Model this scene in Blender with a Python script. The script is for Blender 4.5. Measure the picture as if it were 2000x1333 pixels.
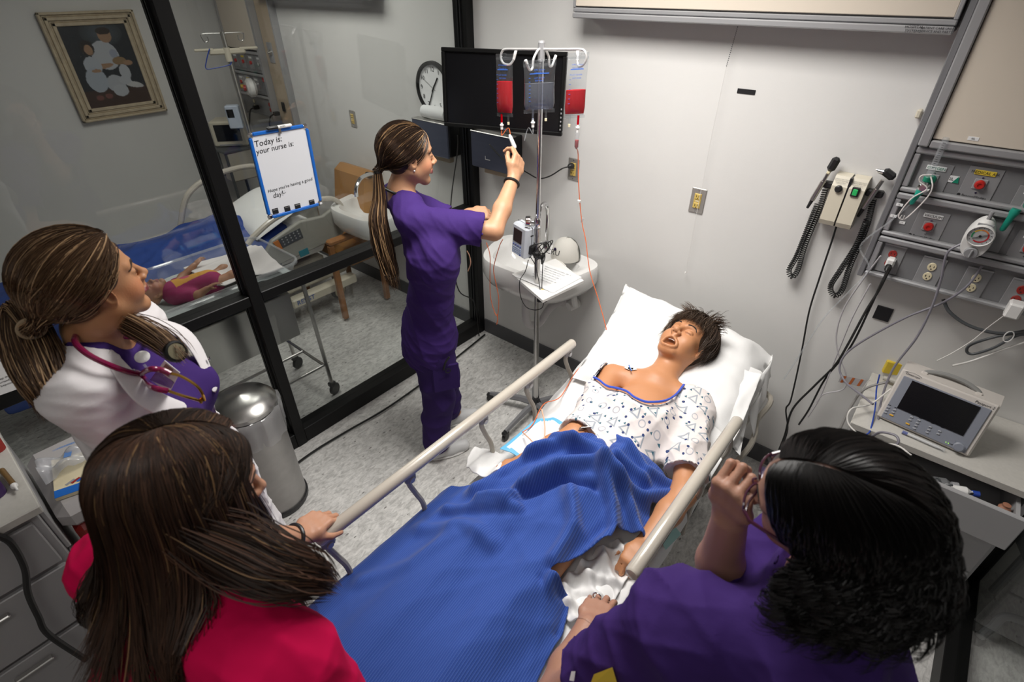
import bpy, math, random
import numpy as np
from mathutils import Matrix, Vector
from math import sin, cos, pi, radians, sqrt
random.seed(4); rng = np.random.default_rng(4)
for o_ in list(bpy.data.objects): bpy.data.objects.remove(o_)
SC = bpy.context.scene; COL = SC.collection
# ------------------------------------------------ camera
FPX, PITCH, YAW, ROLL = 1021.69, radians(34.686), radians(39.887), radians(-0.122)
CAM = np.array([2.2371, -2.3678, 2.15])
fw = np.array([-sin(YAW)*cos(PITCH), cos(YAW)*cos(PITCH), -sin(PITCH)])
rt0 = np.array([cos(YAW), sin(YAW), 0.0]); up0 = np.cross(rt0, fw)
rt = rt0*cos(ROLL)+up0*sin(ROLL); up = up0*cos(ROLL)-rt0*sin(ROLL)
cd = bpy.data.cameras.new('camera'); cam = bpy.data.objects.new('camera', cd); COL.objects.link(cam)
Rm = Matrix((rt, up, -fw)).transposed()
cam.matrix_world = Matrix.Translation(Vector(CAM)) @ Rm.to_4x4()
cd.sensor_width = 36; cd.lens = FPX*36/2000; cd.clip_start = .02
cd.dof.use_dof = True; cd.dof.focus_distance = 2.1; cd.dof.aperture_fstop = 4.0
SC.camera = cam
# ------------------------------------------------ world, lights, exposure
w = bpy.data.worlds.new('world'); SC.world = w; w.use_nodes = True
w.node_tree.nodes['Background'].inputs[0].default_value = (.9, .93, 1, 1)
w.node_tree.nodes['Background'].inputs[1].default_value = .10
SC.view_settings.view_transform = 'Standard'; SC.view_settings.look = 'None'
SC.view_settings.exposure = 0.0; SC.view_settings.gamma = 1; SC.view_settings.use_curve_mapping = False
def area(name, loc, sx, sy, power, col=(1, .97, .93), spread=160, aim=None):
    l = bpy.data.lights.new(name, 'AREA'); l.shape = 'RECTANGLE'; l.size = sx; l.size_y = sy
    l.energy = power; l.color = col; l.spread = radians(spread)
    o = bpy.data.objects.new(name, l); COL.objects.link(o); o.location = loc
    if aim is not None: o.rotation_euler = (Vector(aim)-Vector(loc)).to_track_quat('-Z', 'Y').to_euler()
    return o
area('troffer_light', (1.2, -.95, 2.72), 1.0, .7, 38, spread=140)
area('troffer_light', (2.1, -3.1, 2.72), .6, 1.1, 7)
area('troffer_light', (-1.0, -.9, 2.72), 1.1, .6, 19, col=(1, .98, .92))
area('troffer_light', (4.3, -1.2, 2.72), .6, 1.1, 5)
# ------------------------------------------------ pixel helpers (photo pixel + a real plane or depth -> point in the room)
def ray(px, py): return fw*FPX + rt*(px-1000) + up*(666.5-py)
def on(px, py, ax, v):
    i = 'xyz'.index(ax); d = ray(px, py); return CAM + d*((v-CAM[i])/d[i])
def J(px, py, d): return CAM + ray(px, py)/FPX*d
# ------------------------------------------------ object helpers
WO = {}
def tag(o, label=None, cat=None, group=None, kind=None):
    if label: o['label'] = label
    if cat: o['category'] = cat
    if group: o['group'] = group
    if kind: o['kind'] = kind
    return o
def thing(name, label, cat, loc, group=None):
    o = bpy.data.objects.new(name, None); COL.objects.link(o); o.empty_display_size = .05
    o.location = loc; WO[o.name] = np.array(loc, float)
    return tag(o, label, cat, group)
class MB:
    def __init__(s): s.v = []; s.f = []; s.m = []; s.c = []; s.n = 0
    def add(s, V, F, mi=0, col=None):
        V = np.asarray(V, float).reshape(-1, 3)
        s.v.append(V); s.f += [tuple(i+s.n for i in f) for f in F]; s.m += [mi]*len(F)
        s.c.append(np.tile(col if col is not None else (1, 1, 1), (len(V), 1)) if (col is None or np.ndim(col) == 1) else col)
        s.n += len(V); return s
    def box(s, a, b, mi=0, R=None, c=None, bev=0):
        a = np.minimum(a, b).astype(float) if R is None else np.array(a, float); b = np.array(b, float) if R is not None else np.maximum(a, b)
        # a,b: min / max corners (if R given: centre and full size)
        if R is None: lo, hi = np.minimum(a, b), np.maximum(a, b); ctr = (lo+hi)/2; h = (hi-lo)/2; R = np.eye(3)
        else: ctr = a; h = b/2
        if bev <= 0:
            V = np.array([(x, y, z) for x in (-1, 1) for y in (-1, 1) for z in (-1, 1)])*h
            F = [(0, 1, 3, 2), (4, 6, 7, 5), (0, 4, 5, 1), (2, 3, 7, 6), (0, 2, 6, 4), (1, 5, 7, 3)]
        else:
            e = min(bev, h.min()*.99); V = []; ids = {}
            for x in (-1, 1):
                for y in (-1, 1):
                    for z in (-1, 1):
                        for k in range(3):
                            p = np.array([x, y, z])*(h-e); p[k] += (x, y, z)[k]*e; ids[(x, y, z, k)] = len(V); V.append(p)
            V = np.array(V); F = []
            q = lambda *t: ids[t]
            for k in range(3):
                i, j = (k+1) % 3, (k+2) % 3
                for sg in (-1, 1):
                    L = []
                    for (u, w_) in ((-1, -1), (1, -1), (1, 1), (-1, 1)):
                        t = [0, 0, 0]; t[k] = sg; t[i] = u; t[j] = w_; L.append(ids[(*t, k)])
                    F.append(tuple(L if sg > 0 else L[::-1]))
                for u in (-1, 1):
                    for w_ in (-1, 1):
                        t0 = [0, 0, 0]; t0[i] = u; t0[j] = w_; A = list(t0); A[k] = -1; B = list(t0); B[k] = 1
                        L = [ids[(*A, i)], ids[(*B, i)], ids[(*B, j)], ids[(*A, j)]]
                        F.append(tuple(L if u*w_ < 0 else L[::-1]))
            for x in (-1, 1):
                for y in (-1, 1):
                    for z in (-1, 1):
                        L = [ids[(x, y, z, k)] for k in range(3)]; F.append(tuple(L if x*y*z > 0 else L[::-1]))
        return s.add(V@np.asarray(R).T+ctr, F, mi, c)
    def tube(s, P, r, n=8, mi=0, c=None, caps=True, closed=False):
        P = np.asarray(P, float); N = len(P); r = np.broadcast_to(r, (N,))
        T = np.gradient(P, axis=0)
        if closed: T = np.roll(P, -1, 0)-np.roll(P, 1, 0)
        T /= np.linalg.norm(T, axis=1)[:, None]+1e-12
        a = np.cross(T[0], (0, 0, 1)); a = a if np.linalg.norm(a) > .1 else np.cross(T[0], (1, 0, 0)); A = [a/np.linalg.norm(a)]
        for i in range(1, N):
            a = A[-1]-T[i]*(A[-1]@T[i]); A.append(a/(np.linalg.norm(a)+1e-12))
        A = np.array(A); B = np.cross(T, A); th = np.arange(n)*2*pi/n
        V = (P[:, None]+r[:, None, None]*(A[:, None]*np.cos(th)[None, :, None]+B[:, None]*np.sin(th)[None, :, None])).reshape(-1, 3)
        F = [(i*n+k, i*n+(k+1) % n, (i+1)*n+(k+1) % n, (i+1)*n+k) for i in range(N-1) for k in range(n)]
        if closed: F += [((N-1)*n+k, (N-1)*n+(k+1) % n, (k+1) % n, k) for k in range(n)]
        elif caps: F += [tuple(range(n))[::-1], tuple((N-1)*n+k for k in range(n))]
        return s.add(V, F, mi, c)
    def cyl(s, a, b, r, r2=None, n=16, mi=0, c=None): return s.tube([a, b], [r, r if r2 is None else r2], n, mi, c)
    def lathe(s, prof, o, ax=(0, 0, 1), n=24, mi=0, c=None, sc=(1, 1), open_=False):
        ax = np.array(ax, float); ax /= np.linalg.norm(ax)
        a = np.cross(ax, (0, 1, 0)); a = a if np.linalg.norm(a) > .1 else np.cross(ax, (1, 0, 0)); a /= np.linalg.norm(a); b = np.cross(ax, a)
        th = np.arange(n)*2*pi/n; o = np.array(o, float)
        V = [o+ax*h+r*(a*cos(t)*sc[0]+b*sin(t)*sc[1]) for r, h in prof for t in th]; m = len(prof)
        F = [(i*n+k, i*n+(k+1) % n, (i+1)*n+(k+1) % n, (i+1)*n+k) for i in range(m-1) for k in range(n)]
        if prof[0][0] > 1e-5 and not open_: F.append(tuple(range(n))[::-1])
        if prof[-1][0] > 1e-5 and not open_: F.append(tuple((m-1)*n+k for k in range(n)))
        return s.add(V, F, mi, c)
    def ball(s, ctr, r, n=12, mi=0, c=None, R=None):
        r = np.broadcast_to(r, (3,)); m = n//2; V = []; 
        for i in range(m+1):
            for k in range(n): V.append((sin(pi*i/m)*cos(2*pi*k/n), sin(pi*i/m)*sin(2*pi*k/n), cos(pi*i/m)))
        V = np.array(V)*r
        if R is not None: V = V@np.asarray(R).T
        F = [(i*n+k, (i+1)*n+k, (i+1)*n+(k+1) % n, i*n+(k+1) % n) for i in range(m) for k in range(n)]
        return s.add(V+np.array(ctr), F, mi, c)
    def prism(s, pts, d, mi=0, c=None):
        pts = np.asarray(pts, float); n = len(pts); V = np.vstack([pts, pts+np.array(d)])
        F = [tuple(range(n))[::-1], tuple(range(n, 2*n))]+[(i, (i+1) % n, n+(i+1) % n, n+i) for i in range(n)]
        return s.add(V, F, mi, c)
    def grid(s, G, mi=0, c=None, th=0):
        G = np.asarray(G, float); a, b = G.shape[:2]; V = G.reshape(-1, 3)
        F = [(i*b+k, (i+1)*b+k, (i+1)*b+k+1, i*b+k+1) for i in range(a-1) for k in range(b-1)]
        return s.add(V, F, mi, c)
    def build(s, name, mats, parent=None, label=None, cat=None, group=None, kind=None, smooth=None, origin=None):
        V = np.vstack(s.v); me = bpy.data.meshes.new(name)
        if parent is not None: O = WO[parent.name]
        else:
            O = origin if origin is not None else np.array([(V[:, 0].min()+V[:, 0].max())/2, (V[:, 1].min()+V[:, 1].max())/2, V[:, 2].min()])
        me.from_pydata((V-O).tolist(), [], s.f)
        for m in (mats if isinstance(mats, (list, tuple)) else [mats]): me.materials.append(m)
        if len(set(s.m)) > 1 or s.m[0]: me.polygons.foreach_set('material_index', s.m)
        C = np.vstack(s.c)
        if not np.allclose(C, 1):
            at = me.color_attributes.new('Col', 'FLOAT_COLOR', 'POINT'); at.data.foreach_set('color', np.hstack([C, np.ones((len(C), 1))]).ravel())
        me.validate(clean_customdata=False)
        o = bpy.data.objects.new(name, me); COL.objects.link(o)
        if parent is not None: o.parent = parent
        else: o.location = O
        WO[o.name] = np.array(O, float)
        sm = 35 if smooth is None else smooth
        if sm:
            me.polygons.foreach_set('use_smooth', [True]*len(me.polygons))
            if sm < 180: me.set_sharp_from_angle(angle=radians(sm))
        return tag(o, label, cat, group, kind)
def spl(P, n=8):
    "Catmull-Rom through the points"
    P = np.asarray(P, float); Q = np.vstack([2*P[0]-P[1], P, 2*P[-1]-P[-2]]); out = []
    for i in range(1, len(Q)-2):
        for k in range(n):
            t = k/n; a, b, c_, d = Q[i-1], Q[i], Q[i+1], Q[i+2]
            out.append(.5*((2*b)+(-a+c_)*t+(2*a-5*b+4*c_-d)*t*t+(-a+3*b-3*c_+d)*t**3))
    out.append(P[-1]); return np.array(out)
def frame(f, u):
    "columns: right, forward, up"
    f = np.array(f, float); f /= np.linalg.norm(f); u = np.array(u, float); u = u-f*(u@f); u /= np.linalg.norm(u)
    return np.column_stack([np.cross(f, u), f, u])
def rotz(a): return np.array([[cos(a), -sin(a), 0], [sin(a), cos(a), 0], [0, 0, 1.]])
def textm(mb, s, ctr, size, right, upv, mi=0, c=None, depth=.0004, shear=0, align='CENTER', lift=.0006):
    cu = bpy.data.curves.new('t', 'FONT'); cu.body = s; cu.size = 1; cu.align_x = align; cu.align_y = 'CENTER'; cu.resolution_u = 2; cu.shear = shear
    o = bpy.data.objects.new('t', cu); COL.objects.link(o); bpy.context.view_layer.update()
    me = o.to_mesh(); V = np.array([v.co[:] for v in me.vertices]); F = [tuple(p.vertices) for p in me.polygons]
    o.to_mesh_clear(); bpy.data.objects.remove(o)
    if len(V) == 0: return mb
    r = np.array(right, float); r /= np.linalg.norm(r); u = np.array(upv, float); u = u-r*(u@r); u /= np.linalg.norm(u); n = np.cross(r, u)
    W = np.array(ctr)+size*(V[:, :1]*r+V[:, 1:2]*u)+n*lift
    return mb.add(W, F, mi, c)
# ------------------------------------------------ materials
def mat(name, col=(.8, .8, .8), rough=.5, metal=0, nz=0, nscale=20, bump=0, bscale=60, vc=False, spec=.5, sheen=0, coat=0, sss=0, trans=0, stretch=None, emit=0, alpha=1):
    m = bpy.data.materials.new(name); m.use_nodes = True; N = m.node_tree.nodes; L = m.node_tree.links; b = N['Principled BSDF']
    b.inputs['Base Color'].default_value = (*col, 1); b.inputs['Roughness'].default_value = rough; b.inputs['Metallic'].default_value = metal
    b.inputs['Specular IOR Level'].default_value = spec; b.inputs['Sheen Weight'].default_value = sheen; b.inputs['Coat Weight'].default_value = coat
    b.inputs['Transmission Weight'].default_value = trans; b.inputs['Alpha'].default_value = alpha
    if sss: b.inputs['Subsurface Weight'].default_value = sss; b.inputs['Subsurface Radius'].default_value = (.012, .005, .003); b.inputs['Subsurface Scale'].default_value = 1
    if emit: b.inputs['Emission Color'].default_value = (*col, 1); b.inputs['Emission Strength'].default_value = emit
    src = None
    if vc:
        a = N.new('ShaderNodeAttribute'); a.attribute_name = 'Col'; src = a.outputs['Color']; L.new(src, b.inputs['Base Color'])
    if nz or bump:
        tc = N.new('ShaderNodeTexCoord'); mp = N.new('ShaderNodeMapping'); L.new(tc.outputs['Object'], mp.inputs[0])
        if stretch: mp.inputs['Scale'].default_value = stretch
    if nz:
        n = N.new('ShaderNodeTexNoise'); n.inputs['Scale'].default_value = nscale; n.inputs['Detail'].default_value = 5; L.new(mp.outputs[0], n.inputs['Vector'])
        mr = N.new('ShaderNodeMapRange'); mr.inputs['From Min'].default_value = .3; mr.inputs['From Max'].default_value = .7
        mr.inputs['To Min'].default_value = 1-nz; mr.inputs['To Max'].default_value = 1+nz; L.new(n.outputs['Fac'], mr.inputs['Value'])
        mx = N.new('ShaderNodeVectorMath'); mx.operation = 'SCALE'; L.new(mr.outputs[0], mx.inputs['Scale'])
        if src: L.new(src, mx.inputs[0])
        else: mx.inputs[0].default_value = col
        L.new(mx.outputs[0], b.inputs['Base Color'])
    if bump:
        n = N.new('ShaderNodeTexNoise'); n.inputs['Scale'].default_value = bscale; n.inputs['Detail'].default_value = 4; L.new(mp.outputs[0], n.inputs['Vector'])
        bp = N.new('ShaderNodeBump'); bp.inputs['Strength'].default_value = bump; bp.inputs['Distance'].default_value = .01; L.new(n.outputs['Fac'], bp.inputs['Height']); L.new(bp.outputs[0], b.inputs['Normal'])
    return m
def glassm(name, tint=(.93, .95, .94), ior=1.45, rough=0.0, body=0, bcol=(1, 1, 1)):
    m = bpy.data.materials.new(name); m.use_nodes = True; N = m.node_tree.nodes; L = m.node_tree.links; N.remove(N['Principled BSDF']); out = N['Material Output']
    t = N.new('ShaderNodeBsdfTransparent'); t.inputs[0].default_value = (*tint, 1); g = N.new('ShaderNodeBsdfGlossy'); g.inputs['Roughness'].default_value = rough
    lw = N.new('ShaderNodeLayerWeight'); lw.inputs['Blend'].default_value = .5; pw = N.new('ShaderNodeMath'); pw.operation = 'POWER'; pw.inputs[1].default_value = 5; L.new(lw.outputs['Facing'], pw.inputs[0])
    f0 = ((ior-1)/(ior+1))**2; f = N.new('ShaderNodeMath'); f.operation = 'MULTIPLY_ADD'; f.inputs[1].default_value = 1-f0; f.inputs[2].default_value = f0; L.new(pw.outputs[0], f.inputs[0]); mx = N.new('ShaderNodeMixShader')
    L.new(f.outputs[0], mx.inputs[0]); L.new(t.outputs[0], mx.inputs[1]); L.new(g.outputs[0], mx.inputs[2])
    last = mx
    if body:
        d = N.new('ShaderNodeBsdfDiffuse'); d.inputs[0].default_value = (*bcol, 1); m2 = N.new('ShaderNodeMixShader'); m2.inputs[0].default_value = body
        L.new(mx.outputs[0], m2.inputs[1]); L.new(d.outputs[0], m2.inputs[2]); last = m2
    L.new(last.outputs[0], out.inputs[0]); return m
M = dict(
 wall=mat('wall_paint', (.70, .69, .67), .6, nz=.015, nscale=3, bump=.04, bscale=180),
 base=mat('vinyl_baseboard', (.085, .085, .09), .5),
 black=mat('black_frame', (.006, .006, .006), .42, spec=.25),
 plastb=mat('black_plastic', (.014, .014, .015), .4),
 screen=mat('screen', (.006, .006, .007), .22, spec=.4),
 alu=mat('aluminium', (.42, .42, .43), .4, .45),
 alud=mat('aluminium_dark', (.22, .22, .23), .45, .35),
 steel=mat('stainless_steel', (.55, .54, .52), .28, 1, nz=.05, nscale=8, stretch=(1, 1, .05)),
 chrome=mat('chrome', (.75, .75, .76), .12, 1),
 beige=mat('beige_laminate', (.66, .585, .49), .5),
 beiged=mat('tan_laminate', (.45, .36, .26), .55),
 grey=mat('grey_plastic', (.30, .30, .31), .5),
 console=mat('console_face', (.20, .20, .205), .42, .05, nz=.08, nscale=3),
 consolel=mat('console_lid', (.27, .27, .275), .3, .05),
 plate=mat('steel_plate', (.45, .43, .40), .42, .6),
 yellow=mat('yellow_socket', (.62, .45, .12), .5),
 ivory=mat('ivory_socket', (.70, .62, .42), .5),
 red=mat('red_plastic', (.48, .02, .015), .35),
 redd=mat('dark_red_plastic', (.30, .02, .015), .4),
 white=mat('white_plastic', (.78, .77, .75), .4),
 paper=mat('paper', (.80, .80, .80), .7),
 porc=mat('porcelain', (.78, .77, .75), .12, coat=.5),
 green=mat('green_plastic', (.01, .22, .13), .35),
 greenlit=mat('green_switch', (.02, .30, .08), .3, emit=.4),
 cream=mat('cream_plastic', (.62, .57, .46), .4),
 rail=mat('rail_enamel', (.52, .475, .41), .25, coat=.4),
 frameg=mat('bed_frame_enamel', (.36, .33, .28), .4),
 yellowlab=mat('yellow_label', (.75, .55, .05), .5),
 ink=mat('ink', (.01, .01, .012), .5),
 bluef=mat('blue_frame', (.01, .13, .52), .3),
 blue=mat('blue_plastic', (.02, .06, .35), .4),
 lamin=mat('worktop_laminate', (.54, .52, .48), .45, nz=.04, nscale=90),
 cabg=mat('cabinet_grey', (.36, .355, .36), .45),
 cord=mat('black_cord', (.012, .012, .012), .45),
 gcord=mat('grey_cord', (.20, .19, .22), .45),
 gcordd=mat('dark_grey_cord', (.07, .075, .08), .45),
 wcord=mat('white_cord', (.65, .63, .60), .5),
 orange=mat('orange_fluid_tube', (.72, .16, .05), .3),
 ptube=mat('peach_tube', (.80, .45, .30), .3),
 clear=glassm('clear_plastic', (.93, .94, .95), 1.45, .08, .14, (.85, .86, .88)),
 pane=glassm('window_glass', (.89, .905, .90), 1.45),
 tanb=mat('tan_skin_plastic', (.5, .25, .12), .5),
 wood=mat('chair_wood', (.30, .13, .045), .4, nz=.2, nscale=12),
 vinyl=mat('ochre_vinyl', (.36, .17, .045), .45, nz=.1, nscale=5),
)
def mixnoise_floor():
    m = bpy.data.materials.new('speckled_vinyl_floor'); m.use_nodes = True; N = m.node_tree.nodes; L = m.node_tree.links; b = N['Principled BSDF']
    tc = N.new('ShaderNodeTexCoord'); mp = N.new('ShaderNodeMapping'); mp.inputs['Rotation'].default_value = (0, 0, .5); mp.inputs['Scale'].default_value = (1, .45, 1); L.new(tc.outputs['Object'], mp.inputs[0])
    n = N.new('ShaderNodeTexNoise'); n.inputs['Scale'].default_value = 55; n.inputs['Detail'].default_value = 6; n.inputs['Roughness'].default_value = .65; n.inputs['Distortion'].default_value = .8; L.new(mp.outputs[0], n.inputs['Vector'])
    cr = N.new('ShaderNodeValToRGB'); e = cr.color_ramp.elements; e[0].position = .36; e[0].color = (.40, .39, .375, 1); e[1].position = .66; e[1].color = (.70, .685, .66, 1)
    k = cr.color_ramp.elements.new(.5); k.color = (.56, .55, .53, 1)
    L.new(n.outputs['Fac'], cr.inputs[0])
    v = N.new('ShaderNodeTexVoronoi'); v.inputs['Scale'].default_value = 34; L.new(mp.outputs[0], v.inputs['Vector'])
    lt = N.new('ShaderNodeMath'); lt.operation = 'LESS_THAN'; lt.inputs[1].default_value = .13; L.new(v.outputs['Distance'], lt.inputs[0])
    wn = N.new('ShaderNodeSeparateColor'); L.new(v.outputs['Color'], wn.inputs[0]); gt = N.new('ShaderNodeMath'); gt.operation = 'GREATER_THAN'; gt.inputs[1].default_value = .62; L.new(wn.outputs[0], gt.inputs[0])
    ml = N.new('ShaderNodeMath'); ml.operation = 'MULTIPLY'; L.new(lt.outputs[0], ml.inputs[0]); L.new(gt.outputs[0], ml.inputs[1])
    mx = N.new('ShaderNodeMix'); mx.data_type = 'RGBA'; L.new(ml.outputs[0], mx.inputs['Factor']); L.new(cr.outputs[0], mx.inputs['A']); mx.inputs['B'].default_value = (.20, .19, .18, 1)
    L.new(mx.outputs['Result'], b.inputs['Base Color']); b.inputs['Roughness'].default_value = .38; b.inputs['Specular IOR Level'].default_value = .35
    return m
M['floor'] = mixnoise_floor()
# ================================================= ROOM SHELL
def struct(name, a, b, m, bev=0, mats=None):
    return MB().box(a, b, bev=bev).build(name, m, kind='structure', smooth=0 if not bev else None)
struct('floor', (-2.95, -4.2, -.05), (5.6, .0, 0), M['floor'])
struct('ceiling', (-2.95, -4.2, 2.75), (5.6, .12, 2.85), M['wall'])
struct('wall_back', (-2.95, 0, -.05), (5.6, .12, 2.75), M['wall'])
struct('wall_left', (-3.05, -4.2, -.05), (-2.85, 0, 2.75), M['wall'])
struct('wall_right', (5.5, -4.2, -.05), (5.6, 0, 2.75), M['wall'])
struct('wall_front', (-2.95, -4.3, -.05), (5.6, -4.2, 2.75), M['wall'])
struct('baseboard_back', (.005, -.012, 0), (2.86, 0, .105), M['base'])
struct('baseboard_back', (-2.85, -.012, 0), (-.105, 0, .105), M['base'])
struct('baseboard_left', (-2.85, -4.2, 0), (-2.838, -.012, .105), M['base'])
# glass partitions: black frame is a thing of the setting with each post, rail and pane a part
def partition(name, x0, x1, y_end, posts, rails, label):
    t = thing(name, None, None, (x0, posts[0], 0)); t['kind'] = 'structure'
    for y in posts:
        hw_ = .028
        MB().box((x0, y-hw_, 0), (x1, y+hw_, 2.75), bev=.003).build('post', M['black'], t)
    ys = posts+[y_end]
    for (z0, z1) in rails:
        for a, b in zip(ys[:-1], ys[1:]):
            MB().box((x0+.004, b+.028, z0), (x1-.004, a-.028, z1), bev=.003).build('rail', M['black'], t)
    for a, b in zip(ys[:-1], ys[1:]):
        for (z0, z1) in zip([r[1] for r in rails[:-1]], [r[0] for r in rails[1:]]):
            xm = (x0+x1)/2
            MB().box((xm-.003, b+.028, z0), (xm+.003, a-.028, z1)).build('glass_pane', M['pane'], t, smooth=0)
            g = MB()
            for xx in (xm-.013, xm+.007):
                for yy in (b+.028, a-.028-.008): g.box((xx, yy, z0), (xx+.006, yy+.008, z1))
            g.build('glazing_bead', M['plastb'], t, smooth=0)
partition('window_1', -.10, 0, -4.2, [-.030, -1.518, -3.1], [(0, .095), (.915, .965), (2.66, 2.75)], '')
partition('window_2', 2.86, 2.95, -4.2, [-.155, -1.9, -3.3], [(0, .095), (2.66, 2.75)], '')
# ================================================= CEILING LIGHT PANELS
for x, y, lab in ((1.15, -.95, 'ceiling light panel above the hospital stretcher'), (2.1, -3.1, 'ceiling light panel behind the onlookers'), (-1.3, -.75, 'ceiling light panel in the room beyond the glass'), (4.3, -1.2, 'ceiling light panel in the room to the right')):
    t = thing('ceiling_light', lab, 'light', (x, y, 2.735), 'ceiling light panels')
    f = MB()
    for s in (-1, 1): f.box((x-.5, y+s*.33-.02, 2.735), (x+.5, y+s*.33+.02, 2.75)).box((x+s*.48-.02, y-.31, 2.735), (x+s*.48+.02, y+.31, 2.75))
    f.build('light_frame', M['white'], t, smooth=0)
    MB().box((x-.46, y-.31, 2.742), (x+.46, y+.31, 2.749)).build('diffuser', M['white'], t, smooth=0)
# ================================================= OVERHEAD FOLDED SCREEN PANEL ON BACK WALL
def wall_panel(x0, x1, y0, z0, lab):
    t = thing('overhead_wall_panel', lab, 'wall cabinet', ((x0+x1)/2, 0, z0))
    MB().box((x0, -y0, z0+.005), (x1, -.001, z0+.55), bev=.003).build('casing', M['alud'], t)
    MB().box((x0+.012, -y0-.014, z0+.045), (x1-.012, -y0, z0+.54), bev=.002).build('door', M['beige'], t)
    g = MB().box((x0, -y0-.02, z0), (x1, -y0, z0+.022), bev=.004).box((x0, -y0-.016, z0+.024), (x1, -y0, z0+.04), bev=.003)
    g.build('bottom_rail', M['alu'], t)
    for xx in (x0, x1-.012): MB().box((xx, -y0-.018, z0+.04), (xx+.012, -y0, z0+.55), bev=.002).build('side_rail', M['alu'], t)
    return t
t = wall_panel(.70, 2.088, .09, 2.008, 'wide beige wall cabinet with grey aluminium edge above the patient bed')
l = MB(); textm(l, 'HOSPITAL\nSYSTEMS', (1.985, -.111, 2.020), .011, (1, 0, 0), (0, 0, 1)); textm(l, 'PATIENT CARE UNIT\nSERVICE AND PARTS', (2.045, -.111, 2.020), .009, (1, 0, 0), (0, 0, 1)); l.build('maker_label', M['ink'], t)
wall_panel(-2.06, -.73, .09, 2.05, 'overhead wall cabinet in the room beyond the glass')
# bead pull chain and its thin cord
P = spl([(1.41, -.03, 2.005), (1.405, -.03, 1.9), (1.395, -.03, 1.86)], 10); b = MB()
for i in range(22):
    f = i/21; q = np.array((1.41-.012*f, -.03, 2.005-.14*f)); b.ball(q, .0022, 6)
b.tube([(1.398, -.03, 1.865), (1.396, -.03, 1.6), (1.40, -.028, 1.25), (1.405, -.028, .955)], .0009, 4, mi=1).ball((1.405, -.028, .95), .005, 6, mi=1)
b.build('pull_chain', [M['gcordd'], M['white']], label='beaded pull chain with long thin cord hanging from overhead cabinet', cat='chain')
# black tape strip
MB().box((1.452, -.003, 1.768), (1.524, 0, 1.786), bev=.001).build('tape_strip', M['ink'], label='small black tape strip on bare wall above the outlet', cat='tape')
MB().box((2.205, -.006, .995), (2.262, 0, 1.055), bev=.001).build('velcro_patch', M['ink'], label='square black patch on wall below the grey service console', cat='patch')
# ================================================= OUTLETS
def receptacle(o, c, z, col, parent, duplex=True, y=-.01, s=1, r=(1, 0, 0)):
    """one socket face with its slots"""
    b = MB(); xx = c; yy = y
    if duplex: b.lathe([(.0165*s, 0), (.0165*s, .0025), (.015*s, .0035), (0, .0035)], (xx, yy, z), (0, -1, 0), 16, mi=0, sc=(1, .86))
    else: b.box((xx-.014*s, yy-.003, z-.013*s), (xx+.014*s, yy, z+.013*s), bev=.002)
    for dx, h in ((-.006*s, .008*s), (.006*s, .0065*s)): b.box((xx+dx-.001, yy-.0042, z+.002-h/2), (xx+dx+.001, yy-.003, z+.002+h/2), mi=1)
    b.lathe([(.0024*s, 0), (.0024*s, .0045), (0, .0045)], (xx, yy, z-.008*s), (0, -1, 0), 8, mi=1)
    return b.build('socket', [col, M['ink']], parent)
def outlet(x, z, lab, col=M['yellow'], w_=.035, h=.058):
    t = thing('wall_outlet', lab, 'outlet', (x, 0, z-h))
    MB().box((x-w_, -.006, z-h), (x+w_, 0, z+h), bev=.003).build('cover_plate', M['plate'], t)
    MB().box((x-.017, -.0085, z-.034), (x+.017, -.006, z+.034), bev=.001).build('insert', col, t)
    for dz in (-.021, .021): receptacle(None, x, z+dz, col, t, duplex=False, y=-.0085, s=.95)
    for dz in (-.048, .048): MB().lathe([(.003, 0), (.003, .001), (0, .0015)], (x, -.006, z+dz), (0, -1, 0), 8).build('screw', M['chrome'], t)
    MB().box((x-.007, -.0098, z-.0035), (x-.001, -.0085, z+.0035)).box((x+.001, -.0098, z-.0035), (x+.007, -.0098+.0013, z+.0035)).build('test_button', M['ivory'], t)
    return t
outlet(1.383, 1.304, 'steel-plated yellow wall outlet with nothing plugged in')
outlet(.690, 1.318, 'yellow wall outlet beside the wall-mounted television holding a black plug')
outlet(-1.24, 1.318, 'wall outlet seen through the glass above the far bed')
# plug and cable from outlet to monitor
b = MB().lathe([(.013, 0), (.016, .01), (.014, .024), (.006, .034), (0, .036)], (.690, -.0125, 1.339), (-.25, -1, 0), 12)
b.tube(spl([(.682, -.046, 1.339), (.66, -.07, 1.33), (.60, -.09, 1.285), (.54, -.11, 1.265), (.46, -.10, 1.275), (.40, -.13, 1.31), (.36, -.20, 1.36), (.36, -.30, 1.45)], 6), .0035, 6)
b.build('power_cord', M['cord'], label='black power cord plugged into outlet behind the television', cat='cord')
# ================================================= PAPER TOWEL DISPENSERS
def dispenser(x0, x1, lab, side=1):
    z0, z1, y = 1.245, 1.445, -.105
    t = thing('towel_dispenser', lab, 'dispenser', ((x0+x1)/2, 0, z0))
    MB().box((x0+.004, -.10, z0+.004), (x1-.004, -.001, z1-.004), bev=.006).build('body', M['plastb'], t)
    MB().box((x0, y-.012, z0), (x1, y, z1), bev=.006).build('front_cover', MC['steelblue'], t)
    MB().box((x0, y-.014, z1-.006), (x1, -.06, z1+.002), bev=.003).build('top_edge', M['steel'], t)
    MB().box(((x0+x1)/2-.035, y-.014, z0+.055), ((x0+x1)/2+.0, y-.011, z0+.058)).box(((x0+x1)/2-.037, y-.014, z0+.055), ((x0+x1)/2-.034, y-.011, z0+.075)).build('latch_mark', M['white'], t, smooth=0)
    MB().box((x0+.07, -.085, z0-.035), (x1-.03, -.045, z0+.004), bev=.004).build('towel_slot', M['beiged'], t)
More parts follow.
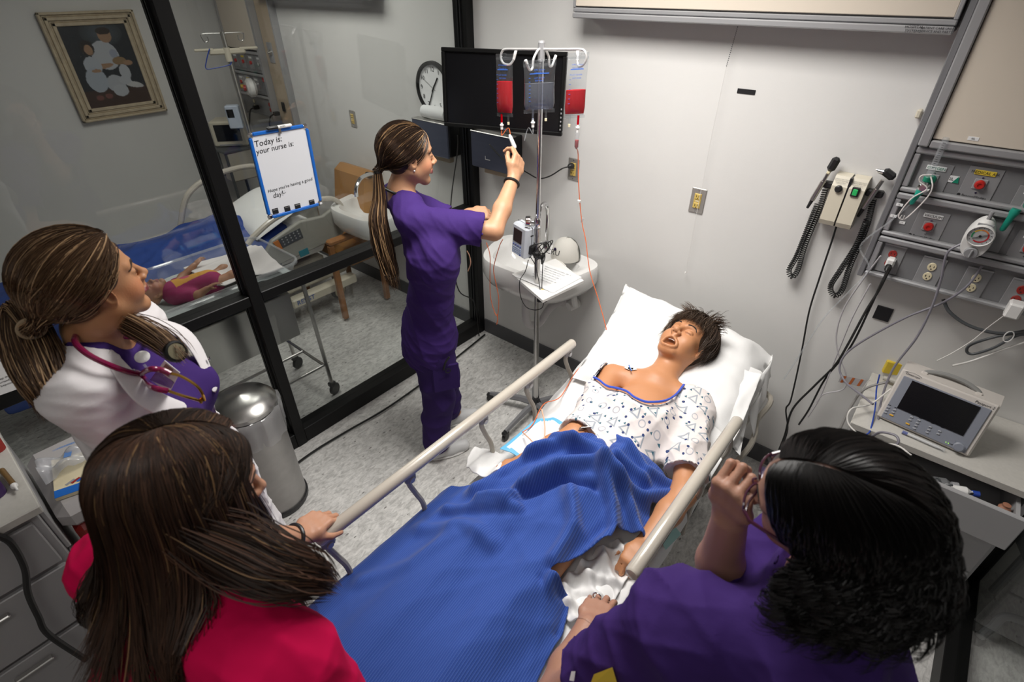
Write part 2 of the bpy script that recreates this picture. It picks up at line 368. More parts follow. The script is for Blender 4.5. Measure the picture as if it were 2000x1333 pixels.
MC = dict(steelblue=mat('brushed_steel_cover', (.10, .11, .155), .38, .25, nz=.06, nscale=6, stretch=(1, 1, 8)))
dispenser(.048, .345, 'steel towel dispenser on wall below the television')
dispenser(-.455, -.14, 'steel towel dispenser beyond the glass under the wall clock')
b = MB().lathe([(.0, -.11), (.035, -.10), (.04, 0), (.035, .10), (0, .11)], (-.30, -.055, 1.483), (1, 0, 0), 14)
b.build('paper_roll', M['paper'], label='crumpled white towel roll lying on the dispenser under the clock', cat='paper roll')
# ================================================= CLOCK
cx, cz, cr = -.335, 1.61, .145
t = thing('wall_clock', 'round black-rimmed wall clock partly hidden behind the television', 'clock', (cx, 0, cz-cr))
MB().lathe([(cr-.004, 0), (cr+.004, .012), (cr+.002, .03), (cr-.014, .036), (cr-.02, .012)], (cx, 0, cz), (0, -1, 0), 40, open_=True).build('rim', M['black'], t)
MB().lathe([(cr-.014, .002), (cr-.014, .02), (0, .02)], (cx, 0, cz), (0, -1, 0), 40).build('dial', mat('dial_white', (.9, .9, .9), .6), t)
b = MB()
for h in range(1, 13):
    a = h*pi/6; textm(b, str(h), (cx+sin(a)*.103, -.0212, cz+cos(a)*.103), .034, (1, 0, 0), (0, 0, 1))
b.build('numerals', M['ink'], t)
for a, L_, w_, nm in ((radians(35), .075, .004, 'hour_hand'), (radians(205), .11, .003, 'minute_hand'), (radians(300), .11, .001, 'second_hand')):
    d = np.array([sin(a), 0, cos(a)]); MB().tube([(cx, -.024, cz)-d*.02, (cx, -.024, cz)+d*L_], w_, 5).build(nm, M['ink'], t)
# ================================================= TELEVISION ON ARM
ctr = CAM+(np.array((.57, -.441, 1.739))-CAM)*1.09; X = np.array((cos(.323), sin(.323), 0)); Nt = np.array((sin(.323), -cos(.323), 0)); Z = np.array((0, 0, 1.))*cos(.07)-Nt*sin(.07); Y = np.cross(Z, X)
R = np.column_stack([X, Y, Z]); TW = .583*1.09; TH = .328*1.09
t = thing('television', 'black flat television screen on a wall arm behind the fluid bags', 'television', ctr-Z*TH/2)
MB().box(ctr+Y*.03, (TW-.03, .04, TH-.03), R=R, bev=.012).build('housing', M['plastb'], t)
b = MB(); fz = .018
for s in (-1, 1):
    b.box(ctr+Z*s*(TH/2-fz/2), (TW, .022, fz), R=R, bev=.003).box(ctr+X*s*(TW/2-fz/2), (fz, .022, TH-2*fz), R=R, bev=.003)
b.build('bezel', M['black'], t)
MB().box(ctr+Y*.004, (TW-2*fz+.002, .006, TH-2*fz+.002), R=R).build('screen', M['screen'], t)
b = MB(); textm(b, 'DELL', ctr-Z*(TH/2-.009)-Y*.0115+X*.03, .013, X, Z); b.build('logo', mat('logo_grey', (.22, .25, .32), .4), t)
for i in range(6): MB().box(ctr-Z*(TH/2-.03-.018*i)-Y*.011+X*(TW/2-.008), (.006, .003, .008), R=R, bev=.001).build('button', M['grey'], t)
a0 = ctr+Y*.05; MB().tube(spl([a0, a0+Y*.08, (.30, -.08, 1.62), (.22, -.002, 1.62)], 6), .018, 8).build('wall_arm', M['plastb'], t)
MB().box((.16, -.02, 1.54), (.28, 0, 1.70), bev=.004).build('wall_plate', M['plastb'], t)
MB().tube(spl([on(884, 262, 'x', -.03)+(.04, 0, 0), on(893, 300, 'x', .012), on(880, 420, 'x', .012), on(893, 560, 'x', .012), (.014, -.12, .3), (.03, -.1, .012)], 8), .004, 6).build('cable', M['cord'], label='black cable hanging down the glass from the television', cat='cable')
# ================================================= SINKS
def sink(x0, x1, yf, z, lab, mirror=False):
    """wall-hung basin with a cut front corner"""
    m = -1 if mirror else 1; xc = (x0+x1)/2; hw = (x1-x0)/2
    t = thing('hand_basin', lab, 'sink', (xc, 0, z-.2)); n = 40
    def outline(k, dz):
        pts = []
        for i in range(n):
            a = 2*pi*i/n; ca, sa = cos(a), sin(a); e = .42
            px = np.sign(ca)*abs(ca)**e*hw; py = np.sign(sa)*abs(sa)**e
            py = (py+1)/2  # 0 at front .. 1 at wall
            px *= (1-.32*(1-py)**2)
            yy = yf*(1-py)
            pts.append((xc+m*px*k, (yy-yf/2)*k+yf/2 if k < 1 else yy, z+dz))
        return np.array(pts)
    G = [outline(1, -.10), outline(1.0, -.05), outline(1.0, -.012), outline(.985, 0), outline(.90, -.002)]
    bowl = []
    for k, dz in ((.78, -.004), (.74, -.03), (.66, -.08), (.45, -.115), (.1, -.12)):
        o = outline(k, dz); o[:, 1] = (o[:, 1]-yf/2)*.86+yf*.56; bowl.append(o)
    under = [outline(.2, -.19), outline(.6, -.19), outline(.9, -.15)]
    L_ = under+G+bowl; V = np.vstack(L_); F = [(i*n+k, i*n+(k+1) % n, (i+1)*n+(k+1) % n, (i+1)*n+k) for i in range(len(L_)-1) for k in range(n)]
    F += [tuple(range(n))[::-1], tuple((len(L_)-1)*n+k for k in range(n))]
    MB().add(V, F).build('basin', M['porc'], t, smooth=60)
    MB().lathe([(.02, 0), (.022, .004), (.012, .005), (0, .002)], (xc, yf*.55, z-.121), n=14).build('drain', M['chrome'], t)
    return t, xc
t, xc = sink(.25, .95, -.425, .85, 'white wall-hung sink with taps and a cap on it beside the pole')
fx, fy, fz_ = .585, -.075, .85
MB().lathe([(.024, 0), (.022, .03), (.014, .04), (.012, .06)], (fx, fy, fz_), n=14).tube(spl([(fx, fy, fz_+.04), (fx, fy, fz_+.22), (fx+.005, fy-.03, fz_+.285), (fx+.02, fy-.09, fz_+.29), (fx+.03, fy-.12, fz_+.24), (fx+.03, fy-.12, fz_+.21)], 8), .011, 10).build('faucet', M['chrome'], t)
for s in (-1, 1):
    MB().lathe([(.02, 0), (.017, .03), (.013, .05)], (fx+s*.11, fy, fz_), n=12).tube(spl([(fx+s*.11, fy, fz_+.05), (fx+s*.12, fy-.04, fz_+.065), (fx+s*.13, fy-.10, fz_+.075)], 5), [.012]*10+[.009], 8).build('tap_handle', M['chrome'], t)
MB().box((.47, -.28, .64), (.60, -.06, .67), bev=.01).tube(spl([(.60, -.28, .68), (.60, -.28, .50), (.61, -.26, .43), (.64, -.20, .42), (.66, -.12, .50), (.68, -.02, .52)], 6), .024, 12).tube([(.68, -.03, .52), (.68, -.001, .52)], .04, 12).build('drain_pipe', mat('pipe_wrap', (.62, .60, .60), .4), t)
MB().tube(spl([(.80, -.10, .68), (.81, -.09, .60), (.80, -.06, .55), (.78, -.02, .53)], 5), .018, 8).lathe([(.03, 0), (.03, .06), (.026, .07), (0, .07)], (.78, -.001, .53), (-.3, -1, -.1), 14).build('supply_valve', M['white'], t)
# white shelf tray bolted to sink corner, papers on it
b = MB().prism([on(1000, 540, 'z', .862), on(1060, 592, 'z', .862), on(1140, 553, 'z', .862), on(1085, 510, 'z', .862)], (0, 0, .014)); b.build('shelf_board', M['white'], label='white board lying on the sink corner under the printed sheet', cat='board')
def sheet(pts, z, lab, name='paper_sheet', lines=7):
    q = [on(*p, 'z', z) for p in pts]; t = thing(name, lab, 'paper', np.mean(q, axis=0))
    G = np.array([[q[0]*(1-u)*(1-v)+q[1]*u*(1-v)+q[2]*u*v+q[3]*(1-u)*v for u in np.linspace(0, 1, 6)] for v in np.linspace(0, 1, 6)]); G[:, :, 2] += .002*np.sin(np.linspace(0, 4, 6))[None, :]
    MB().grid(G).grid(G[:, ::-1]-np.array((0, 0, .0006))).build('page', M['paper'], t)
    b = MB(); r_ = q[1]-q[0]; u_ = q[0]-q[3]
    for i in range(lines):
        f = .15+.1*i; textm(b, 'Patient care notes and orders  000 - 00 / 00'[:38-(i*7) % 15], q[0]-u_*f+r_*.5+np.array((0, 0, .004)), np.linalg.norm(r_)*.042, r_, u_)
    b.build('print', M['gcordd'], t)
sheet([(1058, 512), (1137, 541), (1080, 572), (1005, 540)], .880, 'printed white sheet lying on the sink corner board')
b = MB()
for i, (px, py) in enumerate(((1098, 486), (1106, 492), (1092, 490))):
    q = on(px, py, 'z', .865); b.box(q, (.02, .012, .006), R=rotz(i), bev=.002)
b.build('blue_cap', mat('pale_blue', (.25, .42, .75), .4), label='small pale blue plastic caps left in the sink bowl', cat='cap', origin=on(1100, 490, 'z', .84))
# baseball cap resting on the sink
def cap():
    c0 = np.array((.74, -.105, .86)); t = thing('baseball_cap', 'white cap with dark camouflage panel and lettering on sink ledge', 'cap', c0)
    V = []; n = 20
    for i in range(9):
        a = pi/2*i/8
        for k in range(n):
            p = 2*pi*k/n; r = .085*cos(a)**.8 if i < 8 else .002; V.append(c0+np.array((r*cos(p), r*sin(p)*.95, .115*sin(a))))
    F = [(i*n+k, i*n+(k+1) % n, (i+1)*n+(k+1) % n, (i+1)*n+k) for i in range(8) for k in range(n)]
    mm = mat('cap_cloth', (.62, .60, .55), .85); V = np.array(V)
    cc = np.where((V[:, 1:2] > c0[1]+.02), (.035, .04, .03), (.62, .60, .55)); MB().add(V, F, 0, cc).build('crown', mat('cap_camo', rough=.9, vc=True), t, smooth=80)
    G = np.array([[c0+np.array((-.06+.12*u, -.075-.065*v*(1-(2*u-1)**2*.5), .012-.02*(2*u-1)**2)) for u in np.linspace(0, 1, 9)] for v in np.linspace(0, 1, 5)])
    MB().grid(G).grid(G[:, ::-1]-np.array((0, 0, .004))).build('brim', mm, t)
    b = MB(); textm(b, 'CRU', c0+np.array((-.03, -.083, .05)), .042, (1, .15, 0), (0, .35, 1)); b.build('lettering', M['ink'], t)
cap()
sink(-1.15, -.46, -.49, .84, 'white wall-hung sink beyond the glass left of the standing nurse', True)
# ================================================= HEADWALL SERVICE CONSOLE
XL = 2.118; XR = 2.86; YC = -.085
t = thing('headwall_frame', 'tall aluminium headwall frame with beige upper panel at right', 'wall unit', (2.48, 0, 1.19))
MB().box((2.098, -.10, 1.195), (2.118, -.001, 2.74), bev=.003).build('side_rail', M['alud'], t)
MB().box((2.118, -.115, 1.69), (2.148, -.001, 2.74), bev=.004).build('stile', M['alu'], t)
MB().box((2.150, -.10, 1.715), (XR-.005, -.001, 2.74), bev=.002).build('upper_panel', M['beige'], t)
MB().box((2.150, -.112, 1.688), (XR-.005, -.001, 1.712), bev=.004).build('cross_rail', M['alu'], t)
console = thing('service_console', 'grey three-tier medical gas and power console beside the patient bed', 'console', (2.48, 0, 1.19))
rows = [(1.533, 1.685), (1.370, 1.528), (1.205, 1.365)]
for i, (z0, z1) in enumerate(rows):
    MB().box((XL+.002, YC+.012, z0), (XR-.005, -.001, z1), bev=.002).build('tier', M['console'], console)
    for (a, c_) in ((z1-.022, z1), (z0, z0+.016)): MB().box((XL, YC-.012, a), (XR-.005, YC+.012, c_), bev=.005).build('tier_rail', M['alu'], console)
    MB().box((XL, YC-.008, z0+.017), (XL+.02, YC+.012, z1-.023), bev=.003).build('end_rail', M['alu'], console)
YF = YC+.012
def gas(x, z, name, lab, col, labm, tcol=M['ink']):
    MB().box((x-.045, YF-.003, z-.055), (x+.045, YF, z+.05), bev=.001).build('station_plate', M['consolel'], console)
    MB().box((x-.028, YF-.006, z+.026), (x+.028, YF-.003, z+.041), bev=.001).build('gas_label', labm, console)
    b = MB(); textm(b, name, (x, YF-.0065, z+.0335), .0125, (1, 0, 0), (0, 0, 1)); b.build('label_text', tcol, console)
    MB().box((x-.018, YF-.007, z-.02), (x+.018, YF-.003, z+.014), bev=.002).build('valve_cover', M['grey'], console)
    MB().lathe([(.0145, 0), (.0145, .008), (.011, .013), (.006, .013), (.006, .010), (0, .010)], (x, YF-.007, z-.003), (0, -1, 0), 18).build('valve_button', col, console)
    for dz in (-.031, .018): MB().lathe([(.0035, 0), (.003, .002), (0, .002)], (x, YF-.003, z+dz), (0, -1, 0), 8).build('screw', M['chrome'], console)
    b = MB(); textm(b, 'BeaconMedæs', (x, YF-.0035, z-.045), .0115, (1, 0, 0), (0, 0, 1)); b.lathe([(.005, 0), (.005, .0006), (0, .0006)], (x-.041, YF-.003, z-.045), (0, -1, 0), 12); b.build('maker_mark', M['ink'], console)
gx = lambda px, py: on(px, py, 'y', YF)
q = gx(1915, 358); gas(q[0], q[2], 'MEDICAL AIR', '', M['red'], M['yellowlab'])
q = gx(1822, 345); gas(q[0], q[2]-.005, 'OXYGEN', '', M['green'], M['paper'], M['green'])
q = gx(1815, 440); gas(q[0], q[2], 'VACUUM', '', M['red'], M['paper'])
q = gx(1996, 395); gas(q[0]+.02, q[2], 'OXYGEN', '', M['green'], M['paper'], M['green'])
q = gx(1995, 480); gas(q[0]+.02, q[2], 'VACUUM', '', M['red'], M['paper'])
q = gx(1935, 455); MB().box((q[0]-.045, YF-.003, q[2]-.06), (q[0]+.045, YF, q[2]+.05), bev=.001).build('station_plate', M['consolel'], console)
for (px, py, c1) in ((1740, 505, M['redd']), (1816, 530, M['ivory']), (1902, 552, M['ivory']), (1990, 575, M['redd'])):
    q = gx(px, py); MB().box((q[0]-.036, YF-.004, q[2]-.058), (q[0]+.036, YF, q[2]+.052), bev=.002).build('socket_plate', M['consolel'], console)
    MB().box((q[0]-.036, YF-.006, q[2]+.049), (q[0]+.036, YF-.003, q[2]+.055), bev=.001).build('plate_edge', M['alu'], console)
    for dz in (-.019, .019): receptacle(None, q[0], q[2]+dz, c1, console, True, YF-.004, .95)
# notes stuck on the console
def note(px, py, w_, h, s, lab, tri=None, y=None):
    q = on(px, py, 'y', YF-.001 if y is None else y); tt = thing('sticky_label', lab, 'label', q-np.array((0, 0, h/2)))
    MB().box((q[0]-w_/2, q[1]-.0012, q[2]-h/2), (q[0]+w_/2, q[1], q[2]+h/2)).build('slip', M['paper'], tt, smooth=0)
    b = MB(); textm(b, s, q-np.array((0.004 if tri else 0, .0016, 0)), h*.6, (1, 0, 0), (0, 0, 1)); b.build('writing', M['ink'], tt)
    if tri: MB().prism([q+np.array((w_/2-.014, -.0014, -h/2)), q+np.array((w_/2+.004, -.0014, -h/2)), q+np.array((w_/2-.002, -.0014, h/2))], (0, -.0006, 0)).build('green_corner', M['green'], tt)
note(1861, 350, .030, .022, '2L', 'white square note reading 2L with a green corner on console', True)
note(1757, 400, .020, .010, '8L', 'small white label highest on the console side below oxygen tier', y=YC-.013)
note(1745, 422, .020, .010, '2L', 'small white label on console side, second below oxygen tier', y=YC-.013)
note(1762, 435, .018, .010, '4', 'small white label right of the other two on vacuum tier')
note(1901, 271, .028, .011, '80L', 'tiny printed label on the beige upper panel', y=-.1)
# oxygen flowmeter
q = gx(1812, 352); fxm = q[0]; fzm = q[2]-.012
t = thing('oxygen_flowmeter', 'clear tube oxygen flowmeter with green fitting on console', 'flowmeter', (fxm, YF-.045, fzm-.04))
MB().cyl((fxm, YF, fzm), (fxm, YF-.045, fzm), .012, n=12).lathe([(.018, 0), (.018, .012), (.012, .018), (0, .018)], (fxm, YF-.045, fzm), (0, -1, 0), 16).build('valve_body', M['chrome'], t)
MB().lathe([(.011, .02), (.013, .03), (.011, .05), (.0095, .06), (.0095, .155), (.008, .16), (0, .16)], (fxm, YF-.04, fzm), n=16).build('sight_tube', M['clear'], t)
b = MB(); 
for i in range(13): b.box((fxm-.004, YF-.0502, fzm+.066+i*.0065), (fxm+.002+.003*(i % 3 == 0), YF-.0497, fzm+.067+i*.0065))
b.build('scale_marks', M['ink'], t, smooth=0)
MB().lathe([(.0135, .018), (.0135, .032), (.012, .034)], (fxm, YF-.04, fzm), n=16).build('green_collar', M['green'], t)
MB().lathe([(.010, 0), (.012, -.01), (.009, -.02), (.007, -.05), (.0045, -.055)], (fxm-.005, YF-.05, fzm-.008), (.18, .1, 1), 12).build('hose_barb', mat('teal_fitting', (.01, .30, .22), .4), t)
b = MB().tube(spl([(fxm-.018, YF-.06, fzm-.062), (fxm-.05, YF-.055, fzm-.13), (fxm-.11, YF-.04, fzm-.25), (2.13, -.11, fzm-.33), (2.10, -.11, 1.13), (2.05, -.10, .98), (2.02, -.10, .80), (1.99, -.11, .62)], 8), .0035, 6)
b.build('oxygen_tubing', M['clear'], label='clear oxygen tubing running down from the flowmeter', cat='tubing')
b = MB().tube(spl([(fxm+.005, YF-.06, fzm+.04), (fxm+.022, YF-.07, fzm+.01), (fxm+.02, YF-.065, fzm-.03), (fxm-.006, YF-.065, fzm-.10), (fxm-.022, YF-.065, fzm-.115), (fxm-.035, YF-.065, fzm-.10), (fxm-.02, YF-.065, fzm-.04), (fxm+.01, YF-.065, fzm+.0), (fxm-.018, YF-.068, fzm+.02), (fxm-.02, YF-.07, fzm+.04), (fxm+.005, YF-.06, fzm+.045)], 6), .0022, 6)
for s in (-1, 1): b.tube([(fxm-.022+s*.005, YF-.066, fzm-.114), (fxm-.022+s*.004, YF-.070, fzm-.100)], .0018, 5)
b.build('nasal_cannula', M['ptube'].copy() if False else mat('cannula_white', (.72, .68, .66), .3), label='looped nasal cannula hanging on the oxygen flowmeter', cat='cannula')
# second oxygen fitting at the frame edge
q = gx(1996, 405); MB().lathe([(.012, 0), (.014, -.012), (.010, -.025), (.008, -.07), (.005, -.075)], (q[0]-.012, YF-.03, q[2]), (.1, .05, 1), 12).build('hose_fitting', mat('teal_fitting_b', (.01, .28, .2), .4), label='teal hose fitting at the right end of console', cat='fitting')
# vacuum regulator
g0 = on(1912, 465, 'y', -.145); up_v = np.array((0.0, -.12, 1.)); up_v /= np.linalg.norm(up_v); nrm = np.array((0, -1, -.12)); nrm /= np.linalg.norm(nrm)
t = thing('suction_regulator', 'white oval suction regulator with round coloured gauge on console', 'gauge', g0-np.array((0, 0, .08)))
b = MB(); n = 28; Ls = []
for k, d in ((1, -.05), (1.02, -.03), (1.02, -.006), (.95, .004)):
    Ls.append([g0+np.array((1, 0, 0))*cos(a)*.038*k*(1-.08*sin(a))+up_v*(sin(a)*.068*k-.01)+nrm*d for a in np.arange(n)*2*pi/n])
b.add(np.vstack(Ls), [(i*n+k, i*n+(k+1) % n, (i+1)*n+(k+1) % n, (i+1)*n+k) for i in range(3) for k in range(n)]+[tuple(3*n+k for k in range(n)), tuple(range(n))[::-1]]).build('housing', M['white'], t, smooth=60)
gc = g0+up_v*.012+nrm*.004
MB().lathe([(.037, 0), (.037, .010), (.034, .012), (.033, .006)], gc, nrm, 32, open_=True).build('gauge_rim', M['white'], t)
b = MB().lathe([(.033, .0075), (0, .0075)], gc, nrm, 32); b.build('dial', M['paper'], t)
r_ = np.array((1, 0, 0)); arcm = [(.62, 1.0, (.02, .25, .10)), (.30, .62, (.75, .5, .03)), (-.25, .30, (.55, .05, .03)), (-.9, -.25, (.55, .02, .03))]
def arc(a0, a1, r0, r1, col, nm):
    n = 10; A = np.linspace(a0, a1, n); V = [gc+nrm*.0082+(r_*cos(a)+up_v*sin(a))*r for a in A for r in (r0, r1)]
    MB().add(V, [(2*i, 2*i+1, 2*i+3, 2*i+2) for i in range(n-1)]).build(nm, mat(nm+'_c', col, .5), t)
arc(radians(150), radians(205), .019, .023, (.02, .25, .10), 'green_arc'); arc(radians(100), radians(150), .019, .023, (.75, .45, .03), 'yellow_arc')
arc(radians(40), radians(100), .019, .023, (.70, .20, .03), 'orange_arc'); arc(radians(-125), radians(40), .019, .023, (.55, .02, .03), 'red_arc')
b = MB()
for i in range(12):
    a = radians(215-i*25); b.box(gc+nrm*.0085+(r_*cos(a)+up_v*sin(a))*.028, (.0035, .0012, .0008), R=np.column_stack([r_*cos(a)+up_v*sin(a), np.cross(nrm, r_*cos(a)+up_v*sin(a)), nrm]))
b.tube([gc+nrm*.0095-(r_*.75+up_v*.45)*.024, gc+nrm*.0095+(r_*.75+up_v*.45)*.024], .0012, 5).lathe([(.004, .008), (.004, .011), (0, .011)], gc, nrm, 10)
b.build('needle_and_ticks', M['ink'], t)
MB().lathe([(.019, .002), (.019, .012), (.017, .014), (0, .014)], g0-up_v*.052, nrm, 20).box(g0-up_v*.052+nrm*.017, (.006, .028, .006), R=np.column_stack([r_, up_v, nrm]), bev=.002).build('control_knob', M['grey'], t)
MB().box(g0+up_v*.046+nrm*.004, (.042, .012, .003), R=np.column_stack([r_, up_v, nrm]), bev=.001).build('mode_label', M['grey'], t)
MB().lathe([(.006, 0), (.006, .03), (.0, .032)], g0+up_v*.055-nrm*.02, up_v, 10).cyl(g0-nrm*.04, (g0[0], YF, g0[2]+.02), .014, n=12).build('connector', M['grey'], t)
# ---- cords from console
def cordp(pts, r, m, name, lab, cat='cord', n=8, sides=7):
    return MB().tube(spl([on(px, py, 'y', y) for px, py, y in pts], n), r, sides).build(name, m, label=lab, cat=cat)
cordp([(1880, 475, -.13), (1850, 495, -.14), (1838, 545, -.14), (1820, 600, -.15), (1790, 660, -.17), (1745, 720, -.20), (1722, 780, -.25), (1712, 840, -.36), (1700, 880, -.44)], .0042, M['gcord'], 'suction_hose', 'grey suction hose from the gauge down across the wall to the drawer')
cordp([(1918, 520, -.10), (1888, 560, -.12), (1840, 592, -.12), (1760, 625, -.13), (1665, 680, -.14), (1640, 715, -.16), (1650, 745, -.2), (1680, 770, -.3), (1705, 790, -.36)], .0042, M['gcord'], 'suction_hose', 'grey suction hose arcing left from the gauge below the console')
q = gx(1740, 512)
MB().box(q+np.array((0, -.02, .006)), (.028, .034, .036), R=np.eye(3), bev=.006).lathe([(.010, 0), (.009, .02), (.004, .03)], q+np.array((0, -.037, -.002)), (0, -1, -.5), 10, mi=1).build('plug', [M['white'], M['cord']], label='white and black plug in the leftmost console socket', cat='plug')
cordp([(1740, 522, -.15), (1728, 545, -.14), (1715, 570, -.12), (1690, 610, -.10), (1655, 675, -.09), (1630, 715, -.08), (1590, 755, -.08), (1548, 800, -.08), (1533, 850, -.10), (1520, 885, -.11), (1519, 905, -.12)], .0048, M['cord'], 'power_cord', 'thick black power cord from the leftmost console socket down the wall')
cordp([(1736, 524, -.15), (1718, 560, -.13), (1700, 600, -.10), (1660, 680, -.08), (1612, 740, -.07), (1580, 800, -.07), (1560, 830, -.08)], .0042, M['cord'], 'power_cord', 'thinner black cord alongside the thick one below the console')
cordp([(1634, 440, -.03), (1625, 470, -.03), (1600, 545, -.03), (1580, 610, -.03), (1565, 690, -.03), (1545, 780, -.04), (1535, 800, -.05), (1538, 840, -.05), (1525, 880, -.06), (1518, 900, -.07)], .0038, M['cord'], 'power_cord', 'long black cord falling from the beige diagnostic unit')
cordp([(1720, 500, -.12), (1690, 540, -.10), (1650, 600, -.09), (1634, 650, -.08), (1637, 690, -.08), (1652, 730, -.08), (1648, 760, -.08), (1610, 770, -.08), (1595, 785, -.08)], .003, mat('pale_tube', (.5, .48, .50), .3), 'clear_tubing', 'pale thin tube curling on the wall beside black cords', 'tubing')
cordp([(1700, 555, -.10), (1665, 620, -.09), (1640, 680, -.08), (1620, 730, -.08), (1600, 780, -.08), (1578, 815, -.08)], .003, mat('pale_tube_b', (.5, .48, .50), .3), 'clear_tubing', 'pale thin tube hanging straighter across the black cords', 'tubing')
cordp([(1842, 585, -.06), (1855, 610, -.07), (1890, 635, -.08), (1940, 650, -.08), (1985, 650, -.08), (2030, 640, -.08)], .006, M['gcordd'], 'cable', 'dark grey cable sagging under the service console', 'cable')
cordp([(2030, 650, -.08), (1960, 655, -.08), (1900, 672, -.09), (1888, 685, -.09), (1900, 692, -.09), (1940, 680, -.09), (1990, 655, -.08), (2030, 660, -.08)], .005, M['gcordd'], 'cable', 'coiled dark grey cable tied under the console', 'cable')
q = on(1970, 658, 'y', -.09); MB().tube([q+np.array((.012*cos(a), 0, .022*sin(a))) for a in np.linspace(0, 2*pi, 13)[:-1]], .002, 5, closed=True).build('cable_tie', M['white'], label='white tie around the coiled grey cable', cat='tie')
cordp([(2030, 660, -.07), (1960, 683, -.08), (1900, 705, -.10), (1860, 715, -.13)], .004, M['wcord'], 'cable', 'pale grey cable running into the back of the monitor', 'cable')
q = gx(1985, 592); MB().box(q+np.array((0, -.03, -.012)), (.042, .05, .055), R=np.eye(3), bev=.006).build('power_adapter', M['white'], label='white power adapter in the red socket at the frame edge', cat='adapter')
cordp([(1968, 612, -.12), (1930, 640, -.10), (1900, 665, -.10), (1860, 690, -.12), (1830, 705, -.15)], .002, M['wcord'], 'white_cord', 'thin white cord from the power adapter to the monitor')
# ================================================= DIAGNOSTIC WALL UNIT
o0 = np.array((1.955, 0, 1.43)); t = thing('diagnostic_wall_unit', 'beige wall unit with two coiled-cord examination handles', 'wall unit', (1.955, 0, 1.36))
for s, (xa, xb) in ((0, (1.905, 1.958)), (1, (1.964, 2.017))):
    prof = [(-.001, 1.345), (-.065, 1.35), (-.075, 1.37), (-.062, 1.50), (-.04, 1.535), (-.001, 1.54)]
    MB().prism([(xa, y, z) for y, z in prof], (xb-xa, 0, 0)).build('housing', M['cream'], t, smooth=25)
MB().box((1.957, -.06, 1.35), (1.965, -.001, 1.535)).build('centre_strip', M['plastb'], t)
MB().box((1.865, -.03, 1.475), (1.905, -.001, 1.50), bev=.005).box((2.017, -.03, 1.475), (2.075, -.001, 1.50), bev=.005).build('handle_rest', M['plastb'], t)
MB().lathe([(.013, 0), (.013, .012), (.008, .016), (0, .016)], (1.932, -.060, 1.492), (0, -1, .1), 16).build('dimmer_knob', M['plastb'], t)
MB().box((1.976, -.072, 1.475), (2.002, -.060, 1.51), bev=.002).build('switch_frame', M['plastb'], t)
MB().box((1.981, -.076, 1.481), (1.997, -.070, 1.504), bev=.002).build('power_switch', M['greenlit'], t)
b = MB()
for xx in (1.932, 1.990):
    for i in range(3): textm(b, 'WARNING READ MANUAL'[:19-i*3], (xx, -.052-.004*i, 1.525-.006*i), .0045, (1, 0, 0), (0, .5, 1))
b.box((1.914, -.0745, 1.369), (1.940, -.0735, 1.372), mi=1); b.build('print', [M['ink'], M['yellowlab']], t)
def coil(P, R0, turns, r):
    P = spl(P, 12); L_ = np.concatenate([[0], np.cumsum(np.linalg.norm(np.diff(P, axis=0), axis=1))]); N = turns*10; s = np.linspace(0, L_[-1], N)
    Q = np.column_stack([np.interp(s, L_, P[:, k]) for k in range(3)]); T = np.gradient(Q, axis=0); T /= np.linalg.norm(T, axis=1)[:, None]
    B = np.array((0, -1., 0)); A = np.cross(T, B); A /= np.linalg.norm(A, axis=1)[:, None]; B = np.cross(T, A); th = s/L_[-1]*turns*2*pi
    return Q+R0*(A*np.cos(th)[:, None]+B*np.sin(th)[:, None]), P
def handle(xh, zt, lab, kind, loop):
    hh = thing('examination_handle', lab, 'examination tool', (xh, -.035, zt-.12))
    top = np.array((xh, -.04, zt)); dn = np.array((-.22, 0, -1.)); dn /= np.linalg.norm(dn)
    MB().cyl(top, top+dn*.035, .007, n=10).cyl(top+dn*.035, top+dn*.115, .0095, n=12).build('grip', M['steel'], hh)
    MB().cyl(top+dn*.115, top+dn*.150, .0075, .005, n=10).build('cord_sleeve', M['plastb'], hh)
    if kind == 0:
        MB().box(top-dn*.035, (.03, .022, .055), R=frame((0, 1, 0), -dn), bev=.009).build('head', M['plastb'], hh)
        MB().box(top-dn*.002, (.012, .024, .01), R=frame((0, 1, 0), -dn), bev=.003).build('dial', M['ivory'], hh)
    else:
        MB().box(top-dn*.02+np.array((.008, 0, .004)), (.046, .026, .028), R=frame((0, 1, 0), -dn+np.array((.3, 0, 0))), bev=.008).build('head', M['plastb'], hh)
        MB().lathe([(.011, 0), (.008, .014), (.004, .024), (.0035, .026)], top-dn*.024+np.array((-.012, 0, .004)), (-1, 0, .15), 14).build('speculum', M['chrome'], hh)
    C_, P_ = coil(loop, .0095, 84 if kind == 0 else 98, .003)
    MB().tube(C_, .0023, 5, caps=False).build('coiled_cord', M['cord'], hh)
q = on(1615, 355, 'y', -.04); r_end = on(1606, 385, 'y', -.05)
P1 = [on(*p) for p in ((1596, 400, 'y', -.045), (1578, 445, 'y', -.04), (1556, 500, 'y', -.035), (1541, 528, 'y', -.035), (1548, 541, 'y', -.035), (1559, 525, 'y', -.03), (1572, 480, 'y', -.025), (1600, 410, 'y', -.02), (1612, 370, 'y', -.02))]
handle(on(1618, 338, 'y', -.04)[0], on(1618, 338, 'y', -.04)[2], 'black-headed scope handle on the left of the beige wall unit', 0, P1)
P2 = [on(*p) for p in ((1693, 430, 'y', -.045), (1672, 480, 'y', -.04), (1640, 530, 'y', -.035), (1622, 560, 'y', -.035), (1630, 578, 'y', -.035), (1645, 565, 'y', -.03), (1660, 520, 'y', -.025), (1690, 450, 'y', -.02), (1706, 390, 'y', -.02))]
handle(on(1724, 352, 'y', -.04)[0], on(1724, 352, 'y', -.04)[2], 'silver-coned scope handle on the right of the beige wall unit', 1, P2)
